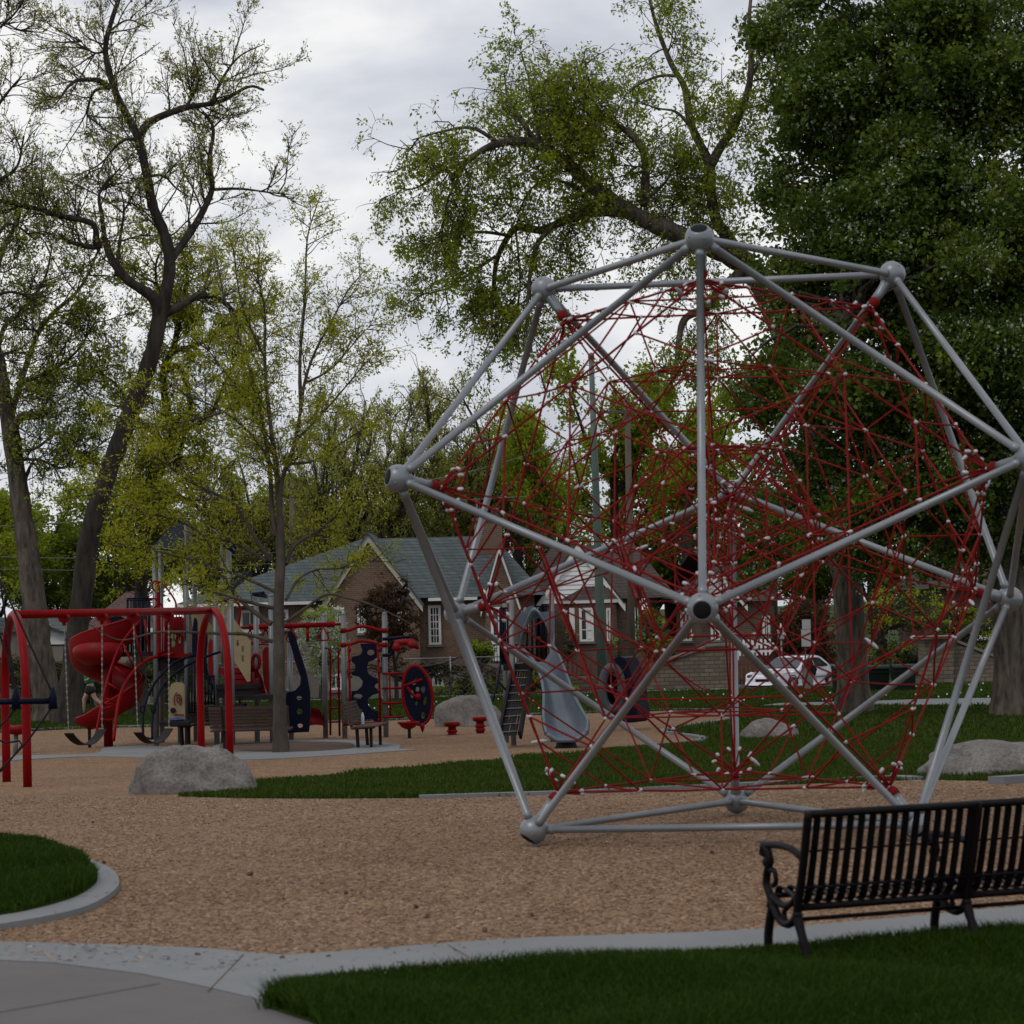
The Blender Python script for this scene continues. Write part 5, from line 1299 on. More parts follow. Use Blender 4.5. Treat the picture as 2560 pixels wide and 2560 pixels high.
# perforated steep steps
sl = pl([(1283, 1675), (1330, 1672), (1318, 1740), (1300, 1838), (1249, 1840), (1248, 1822)], 47.6)
m = MB()
a0, a1, b0, b1 = P(1284, 1668, 48.0), P(1328, 1668, 48.0), P(1249, 1842, 46.7), P(1300, 1838, 46.7)
for (q0, q1) in ((a0, b0), (a1, b1)): m.beam(q0, q1, .05, .20)
m.build('stringer', 'deck', st)
m = MB(); nr = 9
for i in range(nr):
    t = (i + .4) / nr; q0, q1 = a0.lerp(b0, t), a1.lerp(b1, t); m.beam(q0, q1, .09, .015)
m.build('tread', 'metalg', st)
# risers with punched holes
m = MB()
for i in range(nr):
    t = (i + .45) / nr; t2 = (i + 1.35) / nr; q0, q1, r0, r1 = a0.lerp(b0, t), a1.lerp(b1, t), a0.lerp(b0, min(1, t2)), a1.lerp(b1, min(1, t2))
    for u in range(7):
        c0, c1 = q0.lerp(q1, u / 7 + .012), q0.lerp(q1, (u + 1) / 7 - .012); d0, d1 = r0.lerp(r1, u / 7 + .012), r0.lerp(r1, (u + 1) / 7 - .012)
        m.prism([c0, c1, d1, d0], (0, .01, 0))
m.build('riser', 'deck', st)
m = MB(); m.tube([P(1252, 1650, 47.9), P(1241, 1720, 47.2), P(1227, 1770, 46.9)], .02, 6); m.tube([P(1242, 1698, 47.6), P(1264, 1725, 47.5)], .02, 6)
m.tube([P(1229, 1770, 46.9), P(1250, 1660, 47.9)], .016, 6); m.tube([P(1318, 1600, 48.4), P(1312, 1660, 48.2)], .03, 6); m.build('hand_rail', 'navy', st)

# navy crawl-through tyre panel
YC = 55.0
tp_ = thing('crawl_tunnel', 'navy crawl-through arch with a grey tyre-shaped opening facing left', 'crawl tunnel', GP(1560, 1803))
ccx, ccy = 1531, 1722
m = MB()
def ovl(cx, cy, rx, ry, Y, n=28): return ell(cx, cy, rx, ry, Y, n)
front = [P(x, y, YC) for x, y in [(1505, 1790), (1503, 1720), (1510, 1680), (1525, 1655), (1545, 1642), (1562, 1648), (1580, 1690), (1588, 1740), (1592, 1800), (1560, 1806), (1540, 1800)]]
front = [Vector(v) for v in catmull(np.array([tuple(v) for v in front] + [tuple(front[0])]), 44)[:-1]]
m.plate([front, ovl(1533, 1720, 17, 40, YC)], (.30, .55, 0)); m.build('arch_body', 'navy', tp_)
m = MB(); m.prism(ovl(1534, 1720, 20, 44, YC + .30, 28), (0, .03, 0)); m.build('shade_disc', 'deck', tp_)  # dark disc across the opening, standing in for shade inside the tunnel
m = MB(); m.tube(ovl(1530, 1721, 24, 53, YC - .07, 36), .10, 10, closed=True); m.build('tyre', 'tyreg', tp_)
m = MB(); m.tube(ovl(1531, 1721, 19, 45, YC - .10, 36), .035, 8, closed=True); m.build('tyre_rim', 'greypl', tp_)

# ================================================================== brown slatted benches round the tree bed
def brown_bench(label, loc, rz, L, split=False):
    """local: x along, seat front towards -y"""
    t = thing('slatted_bench', label, 'bench', (0, 0, 0), 'brown slatted benches around the tree bed')
    m = MB()
    for k in range(7): m.beam((-L / 2, .22 + .025 * k, .50 + .062 * k), (L / 2, .22 + .025 * k, .50 + .062 * k), .028, .052)
    m.build('backrest', 'slatwood', t)
    m = MB()
    for k in range(6): m.beam((-L / 2, -.26 + .085 * k, .445 - .004 * k), (L / 2, -.26 + .085 * k, .445 - .004 * k), .075, .03)
    m.build('seat', 'slatwood', t)
    for s in (-1, 1):
        x = s * L * .33
        m = MB(); m.beam((x, -.02 + .12, 0), (x, .12, .42), .06, .06); m.beam((x, -.16, 0), (x, -.16, .42), .055, .055); m.beam((x, -.24, .415), (x, .22, .40), .05, .04, up=(0, 0, 1)); m.beam((x, .205, .40), (x, .40, .92), .05, .03, up=(1, 0, 0))
        m.build('leg', 'deck', t)
    t.location = loc; t.rotation_euler = (0, 0, rz); return t
bl = GP(630, 1880); brown_bench('brown slatted bench turned away directly before the young tree trunk', bl, rad(178), 1.55)
bl = GP(505, 1862); brown_bench('dark brown slatted bench end behind the red swing leg', bl, rad(40), 1.3)
bl = GP(920, 1868); bb = brown_bench('brown slatted bench seen side-on with a water bottle on it', bl, rad(84), 1.7)
bq = P(908, 1823, bl.y); bo = thing('water_bottle', 'clear plastic water bottle standing on the side-on brown bench', 'bottle', (bq.x, bq.y - .1, bl.z + .46))
m = MB(); m.lathe(bo.location, [(.034, 0), (.036, .01), (.034, .06), (.036, .09), (.034, .16), (.016, .205)], 12); m.build('body', 'bottle', bo)
m = MB(); m.lathe(bo.location + Vector((0, 0, .206)), [(.017, 0), (.017, .022)], 10); m.build('bottle_cap', 'white', bo)

# ================================================================== car, bins, sign, lamp
def car():
    t = thing('parked_car', 'white four-door sedan parked before the stone wall', 'car')
    L = 4.6
    prof = [(-2.28, .45), (-2.25, .62), (-2.1, .72), (-1.2, .86), (-.95, .90), (-.15, 1.33), (.2, 1.39), (.9, 1.38), (1.55, 1.02), (2.15, .96), (2.27, .85), (2.28, .45), (2.2, .28), (-2.2, .25)]
    def hw(z, x): return .87 - max(0, z - .85) * .42 - (max(0, abs(x) - 1.7) ** 2) * .35
    q = catmull(np.array(prof + [prof[0]]), 90)[:-1]; vs = []; fs = []
    cols = [-1, -.97, -.85, -.5, 0, .5, .85, .97, 1]; nc = len(cols)
    for (x, z) in q:
        for c in cols:
            rnd = .03 * (abs(c) ** 8)
            vs.append((x * (1 - rnd * .0), hw(z, x) * c, z - (rnd if z > .8 else -rnd)))
    n = len(q)
    for i in range(n):
        for j in range(nc - 1): fs.append((i * nc + j, i * nc + j + 1, ((i + 1) % n) * nc + j + 1, ((i + 1) % n) * nc + j))
    fs += [tuple(i * nc for i in range(n)), tuple(i * nc + nc - 1 for i in reversed(range(n)))]
    m = MB(); m.add(vs, fs, False); body = m.build('body', 'carw', t)
    def gl(name, pts, par=body):
        for s in (-1, 1):
            m = MB(); L_ = [Vector((x, s * (hw(z, x) + .004), z)) for x, z in pts]; m.prism(L_, (0, s * .006, 0)); m.build(name, 'glass', par)
    gl('window', [(-.72, .95), (-.12, 1.26), (.26, 1.32), (.26, .95)]); gl('window', [(.33, .95), (.33, 1.32), (.85, 1.30), (1.28, 1.0), (1.25, .95)])
    def screen(name, xa, za, xb, zb):
        m = MB(); wa, wb = hw(za, xa) * .90, hw(zb, xb) * .93
        nrm = Vector((za - zb, 0, xb - xa)).normalized() * (1 if (xb - xa) > 0 else -1); o = nrm * .012
        m.prism([Vector((xa, -wa, za)) + o, Vector((xa, wa, za)) + o, Vector((xb, wb, zb)) + o, Vector((xb, -wb, zb)) + o], nrm * .01); m.build(name, 'glass', body)
    screen('windscreen', -.90, .945, -.20, 1.32); screen('rear_window', 1.50, 1.06, .98, 1.35)
    for s in (-1, 1):
        for x in (-1.42, 1.38):
            m = MB(); m.lathe((x, s * .80, .31), [(.20, -.09), (.30, -.085), (.315, -.05), (.315, .05), (.30, .085), (.20, .09)], 22, (0, 1, 0)); w_ = m.build('wheel', 'tyre', t)
            m = MB(); m.lathe((x, s * .885, .31), [(.19, 0), (.185, .012), (.05, .018)], 16, (0, s, 0)); m.build('rim', 'rim', w_)
            m = MB(); m.tube([Vector((x + .37 * math.cos(a), s * .868, .31 + .37 * math.sin(a))) for a in np.linspace(0, math.pi, 12)], .02, 6); m.build('wheel_arch', 'blackcap', body)
        m = MB(); m.ball((-2.17, s * .62, .64), .10, 10, 6, (0, 1, 0), 1.6); m.build('headlight', 'glass', t)
        m = MB(); m.box((2.24, s * .62, .78), (.06, .34, .14)); m.build('tail_light', 'redpl', t)
        m = MB(); m.ball((-.62, s * .96, .98), .08, 8, 6, (0, 1, 0), 1.2); m.build('mirror', 'carw', t)
        m = MB()
        for x in (-.75, .3, 1.25): m.box((x, s * (hw(.6, x) + .001), .62), (.012, .006, .55))
        m.box((.3, s * (hw(.55, 0) + .006), .56), (3.4, .012, .05)); m.build('door_seam', 'metalg', body)
        m = MB(); m.box((.1, s * (hw(.8, .1) + .01), .82), (.16, .02, .03)); m.box((1.12, s * (hw(.8, .1) + .01), .83), (.16, .02, .03)); m.build('door_handle', 'carw', body)
    m = MB(); m.box((-2.25, 0, .50), (.06, .62, .13)); m.box((-2.235, 0, .33), (.05, 1.3, .09)); m.build('grille', 'blackcap', body)
    return t
c_ = car(); cy = 95.0; cg = P(1984, 1728, cy); c_.location = (cg.x, cy, cg.z + .0); c_.rotation_euler = (0, 0, rad(52)); c_.scale = (.97, .97, .97)
t = thing('trash_can', 'dark grey square litter bin standing before the white car', 'litter bin', GP(2026, 1733))
YB = 86.0; m = MB(); a, b = P(2008, 1655, YB), P(2036, 1728, YB); t.location = ((a.x + b.x) / 2, YB, b.z); OFF[t.name] = t.location.copy()
m.prism([(a.x, YB, b.z), (b.x - .05, YB, b.z), (b.x, YB, a.z - .25), (b.x - .1, YB, a.z), (a.x, YB, a.z - .1)], (0, .45, 0)); m.build('body', 'metalg', t)
m = MB(); m.prism([P(2010, 1650, YB - .03), P(2026, 1652, YB - .03), P(2043, 1672, YB - .03), P(2038, 1690, YB - .03), P(2014, 1668, YB - .03)], (0, .52, 0)); m.build('lid', 'bin', t)
def wheelie(label, x0, x1, yt, yb, Y):
    a, b = P(x0, yt, Y), P(x1, yb, Y); cx = (a.x + b.x) / 2; w = (b.x - a.x) / 2; h_ = a.z - b.z
    t = thing('wheeled_bin', label, 'wheeled bin', (cx, Y, b.z), 'dark green wheeled bins beside the trunk')
    m = MB(); m.add([(cx - w * .82, Y, b.z + .05), (cx + w * .82, Y, b.z + .05), (cx + w * .82, Y + .5, b.z + .05), (cx - w * .82, Y + .5, b.z + .05), (cx - w, Y - .05, a.z - .08), (cx + w, Y - .05, a.z - .08), (cx + w, Y + .65, a.z - .02), (cx - w, Y + .65, a.z - .02)], [(0, 1, 2, 3), (4, 7, 6, 5), (0, 4, 5, 1), (1, 5, 6, 2), (2, 6, 7, 3), (3, 7, 4, 0)])
    wall_box(m, cx - w * 1.03, cx + w * 1.03, a.z - .2, a.z - .14, Y - .07, Y - .051); m.build('body', 'bin', t)
    m = MB(); L_ = []
    for q in np.linspace(0, math.pi, 9): L_.append((cx - w * 1.04, Y + .3 - .4 * math.cos(q), a.z - .06 + .12 * math.sin(q)))
    m.prism(L_, (w * 2.08, 0, 0)); m.build('lid', 'bin', t)
    for s in (-1, 1):
        m = MB(); m.lathe((cx + s * w * .8, Y + .5, b.z + .13), [(.13, -.03), (.13, .03)], 14, (1, 0, 0)); m.build('wheel', 'tyre', t)
wheelie('dark green wheeled bin tucked left of the thick trunk', 2084, 2118, 1668, 1752, 82)
wheelie('wide dark green wheeled bin directly right of the thick trunk', 2168, 2226, 1668, 1742, 83)
wheelie('dark green wheeled bin with domed lid farthest right of the trunk', 2232, 2292, 1666, 1756, 82)
t = thing('street_sign', 'back of a tall pale metal sign on a dark post beside the white car', 'sign', (P(2014, 1730, 88).x, 88, G(88)))
m = MB(); m.beam(Vector((P(2010, 1730, 88).x, 88, G(88) - .1)), P(2016, 1565, 88), .07, .05); m.build('post', 'wood', t)
m = MB()
a, b = P(2003, 1574, 87.92), P(2028, 1616, 87.92); wall_box(m, a.x, b.x, b.z, a.z, 87.93, 87.95); m.build('sign_plate', 'sign', t)
m = MB(); a, b = P(2005, 1549, 87.92), P(2027, 1573, 87.92); wall_box(m, a.x, b.x, b.z + .01, a.z, 87.93, 87.95); m.build('sign_plate', 'sign', t)
t = thing('garden_lamp', 'small white finial garden lamp in front of the purple shrubs', 'lamp', (P(1953, 1720, 97).x, 97, G(97)))
m = MB(); q = P(1953, 1598, 97); m.tube([Vector((q.x, 97, G(97) - .1)), q], .035, 8); m.build('post', 'metalg', t)
m = MB(); m.lathe(q, [(.09, 0), (.12, .03), (.15, .32), (.17, .34), (.04, .50), (.02, .62)], 8); m.build('lamp_head', 'lampw', t)

# ================================================================== runner
def skin_fig(name, chain, mat, par, lvl=2, k_=1.0):
    """chain: dict of joints {name: (pos, radius, parent)}"""
    me = bpy.data.meshes.new(name); ks = list(chain); ix = {k: i for i, k in enumerate(ks)}
    me.from_pydata([tuple(chain[k][0]) for k in ks], [(ix[k], ix[chain[k][2]]) for k in ks if chain[k][2]], [])
    o = bpy.data.objects.new(name, me); COL.objects.link(o)
    md = o.modifiers.new('skin', 'SKIN'); md.use_smooth_shade = True
    for i, k in enumerate(ks):
        r = chain[k][1]; r = tuple(q * k_ for q in r) if isinstance(r, tuple) else r * k_; me.skin_vertices[0].data[i].radius = (r, r) if not isinstance(r, tuple) else r
    me.skin_vertices[0].data[0].use_root = True
    s = o.modifiers.new('sub', 'SUBSURF'); s.levels = lvl; s.render_levels = lvl
    dg = bpy.context.evaluated_depsgraph_get(); nm = bpy.data.meshes.new_from_object(o.evaluated_get(dg))
    bpy.data.objects.remove(o); nm.materials.clear(); nm.materials.append(MT[mat])
    nm.polygons.foreach_set('use_smooth', [True] * len(nm.polygons))
    return link(name, nm, par)
YP = 79.0
f0 = P(226, 1716, YP); PZ = f0.z        # waist
pr = thing('person', 'runner in green shirt and black shorts passing behind the thick trunk', 'person', (f0.x, YP, G(YP)))
# runs to the left, away from the camera; trailing leg bent back on the right
HX, HZ = f0.x, G(YP) + .95
def J(x, y, z): return Vector((HX + x, YP + y, G(YP) + z))
body = {'pel': (J(0, 0, .95), (.13, .11), None), 'wst': (J(-.02, 0, 1.10), (.12, .10), 'pel'), 'chs': (J(-.06, 0, 1.32), (.15, .11), 'wst'), 'shl': (J(-.09, 0, 1.45), (.11, .09), 'chs'), 'nek': (J(-.11, 0, 1.53), .052, 'shl'), 'hd0': (J(-.13, 0, 1.61), .075, 'nek'), 'hd1': (J(-.14, 0, 1.70), .095, 'hd0'), 'hd2': (J(-.14, 0, 1.77), .07, 'hd1'),
        'sl': (J(-.10, -.17, 1.43), .055, 'shl'), 'el': (J(.10, -.24, 1.24), .042, 'sl'), 'wl': (J(-.08, -.26, 1.12), .030, 'el'), 'fl': (J(-.15, -.25, 1.13), .034, 'wl'),
        'sr': (J(-.10, .17, 1.43), .055, 'shl'), 'er': (J(-.22, .24, 1.22), .042, 'sr'), 'wr': (J(-.36, .2, 1.34), .030, 'er'), 'fr': (J(-.40, .18, 1.40), .034, 'wr'),
        'h1': (J(.02, -.09, .88), .095, 'pel'), 'k1': (J(.16, -.10, .52), .062, 'h1'), 'c1': (J(.30, -.10, .40), .058, 'k1'), 'a1': (J(.50, -.10, .28), .036, 'c1'), 't1': (J(.56, -.10, .18), .034, 'a1'),
        'h2': (J(-.02, .09, .88), .095, 'pel'), 'k2': (J(-.22, .10, .52), .062, 'h2'), 'c2': (J(-.24, .10, .34), .056, 'k2'), 'a2': (J(-.26, .10, .09), .036, 'c2'), 't2': (J(-.38, .10, .05), .032, 'a2')}
skin_fig('body', body, 'skin', pr, 2, 1.15)
skin_fig('shirt', {'a': (J(-.005, 0, .97), (.135, .118), None), 'b': (J(-.02, 0, 1.12), (.132, .112), 'a'), 'c': (J(-.06, 0, 1.32), (.165, .125), 'b'), 'd': (J(-.09, 0, 1.45), (.122, .102), 'c'), 'e': (J(-.10, -.18, 1.42), .072, 'd'), 'f': (J(0, -.215, 1.33), .062, 'e'), 'g': (J(-.10, .18, 1.42), .072, 'd'), 'h': (J(-.16, .215, 1.32), .062, 'g')}, 'shirt', pr, 2, 1.55)
skin_fig('shorts', {'p': (J(0, 0, .98), (.138, .122), None), 'q': (J(0, 0, .93), (.14, .12), 'p'), 'a': (J(.03, -.09, .84), .115, 'q'), 'b': (J(.10, -.095, .66), .105, 'a'), 'c': (J(-.04, .09, .84), .115, 'q'), 'd': (J(-.13, .095, .66), .105, 'c')}, 'shorts', pr, 2, 1.45)
skin_fig('hair', {'a': (J(-.13, 0, 1.76), .10, None), 'b': (J(-.10, 0, 1.68), .085, 'a'), 'c': (J(-.0, 0, 1.66), .035, 'b'), 'd': (J(.06, 0, 1.55), .02, 'c')}, 'hair', pr)
for s, (x, y, z, dx, dz) in enumerate(((.52, -.10, .26, .06, -.20), (-.24, .10, .05, -.2, -.01))):
    skin_fig('shoe', {'a': (J(x, y, z), .045, None), 'b': (J(x + dx, y, z + dz), .04, 'a')}, 'shoe', pr, 1)
fm = MB()
for s in (-1, 1): fm.ball(J(-.225, s * .035, 1.705), .012, 6, 5)
fm.ball(J(-.238, 0, 1.68), .018, 6, 5); fm.build('face', 'hair', pr)

# ================================================================== trees
def tubes_np(Pt, Rd, n):
    N, K, _ = Pt.shape
    if N == 0: return np.zeros((0, 3)), np.zeros((0, 4), int)
    T = np.gradient(Pt, axis=1); T /= np.linalg.norm(T, axis=2, keepdims=True) + 1e-9
    av = T.mean(1); ref = np.cross(av, np.where(np.abs(av[:, 2:3]) > .8, [[1., 0, 0]], [[0, 0, 1.]]))
    ref /= np.linalg.norm(ref, axis=1, keepdims=True) + 1e-9
    A = ref[:, None] - T * (T * ref[:, None]).sum(2, keepdims=True); A /= np.linalg.norm(A, axis=2, keepdims=True) + 1e-9
    Bv = np.cross(T, A); th = np.arange(n) * 2 * np.pi / n
    V = Pt[:, :, None] + (A[:, :, None] * np.cos(th)[None, None, :, None] + Bv[:, :, None] * np.sin(th)[None, None, :, None]) * Rd[:, :, None, None]
    b = (np.arange(N)[:, None, None] * K + np.arange(K - 1)[None, :, None]) * n; j = np.arange(n)[None, None]
    F = np.stack([b + j, b + (j + 1) % n, b + n + (j + 1) % n, b + n + j], -1).reshape(-1, 4)
    return V.reshape(-1, 3), F
def spawn(Pt, per_m, L, ang, trop, wig, K, rg, t0=.15, taper=.5, flat=0.0, tpow=1.0):
    """children growing off the given branch lines"""
    N, Kp, _ = Pt.shape; seg = np.linalg.norm(np.diff(Pt, axis=1), axis=2).sum(1)
    n = rg.poisson(np.maximum(seg * per_m * (1 - t0), .01)); idx = np.repeat(np.arange(N), n); M_ = len(idx)
    t = t0 + (1 - t0) * rg.random(M_) ** tpow; u = t * (Kp - 1); i = np.minimum(u.astype(int), Kp - 2); f = (u - i)[:, None]
    p = Pt[idx, i] * (1 - f) + Pt[idx, i + 1] * f; tg = Pt[idx, i + 1] - Pt[idx, i]; tg /= np.linalg.norm(tg, axis=1, keepdims=True) + 1e-9
    r = rg.normal(size=(M_, 3)); r[:, 2] *= (1 - flat); r -= tg * (r * tg).sum(1, keepdims=True); r /= np.linalg.norm(r, axis=1, keepdims=True) + 1e-9
    a = np.radians(ang) * (.7 + .6 * rg.random(M_))[:, None]; d = tg * np.cos(a) + r * np.sin(a)
    ln = L * (.55 + .7 * rg.random(M_)) * (1 - taper * t); st = (ln / (K - 1))[:, None]
    out = np.empty((M_, K, 3)); out[:, 0] = p
    for k in range(1, K):
        d = d + np.array([0, 0, 1.]) * trop / (K - 1) + rg.normal(size=(M_, 3)) * wig
        d /= np.linalg.norm(d, axis=1, keepdims=True) + 1e-9
        out[:, k] = out[:, k - 1] + d * st
    return out
def leaves_np(c, size, rg, aspect=.5, up=.3, jit=.4):
    n = len(c); s = size * (.6 + .8 * rg.random(n))[:, None]
    a = rg.normal(size=(n, 3)); a /= np.linalg.norm(a, axis=1, keepdims=True)
    nr = rg.normal(size=(n, 3)) + np.array([0, 0, up * 3]); b = np.cross(nr, a); b /= np.linalg.norm(b, axis=1, keepdims=True) + 1e-9
    nn = np.cross(a, b)
    V = np.stack([c, c + a * s * .5 + b * s * aspect * .5 + nn * s * .08, c + a * s, c + a * s * .5 - b * s * aspect * .5 + nn * s * .08], 1)
    return V.reshape(-1, 3), np.arange(n)[:, None] * 4 + np.arange(4)
def path_pts(Pt, per_m, rg, t0=0.0, jit=.03):
    N, K, _ = Pt.shape; seg = np.linalg.norm(np.diff(Pt, axis=1), axis=2).sum(1); n = rg.poisson(seg * per_m); idx = np.repeat(np.arange(N), n)
    u = (t0 + (1 - t0) * rg.random(len(idx))) * (K - 1); i = np.minimum(u.astype(int), K - 2); f = (u - i)[:, None]
    return Pt[idx, i] * (1 - f) + Pt[idx, i + 1] * f + rg.normal(size=(len(idx), 3)) * jit
def limb3d(limbs, Y0, rg, wob=.0):
    """photo polylines -> 3-D limb lines; each starts on the limb it grows from and drifts in depth"""
    out, seen = [], []
    for L in limbs:
        pts, r0, r1 = L[0], L[1], L[2]; dd = L[3] if len(L) > 3 else rg.uniform(-1.8, 1.8)
        d0 = 0.0
        if seen:
            S = np.vstack(seen); dist = np.hypot(S[:, 0] - pts[0][0], S[:, 1] - pts[0][1]); k = dist.argmin()
            if dist[k] < 60: d0 = S[k, 2]
        q = catmull(np.array([(x, y) for x, y in pts], float), max(10, len(pts) * 5)); n = len(q); t = np.linspace(0, 1, n)
        dep = d0 + dd * t + wob * np.sin(t * 5 + rg.uniform(0, 6)) * t
        p = np.array([tuple(P(x, y, Y0 + z)) for (x, y), z in zip(q, dep)])
        seen.append(np.column_stack([q, dep])); out.append((p, np.interp(t, [0, 1], [r0, r1])))
    return out
def pack(limbs, K=16):
    P_ = np.empty((len(limbs), K, 3)); R = np.empty((len(limbs), K))
    for i, (p, r) in enumerate(limbs):
        u = np.linspace(0, 1, len(p)); v = np.linspace(0, 1, K)
        for c in range(3): P_[i, :, c] = np.interp(v, u, p[:, c])
        R[i] = np.interp(v, u, r)
    return P_, R
def join(parts):
    V, F, Mi, b = [], [], [], 0
    for v, f, m in parts:
        if len(f) == 0: continue
        V.append(v); F.append(f + b); Mi.append(np.full(len(f), m)); b += len(v)
    return np.vstack(V), np.vstack(F), np.concatenate(Mi)
def bark_rough(p, r, rg, amp=.05):
    return r * (1 + amp * rg.normal(size=r.shape))
def tree(name, label, limbs, Y0, levels, lspec, seed, bark='bark', leafm=('l_mid',), cat='tree', group=None, base=None, wob=.4, flare=True, sides=12, leaf_at=None):
    rg = np.random.default_rng(seed); L3 = limb3d(limbs, Y0, rg, wob)
    p0 = L3[0][0][0].copy(); g0 = G(p0[1])
    L3[0][0][0][2] = g0 - .15
    t = thing(name, label, cat, (p0[0], p0[1], g0), group)
    if flare:
        z = L3[0][0][:, 2] - g0; L3[0][1][:] *= 1 + .45 * np.exp(-np.maximum(z, 0) / .45)
    V, F = [], []; b = 0
    for p, r in L3:
        v, f = tubes_np(p[None], bark_rough(p, r, rg)[None], sides); V.append(v); F.append(f + b); b += len(v)
    link('trunk', np_mesh('trunk', np.vstack(V), np.vstack(F), MT[bark], smooth=True), t)
    cur, _ = pack([l for l in (L3 if leaf_at is None else [L3[i] for i in leaf_at])]); parts = []; keep = []
    for lv in levels:
        ch = spawn(cur, lv['n'], lv['L'], lv['a'], lv['trop'], lv.get('wig', .12), lv.get('K', 5), rg, lv.get('t0', .15), lv.get('taper', .5), lv.get('flat', 0), lv.get('tp', 1))
        rr = np.linspace(lv['r'], lv['r'] * .35, ch.shape[1])[None] * (.7 + .6 * rg.random((len(ch), 1)))
        v, f = tubes_np(ch, rr, lv.get('s', 3)); parts.append((v, f, 0)); keep.append(ch); cur = ch
    for ls in lspec:
        for ch in [keep[k] for k in ls.get('lv', (-1,))]:
            c = path_pts(ch, ls['n'], rg, ls.get('t0', .2), ls.get('jit', .05))
            if 'rep' in ls: c = np.repeat(c, ls['rep'], 0) + rg.normal(size=(len(c) * ls['rep'], 3)) * ls.get('spread', .05)
            v, f = leaves_np(c, ls['s'], rg, ls.get('asp', .5)); parts.append((v, f, ls.get('m', 1)))
    v, f, mi = join(parts)
    link('crown', np_mesh('crown', v, f, [MT['twig']] + [MT[k] for k in leafm], mi), t)
    print('TREE', name, len(f)); return t

LV = lambda n, L, a, trop, r, **k: dict(n=n, L=L, a=a, trop=trop, r=r, **k)
# ---- tall bare-topped elm at the left
T1 = [([(170, 1795), (190, 1600), (207, 1476), (223, 1347), (259, 1217), (305, 1088), (373, 907), (398, 800), (409, 760)], .36, .22, 0),
      ([(405, 780), (424, 673), (414, 595), (383, 517), (362, 414), (341, 336), (290, 233), (264, 129), (279, 52), (300, -10), (320, -80)], .19, .05, .8),
      ([(398, 800), (383, 745), (320, 700), (275, 640), (262, 600), (240, 618), (175, 605), (150, 585)], .19, .05, -1),
      ([(347, 350), (362, 318), (393, 295), (466, 269), (549, 254), (621, 217), (660, 225)], .13, .035, 1.5),
      ([(274, 217), (250, 203), (223, 199), (181, 207), (140, 259)], .09, .02, -1), ([(274, 220), (240, 225), (222, 260), (216, 320)], .06, .015, 1),
      ([(420, 660), (470, 590), (502, 538), (530, 471), (523, 404), (533, 321), (507, 279)], .13, .04, 1.6), ([(530, 474), (600, 472), (680, 482), (735, 488)], .05, .012, .6),
      ([(240, 615), (232, 560), (150, 540), (78, 518), (-20, 498)], .10, .05, -1.5),
      ([(402, 790), (450, 766), (497, 740), (543, 745), (580, 776), (600, 820)], .13, .05, 1.5),
      ([(466, 269), (490, 220), (505, 180)], .05, .015, .5), ([(530, 255), (560, 190), (600, 140), (660, 110)], .06, .012, .8), ([(264, 129), (230, 130), (190, 90)], .04, .012, -.6), ([(270, 80), (320, 50), (370, 70)], .04, .012, .6),
      ([(375, 440), (410, 440), (440, 470), (470, 490)], .05, .015, .7), ([(345, 350), (310, 350), (270, 390), (245, 440)], .06, .015, -.8), ([(262, 600), (255, 540), (250, 480), (300, 420)], .08, .02, -.6),
      ([(290, 690), (300, 600), (310, 520), (300, 470)], .07, .02, .8), ([(200, 605), (190, 560), (200, 500)], .04, .015, .4)]
tree('elm_tree', 'tall bare-topped elm with forked dark trunk rising behind the spiral slide', T1, 72,
     [LV(3.8, 2.5, 50, .25, .024, K=6, wig=.16, t0=.2, s=4), LV(5.2, 1.0, 42, .35, .012, K=5, wig=.16, t0=.05), LV(8.0, .5, 38, .45, .006, K=4, wig=.14, t0=.05)],
     [dict(n=5.0, s=.085, t0=.3, jit=.02, rep=2, spread=.03, m=1), dict(n=.6, s=.11, lv=(1,), t0=.3, m=2)], 11, 'barkd', ('l_yel', 'l_mid'), leaf_at=range(1, len(T1)))
# leafy lower part grown round the same height by a neighbour
T1b = [([(345, 1780), (350, 1560), (362, 1311), (388, 1212), (414, 1120), (435, 1083), (414, 1010), (409, 917), (435, 871), (450, 767), (470, 700)], .26, .06, 0),
       ([(412, 930), (450, 917), (476, 1021), (461, 1083), (440, 1180)], .10, .06, .6), ([(430, 880), (520, 850), (580, 800), (640, 760)], .08, .02, 1),
       ([(414, 1110), (340, 1040), (290, 960), (240, 930)], .09, .02, -1), ([(440, 800), (400, 740), (390, 660), (420, 600)], .07, .02, -1), ([(420, 1100), (520, 1040), (560, 960), (600, 880)], .08, .02, .8)]
tree('maple_tree', 'slim leafy tree with S-bent trunk between the elm and the young tree', T1b, 78,
     [LV(7.5, 2.4, 55, .2, .022, K=6, wig=.15, t0=.25), LV(6.5, 1.05, 45, .2, .012, K=5, wig=.14), LV(6.5, .45, 42, .2, .008, K=4)],
     [dict(n=7, s=.11, rep=3, spread=.07, t0=.2, m=1), dict(n=1.5, s=.13, m=2)], 12, 'barkd', ('l_lime', 'l_mid'))
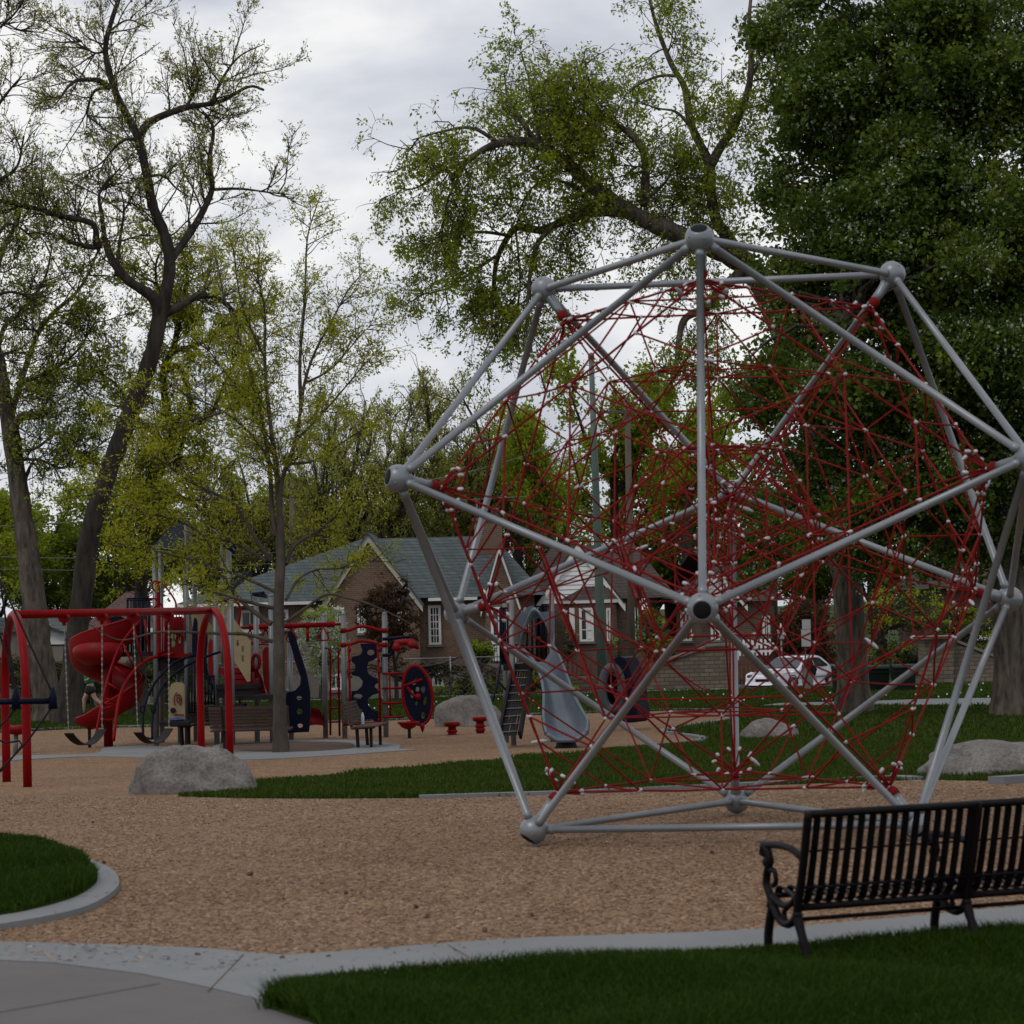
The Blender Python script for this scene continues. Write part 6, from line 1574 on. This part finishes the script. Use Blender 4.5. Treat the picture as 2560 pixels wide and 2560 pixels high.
# ---- leaning tree at far left
T5 = [([(122, 1792), (100, 1620), (72, 1400), (48, 1230), (28, 1090), (10, 990), (-10, 880)], .40, .22, 0), ([(-10, 880), (-25, 760), (0, 640), (40, 560), (60, 480)], .18, .04, .6),
      ([(31, 1085), (45, 1050), (65, 1036), (114, 1036)], .14, .08, -1), ([(20, 1060), (45, 980), (88, 849), (129, 787), (197, 724), (240, 640), (262, 560)], .11, .02, 1.2),
      ([(-10, 900), (10, 820), (60, 770), (110, 700), (130, 620)], .09, .02, -1), ([(50, 1240), (80, 1160), (104, 1190)], .07, .03, .5), ([(36, 1130), (90, 1120), (150, 1080), (200, 1100)], .06, .02, -1),
      ([(40, 1150), (100, 1150), (160, 1170), (230, 1130), (260, 1100)], .05, .015, 1), ([(-15, 800), (-60, 700), (-80, 560)], .10, .03, -1), ([(40, 960), (120, 930), (190, 880), (240, 800)], .07, .02, .7)]
tree('linden_tree', 'leaning grey-barked tree with twiggy crown at the far left edge', T5, 74,
     [LV(5.5, 2.3, 55, .15, .024, K=6, wig=.17, t0=.1), LV(6.0, 1.1, 45, .1, .012, K=5, wig=.16), LV(7.0, .48, 42, .2, .008, K=4, wig=.14)],
     [dict(n=6.5, s=.10, rep=2, spread=.05, t0=.3, m=1), dict(n=1.2, s=.12, m=2)], 13, 'bark', ('l_mid', 'l_yel'), leaf_at=range(1, len(T5)))
T8 = [([(-160, 1790), (-150, 1400), (-130, 1000), (-110, 700), (-90, 400), (-80, 150), (-60, -50)], .40, .1, 0), ([(-110, 680), (-40, 640), (20, 560), (90, 600)], .10, .02, 1), ([(-90, 420), (-30, 300), (20, 230), (55, 190)], .10, .02, -1),
      ([(-80, 180), (-20, 90), (40, 30), (70, -20)], .07, .015, .5), ([(-78, 170), (-10, 60), (50, 75), (85, 60)], .05, .012, .9), ([(-120, 850), (-50, 760), (30, 730), (100, 760)], .09, .02, .6), ([(-100, 560), (-30, 470), (40, 420), (60, 340)], .09, .02, .6),
      ([(-125, 950), (-40, 900), (40, 880), (90, 900)], .08, .02, -.6)]
tree('bare_tree', 'twiggy budding tree reaching in from beyond the left edge', T8, 68,
     [LV(4.5, 1.9, 50, .3, .020, K=6, wig=.16, t0=.2), LV(5.5, 1.0, 42, .3, .012, K=5, wig=.15), LV(7, .45, 38, .3, .008, K=4)],
     [dict(n=5, s=.085, rep=2, spread=.04, t0=.3, m=1)], 14, 'barkd', ('l_yel',), leaf_at=range(1, len(T8)))
# ---- arching elm, centre right
T2 = [([(2135, 1785), (2128, 1600), (2110, 1400), (2060, 1150), (1985, 900), (1930, 760), (1873, 663)], .40, .32, 0),
      ([(1873, 663), (1790, 620), (1707, 590), (1599, 543), (1495, 476), (1443, 430), (1376, 378), (1320, 355), (1240, 360), (1170, 400), (1130, 450)], .31, .05, -1.5),
      ([(1573, 530), (1495, 528), (1418, 549), (1355, 575), (1293, 569), (1262, 606), (1240, 660), (1231, 760)], .16, .04, 1.5), ([(1400, 552), (1350, 600), (1330, 660), (1320, 740), (1316, 850)], .08, .02, -.8),
      ([(1609, 512), (1614, 424), (1599, 362), (1547, 316), (1469, 295), (1392, 305), (1310, 340)], .12, .03, 1.5), ([(1612, 500), (1660, 460), (1690, 410), (1740, 370)], .05, .015, .6),
      ([(1850, 640), (1810, 580), (1790, 549), (1775, 466), (1775, 414), (1728, 311), (1713, 223), (1676, 155), (1640, 60), (1620, -20)], .17, .04, 1),
      ([(1775, 416), (1800, 370), (1832, 321), (1868, 233), (1878, 155), (1873, 52), (1880, -30)], .13, .04, -.8), ([(1700, 190), (1650, 190), (1600, 210), (1560, 240)], .05, .015, .8),
      ([(1730, 320), (1690, 280), (1640, 270), (1590, 250)], .05, .012, -.6), ([(1873, 663), (1830, 700), (1801, 725), (1770, 766), (1713, 797), (1697, 854), (1690, 930)], .16, .05, -.8),
      ([(1440, 425), (1410, 360), (1400, 290), (1380, 220)], .06, .015, .8), ([(1350, 362), (1300, 300), (1270, 240), (1260, 180)], .07, .015, .6), ([(1250, 360), (1180, 320), (1100, 330), (1030, 350)], .06, .015, -1),
      ([(1170, 400), (1100, 430), (1040, 470), (990, 470)], .05, .012, .5), ([(1240, 640), (1180, 680), (1120, 720), (1040, 740)], .05, .012, .5), ([(1280, 590), (1200, 580), (1110, 590), (1060, 640)], .05, .012, -1), ([(1480, 520), (1440, 470), (1380, 450), (1330, 470), (1290, 540)], .06, .015, .6),
      ([(1350, 362), (1335, 270), (1320, 190), (1300, 130)], .05, .012, .5), ([(1443, 430), (1470, 330), (1465, 240), (1440, 160)], .05, .012, -.5), ([(1236, 650), (1240, 760), (1235, 900)], .03, .01, .2), ([(1290, 580), (1300, 700), (1290, 830)], .03, .01, -.3), ([(1170, 400), (1120, 500), (1100, 620)], .04, .01, .4), ([(1140, 440), (1060, 400), (1000, 350)], .04, .01, -.4), ([(1870, 200), (1920, 120), (1940, 40)], .05, .015, .4), ([(1775, 466), (1730, 480), (1690, 470)], .03, .012, .4), ([(1500, 300), (1440, 240), (1420, 160)], .05, .012, -.5)]
tree('arching_elm', 'big elm with long dark limb arching left and drooping twigs above the climber', T2, 63,
     [LV(4.3, 1.9, 62, -.3, .018, K=7, wig=.15, t0=.06, s=4), LV(5.2, 1.25, 50, -1.2, .010, K=6, wig=.12, t0=.05), LV(4.8, .55, 45, -.5, .0065, K=4, wig=.14, t0=.05)],
     [dict(n=6.2, s=.10, rep=4, spread=.08, t0=.25, m=1, jit=.02), dict(n=.5, s=.13, rep=3, lv=(1,), spread=.06, m=1)], 15, 'bark', ('l_mid',), leaf_at=range(1, len(T2)))
# ---- young tree in the round bed
T3 = [([(703, 1880), (700, 1800), (697, 1600), (697, 1500), (702, 1400), (700, 1330)], .125, .085, 0),
      ([(700, 1335), (697, 1260), (690, 1166), (673, 1036), (662, 907), (662, 778), (645, 690), (650, 620)], .06, .010, .4), ([(703, 1340), (702, 1218), (735, 1114), (750, 1036), (761, 959), (787, 881), (828, 804), (870, 726), (900, 690)], .055, .009, -.3),
      ([(752, 1030), (750, 900), (762, 750), (768, 600), (790, 520), (806, 476)], .04, .008, .4), ([(690, 1340), (680, 1280), (672, 1150), (640, 980), (600, 850), (560, 740), (540, 640)], .05, .008, .8),
      ([(675, 1400), (632, 1334), (595, 1268), (556, 1243), (470, 1200), (400, 1150), (330, 1120)], .045, .008, -1), ([(668, 1402), (617, 1374), (563, 1337), (520, 1312), (460, 1280)], .04, .008, 1),
      ([(682, 1520), (617, 1504), (556, 1486), (516, 1475), (460, 1450)], .04, .012, -.8), ([(678, 1560), (617, 1515), (574, 1468), (538, 1403), (505, 1338), (440, 1300), (330, 1270), (250, 1200)], .05, .008, 1.2),
      ([(682, 1604), (617, 1586), (552, 1584), (400, 1580), (300, 1600), (220, 1560)], .04, .008, -.6), ([(715, 1410), (737, 1363), (800, 1323), (853, 1283), (903, 1272), (960, 1230)], .045, .008, 1),
      ([(716, 1555), (762, 1522), (817, 1486), (871, 1496), (925, 1511), (1000, 1545), (1040, 1570)], .035, .006, -.8), ([(715, 1500), (745, 1450), (790, 1425), (860, 1420), (940, 1400)], .03, .006, .8),
      ([(700, 1200), (640, 1100), (560, 1030), (470, 990), (380, 960)], .035, .006, -.8), ([(690, 1150), (620, 1010), (540, 900), (480, 820)], .035, .006, .7), ([(740, 1100), (800, 1040), (870, 960), (920, 900), (950, 880)], .03, .006, .9),
      ([(720, 1160), (790, 1150), (880, 1090), (960, 1040)], .03, .006, -.9), ([(760, 960), (830, 920), (900, 840), (940, 800)], .025, .005, .5), ([(664, 900), (610, 780), (590, 680), (580, 600)], .03, .005, -.5),
      ([(690, 1480), (600, 1440), (480, 1400), (350, 1370), (260, 1370)], .035, .006, .8), ([(560, 1243), (480, 1250), (380, 1230), (270, 1240), (190, 1220)], .03, .006, -.8), ([(560, 1030), (480, 1050), (380, 1060), (290, 1040)], .025, .005, .6)]
tree('young_honey_locust', 'young yellow-green tree growing in the round mulch bed', T3, 47.3,
     [LV(7.2, 1.15, 48, .1, .011, K=6, wig=.13, t0=.15, flat=.4), LV(7.5, .52, 45, 0, .006, K=5, wig=.14, flat=.5, t0=.05)],
     [dict(n=27, s=.072, rep=2, spread=.05, t0=.1, m=1, asp=.34, jit=.03)], 16, 'barky', ('l_lime',), leaf_at=[i for i in range(1, len(T3)) if i not in (9, 11)], wob=.2)

# ---- leafy crowns from clumps
def clumps(ells, n, rg, shell=.55):
    out = []
    w = np.array([e_[2] * e_[3] * e_[4] for e_ in ells]); w = w / w.sum()
    for e_, k in zip(ells, rg.multinomial(n, w)):
        d = rg.normal(size=(k, 3)); d /= np.linalg.norm(d, axis=1, keepdims=True)
        r = (shell + (1 - shell) * rg.random(k) ** .7)[:, None]
        out.append(np.array(e_[:2] + (e_[5],) if False else (e_[0], e_[1], e_[5])) + d * r * np.array([e_[2], e_[3], e_[4]]))
    return np.vstack(out)
def dense_tree(name, label, trunk, Y0, ells_px, nclump, nleaf, ls, cr, seed, leafm, bark='bark', group=None, cat='tree', bloss=0.0, mi_split=.3, sub=0):
    rg = np.random.default_rng(seed); L3 = limb3d(trunk, Y0, rg, .3); p0 = L3[0][0][0]; L3[0][0][0][2] = G(p0[1]) - .15
    t = thing(name, label, cat, (p0[0], p0[1], G(p0[1])), group)
    z = L3[0][0][:, 2] - G(p0[1]); L3[0][1][:] *= 1 + .4 * np.exp(-np.maximum(z, 0) / .5)
    V, F, b = [], [], 0
    for p, r in L3:
        v, f = tubes_np(p[None], bark_rough(p, r, rg)[None], 12); V.append(v); F.append(f + b); b += len(v)
    link('trunk', np_mesh('trunk', np.vstack(V), np.vstack(F), MT[bark], smooth=True), t)
    E3 = []
    for (cx, cy, rx, ry, dy, rd) in ells_px:
        c = P(cx, cy, Y0 + dy); m_ = M(Y0 + dy); E3.append((c.x, c.y, rx / m_, rd, ry / m_, c.z))
    if sub:
        E4 = []
        for e_ in E3:
            for _ in range(sub):
                d = rg.normal(size=3); d /= np.linalg.norm(d); k = .55 + .45 * rg.random()
                s_ = rg.uniform(.30, .48); E4.append((e_[0] + d[0] * e_[2] * k, e_[1] + d[1] * e_[3] * k, e_[2] * s_, e_[3] * s_, e_[4] * s_ * .62, e_[5] + d[2] * e_[4] * k))
        C = np.vstack([clumps(E4, int(nclump * .62), rg, .3), clumps(E3, nclump - int(nclump * .62), rg, .15)])
    else: C = clumps(E3, nclump, rg)
    tp = np.vstack([l[0][len(l[0]) // 2:] for l in L3])
    # limbs from trunk lines to a share of the clumps
    k = rg.choice(len(C), min(len(C), max(30, len(C) // 6)), replace=False); S = C[k]
    st = tp[np.array([np.argmin(((tp - s) ** 2).sum(1) + rg.random(len(tp)) * 3) for s in S])]
    tt = np.linspace(0, 1, 8)[None, :, None]; br = st[:, None] * (1 - tt) + S[:, None] * tt; br[:, :, 2] += np.sin(tt[:, :, 0] * np.pi) * .12 * np.linalg.norm(S - st, axis=1)[:, None]
    br[:, 1:-1] += rg.normal(size=(len(br), 6, 3)) * .08
    v, f = tubes_np(br, np.linspace(.07, .012, 8)[None].repeat(len(br), 0), 4); parts = [(v, f, 0)]
    c = np.repeat(C, nleaf, 0); rr = cr * (.6 + .8 * rg.random(len(C))).repeat(nleaf)[:, None]
    c = c + rg.normal(size=c.shape) * rr * np.array([.55, .55, .38])
    mats = (rg.random(len(C)) < mi_split).astype(int).repeat(nleaf) + 1
    v, f = leaves_np(c, ls, rg, .62)
    mi = [mats]; parts.append((v, f, 1))
    vv, ff, mm = join(parts); mm[mm == 1] = mats
    if bloss:
        k = rg.choice(len(C), int(len(C) * bloss), replace=False); cc = np.repeat(C[k], 22, 0); cc = cc + rg.normal(size=cc.shape) * cr * .5
        cc = np.repeat(cc, 3, 0) + rg.normal(size=(len(cc) * 3, 3)) * .035
        v, f = leaves_np(cc, ls * .52, rg, .8); vv = np.vstack([vv, v]); ff = np.vstack([ff, f + len(vv) - len(v)]); mm = np.r_[mm, np.full(len(f), 3)]
    link('crown', np_mesh('crown', vv, ff, [MT['twig']] + [MT[k] for k in leafm], mm), t)
    print('DENSE', name, len(ff)); return t
dense_tree('hawthorn_tree', 'massive dark green tree with white blossom filling the right side', [
    ([(2530, 1785), (2525, 1500), (2505, 1200), (2470, 900), (2400, 600), (2330, 300)], .44, .15, 0), ([(2480, 950), (2600, 700), (2700, 400)], .2, .06, 1), ([(2490, 1100), (2380, 950), (2250, 850), (2120, 800)], .15, .05, -1.5),
    ([(2430, 700), (2300, 560), (2150, 480)], .13, .04, 1), ([(2505, 1150), (2400, 1100), (2280, 1080)], .12, .04, -1)], 58,
    [(2260, 250, 290, 330, 0, 3.2), (2500, 120, 330, 300, 0, 3.2), (2160, 640, 230, 280, -.5, 2.8), (2420, 620, 300, 330, -1, 3.2), (2700, 700, 330, 500, 0, 3.2), (2060, 960, 190, 220, 0, 2.4), (2300, 1060, 280, 260, -1, 3),
     (2560, 1150, 260, 260, 0, 3), (2010, 1240, 190, 170, .5, 2.2), (2240, 1330, 240, 130, 0, 2.5), (2520, 1370, 180, 110, 1, 2.3), (1960, 120, 110, 110, 1, 1.8), (1890, 1390, 110, 90, 1, 1.6), (2080, 80, 180, 160, 0, 2.2), (1985, 560, 110, 190, 1, 1.6), (1965, 830, 110, 150, 1, 1.6), (1985, 320, 110, 140, 1, 1.6)],
    3700, 100, .135, .42, 21, ('l_dark', 'l_green', 'l_blossom'), 'bark', bloss=.42, mi_split=.4, sub=6)

# prototypes for the far trees, built about their own base and then copied
def far_proto(seed, kind):
    rg = np.random.default_rng(seed); x = 0; H = 15
    t = thing('background_tree', None, 'tree', (0, 0, 0), 'trees beyond the houses')
    K = 12; tt = np.linspace(0, 1, K)
    main = np.stack([rg.normal() * tt * .6 + .25 * np.sin(tt * 5 + seed), rg.normal() * tt * .5, -.2 + tt * H * .62], 1)
    v, f = tubes_np(main[None], np.linspace(.42, .16, K)[None], 10)
    lim = spawn(main[None], 1.7, 7.5, 38, .8, .16, 10, rg, .34, .35); V2, F2 = tubes_np(lim, np.linspace(.15, .03, 10)[None].repeat(len(lim), 0), 6)
    link('trunk', np_mesh('trunk', np.vstack([v, V2]), np.vstack([f, F2 + len(v)]), MT['barkd'], smooth=True), t)
    b1 = spawn(lim, 2.4, 2.8, 45, .3, .17, 6, rg, .12); b2 = spawn(b1, 3.2, 1.2, 45, .2, .16, 5, rg, .1)
    parts = []
    for b, r, s in ((b1, .035, 4), (b2, .018, 3)):
        v, f = tubes_np(b, np.linspace(r, r * .4, b.shape[1])[None].repeat(len(b), 0), s); parts.append((v, f, 0))
    if kind == 'dense':
        c = path_pts(b2, 7, rg, .1, .10); c = np.repeat(c, 5, 0) + rg.normal(size=(len(c) * 5, 3)) * .2; v, f = leaves_np(c, .24, rg, .6); parts.append((v, f, 1)); mt = ['twig', 'l_mid']
    elif kind == 'dark':
        c = path_pts(b2, 8, rg, .1, .10); c = np.repeat(c, 5, 0) + rg.normal(size=(len(c) * 5, 3)) * .22; v, f = leaves_np(c, .25, rg, .6); parts.append((v, f, 1)); mt = ['twig', 'l_green']
    else:
        b3 = spawn(b2, 3.0, .6, 42, .2, .15, 4, rg, .1); v, f = tubes_np(b3, np.linspace(.012, .006, 4)[None].repeat(len(b3), 0), 3); parts.append((v, f, 0))
        c = path_pts(b3, 10, rg, .3, .05); c = np.repeat(c, 2, 0) + rg.normal(size=(len(c) * 2, 3)) * .08; v, f = leaves_np(c, .15, rg, .5); parts.append((v, f, 1)); mt = ['twig', 'l_yel']
    v, f, mi = join(parts); link('crown', np_mesh('crown', v, f, [MT[k] for k in mt], mi), t); print('FAR', kind, len(f)); return t
FT = {'s1': far_proto(31, 'sparse'), 's2': far_proto(33, 'sparse'), 'd1': far_proto(35, 'dense'), 'k1': far_proto(37, 'dark')}
used = set()
def far(kind, px, top_y, Y, rot, label, sx=1.0):
    o = FT[kind] if kind not in used else copy_tree(FT[kind]); used.add(kind)
    x = P(px, 1500, Y).x; z0 = G(Y); hgt = P(px, top_y, Y).z - z0; s = hgt / 14.5
    o.location = (x, Y, z0); o.rotation_euler = (0, 0, rot); o.scale = (s * sx, s * sx, s); o['label'] = label; return o
far('s1', 900, 905, 118, .3, 'budding tree directly above the left end of the cottage roof', .8)
far('s2', 1000, 930, 114, 1.9, 'thin dark-trunked budding tree above the pointed brick gable', .75)
far('s1', 1105, 850, 122, 2.6, 'tallest bare-crowned tree above the cottage roof ridge', .8)
far('s2', 1230, 900, 116, 4.0, 'budding tree just behind the brick chimney', .9)
far('s1', 820, 940, 108, 5.1, 'budding tree between the young tree and the cottage roof', .6)
far('s2', 620, 1080, 125, 3.1, 'faint budding tree low behind the young tree', .9)
far('d1', 1400, 960, 112, .5, 'fresh green tree behind the green pole', .8)
far('d1', 1545, 860, 120, 2.2, 'tall fresh green tree behind the two utility poles', .9)
far('d1', 1700, 930, 116, 3.9, 'fresh green tree behind the climber top', .9)
far('k1', 1820, 1020, 125, 1.0, 'dark green tree behind the white gabled house', 1.0)
far('k1', 1640, 1120, 130, 2.0, 'dark green tree low behind the brown roof', 1.2)
far('k1', 330, 1130, 118, 4.2, 'dark green tree behind the two left trunks', 1.1)
far('d1', 60, 1180, 112, 5.3, 'fresh green tree over the garage roof at left', 1.1)
far('k1', -40, 1160, 122, 0.2, 'dark green tree at the left edge beyond the garage', 1.2)
far('k1', 180, 1240, 126, 3.0, 'low dark tree in the gap between left trunks', 1.2)
far('d1', 480, 1240, 120, 1.2, 'low fresh green tree behind the navy play roofs', 1.1)
far('k1', 2200, 1150, 130, 2.9, 'dark green tree behind the thick right trunk', 1.2)
far('d1', 2420, 1250, 126, .9, 'green tree over the dark brick house', 1.2)
far('k1', 2050, 1220, 134, 5.0, 'dark green tree behind the purple shrubs', 1.2)
far('s1', 1330, 1040, 128, 1.2, 'budding tree between chimney and white gable', .9)
far('k1', 2560, 1200, 135, 1.5, 'dark green tree at the right edge behind the brick house', 1.2)
far('d1', 1930, 1230, 118, 4.4, 'green tree right of the white gabled house', .8)
far('k1', 760, 1330, 136, 4.4, 'low dark tree on the skyline behind the young tree', 1.3)
far('d1', 980, 1260, 138, 2.4, 'low pale green tree on the skyline behind the cottage', 1.2)
far('k1', 1180, 1280, 140, .4, 'low dark tree on the skyline behind the chimney', 1.2)

far('d1', 700, 1150, 128, 2.0, 'fresh green tree low on the skyline right of the young tree', 1.0)
far('d1', 1090, 1120, 132, 3.3, 'mid-height fresh green tree behind the middle of the cottage ridge', 1.1)
far('s2', 860, 1080, 124, .8, 'bushy budding tree filling the skyline left of the cottage ridge', 1.0)
far('s1', 1290, 980, 121, 3.6, 'twiggy budding tree rising just right of the brick chimney', .9)
far('d1', 560, 1180, 131, 4.6, 'fresh green tree low on the skyline behind the stair panels', 1.1)
far('s1', 520, 1040, 119, 2.2, 'budding tree on the skyline between the S-bent trunk and the young tree', .9)

# ---- shrubs and hedges
def bush(name, label, ells_px, Y0, n, nl, ls, cr, seed, leafm, cat='shrub', stem=None, bloss=0, group=None, split=.4):
    cx = ells_px[0][0]; g = G(Y0); b = P(cx, 1700, Y0)
    st = stem or [([(cx, ells_px[0][1] + ells_px[0][3] * 1.02), (cx + 3, ells_px[0][1])], .05, .02, 0)]
    return dense_tree(name, label, st, Y0, ells_px, n, nl, ls, cr, seed, leafm, 'barkd', group, cat, bloss, split)
bush('flowering_shrub', 'white blossoming shrub against the brick cottage wall', [(808, 1600, 62, 88, 0, 1.0), (790, 1560, 35, 50, 0, .7), (835, 1590, 35, 70, 0, .7), (812, 1660, 45, 50, 0, .7)], 88, 190, 40, .09, .17, 41, ('l_mid', 'l_white', 'l_white'), bloss=.8,
     stem=[([(806, 1740), (806, 1680), (808, 1600)], .05, .02, 0)], split=.7)
bush('purple_leaf_tree', 'small bronze-leaved tree with thin trunk before the cottage', [(965, 1545, 60, 90, 0, .9), (1010, 1560, 40, 70, 0, .7), (1018, 1470, 12, 50, 0, .3), (930, 1540, 45, 60, 0, .7), (990, 1640, 38, 40, 0, .6), (960, 1470, 30, 40, 0, .5)], 84, 230, 34, .085, .15, 42, ('l_purple', 'l_purple'), 'tree',
     stem=[([(992, 1745), (990, 1690), (984, 1640), (975, 1560), (968, 1480)], .07, .02, 0), ([(988, 1660), (1005, 1600), (1015, 1500), (1018, 1430)], .035, .01, .3), ([(985, 1640), (945, 1580), (925, 1530)], .035, .01, -.3)])
bush('purple_shrub', 'dark maroon shrubs behind the white car and sign', [(1985, 1590, 60, 70, 0, 1.5), (2060, 1600, 50, 60, 0, 1.2), (2030, 1540, 50, 50, 0, 1.2), (1950, 1630, 40, 60, 0, 1)], 101, 240, 40, .12, .28, 43, ('l_purple', 'l_purple'))
bush('green_shrub', 'rounded green shrub beside the cottage porch', [(1203, 1632, 32, 32, 0, .6)], 93.5, 60, 40, .09, .14, 44, ('l_dark', 'l_mid'), stem=[([(1203, 1740), (1203, 1640)], .05, .02, 0)])
bush('low_shrub', 'low green plants along the foundation under the cottage windows', [(1130, 1722, 60, 16, 0, .5), (1200, 1716, 60, 18, 0, .5), (1265, 1722, 30, 16, 0, .5)], 92.6, 110, 30, .09, .14, 45, ('l_mid', 'l_hedge'), stem=[([(1150, 1745), (1150, 1725)], .03, .02, 0)])
bush('vine_tangle', 'brown-green vine tangle growing on the wire fence', [(1000, 1680, 190, 16, 0, .25), (1180, 1690, 110, 20, 0, .25), (1110, 1672, 60, 12, 0, .2)], 91.6, 170, 20, .08, .14, 46, ('l_hedge', 'l_purple'), 'vine', stem=[([(1010, 1745), (1010, 1680)], .03, .02, 0)])
bush('hedge', 'clipped brown-green hedge behind the left trunks', [(60, 1690, 130, 50, 0, .6), (230, 1695, 120, 48, 0, .6), (400, 1690, 110, 48, 0, .6), (520, 1700, 60, 44, 0, .6), (-60, 1690, 80, 50, 0, .6)], 87, 620, 34, .09, .20, 47, ('l_hedge', 'l_dark'), 'hedge', stem=[([(230, 1750), (230, 1700)], .05, .02, 0)])
bush('yellow_green_shrub', 'loose yellow-green sapling right of the thick trunk', [(2200, 1560, 70, 90, 0, 1.2), (2260, 1520, 60, 70, 0, 1.0), (2330, 1540, 50, 60, 0, 1.0)], 97, 170, 26, .12, .24, 48, ('l_hedge', 'l_mid'), stem=[([(2215, 1740), (2212, 1640), (2200, 1560)], .06, .02, 0)])
bush('yellow_green_shrub', 'leafy sapling leaning over the square stone pier', [(2380, 1545, 60, 40, 0, 1.0), (2440, 1560, 60, 40, 0, 1.0)], 98, 90, 26, .12, .22, 49, ('l_hedge', 'l_mid'), stem=[([(2400, 1720), (2400, 1560)], .05, .02, 0)])
bush('yellow_green_shrub', 'pale green sapling right of the bay window', [(1625, 1585, 42, 70, 0, 1.0), (1650, 1640, 40, 50, 0, .8), (1545, 1640, 14, 60, 0, .4)], 95.5, 120, 26, .11, .20, 50, ('l_hedge', 'l_mid'), stem=[([(1632, 1730), (1630, 1590)], .05, .02, 0)])
bush('garden_shrub', 'tangled green-brown shrubs above the sloping stone coping', [(2420, 1615, 60, 25, 0, .8), (2300, 1640, 60, 40, 0, .8), (2230, 1660, 50, 40, 0, .8)], 98.5, 130, 26, .11, .22, 51, ('l_hedge', 'l_mid'), stem=[([(2300, 1730), (2300, 1650)], .05, .02, 0)])
bush('garden_shrub', 'low green shrub between wire fence and slide tower', [(1330, 1700, 30, 35, 0, .6), (1400, 1720, 50, 16, 0, .5)], 92.3, 60, 26, .10, .16, 52, ('l_mid', 'l_hedge'), stem=[([(1330, 1745), (1330, 1710)], .04, .02, 0)])
bush('ivy_plant', 'thin green climber on the wall beside the bay window', [(1424, 1600, 9, 38, 0, .2)], 96.9, 22, 24, .09, .10, 53, ('l_mid', 'l_lime'), 'plant', stem=[([(1424, 1690), (1424, 1600)], .02, .01, 0)])
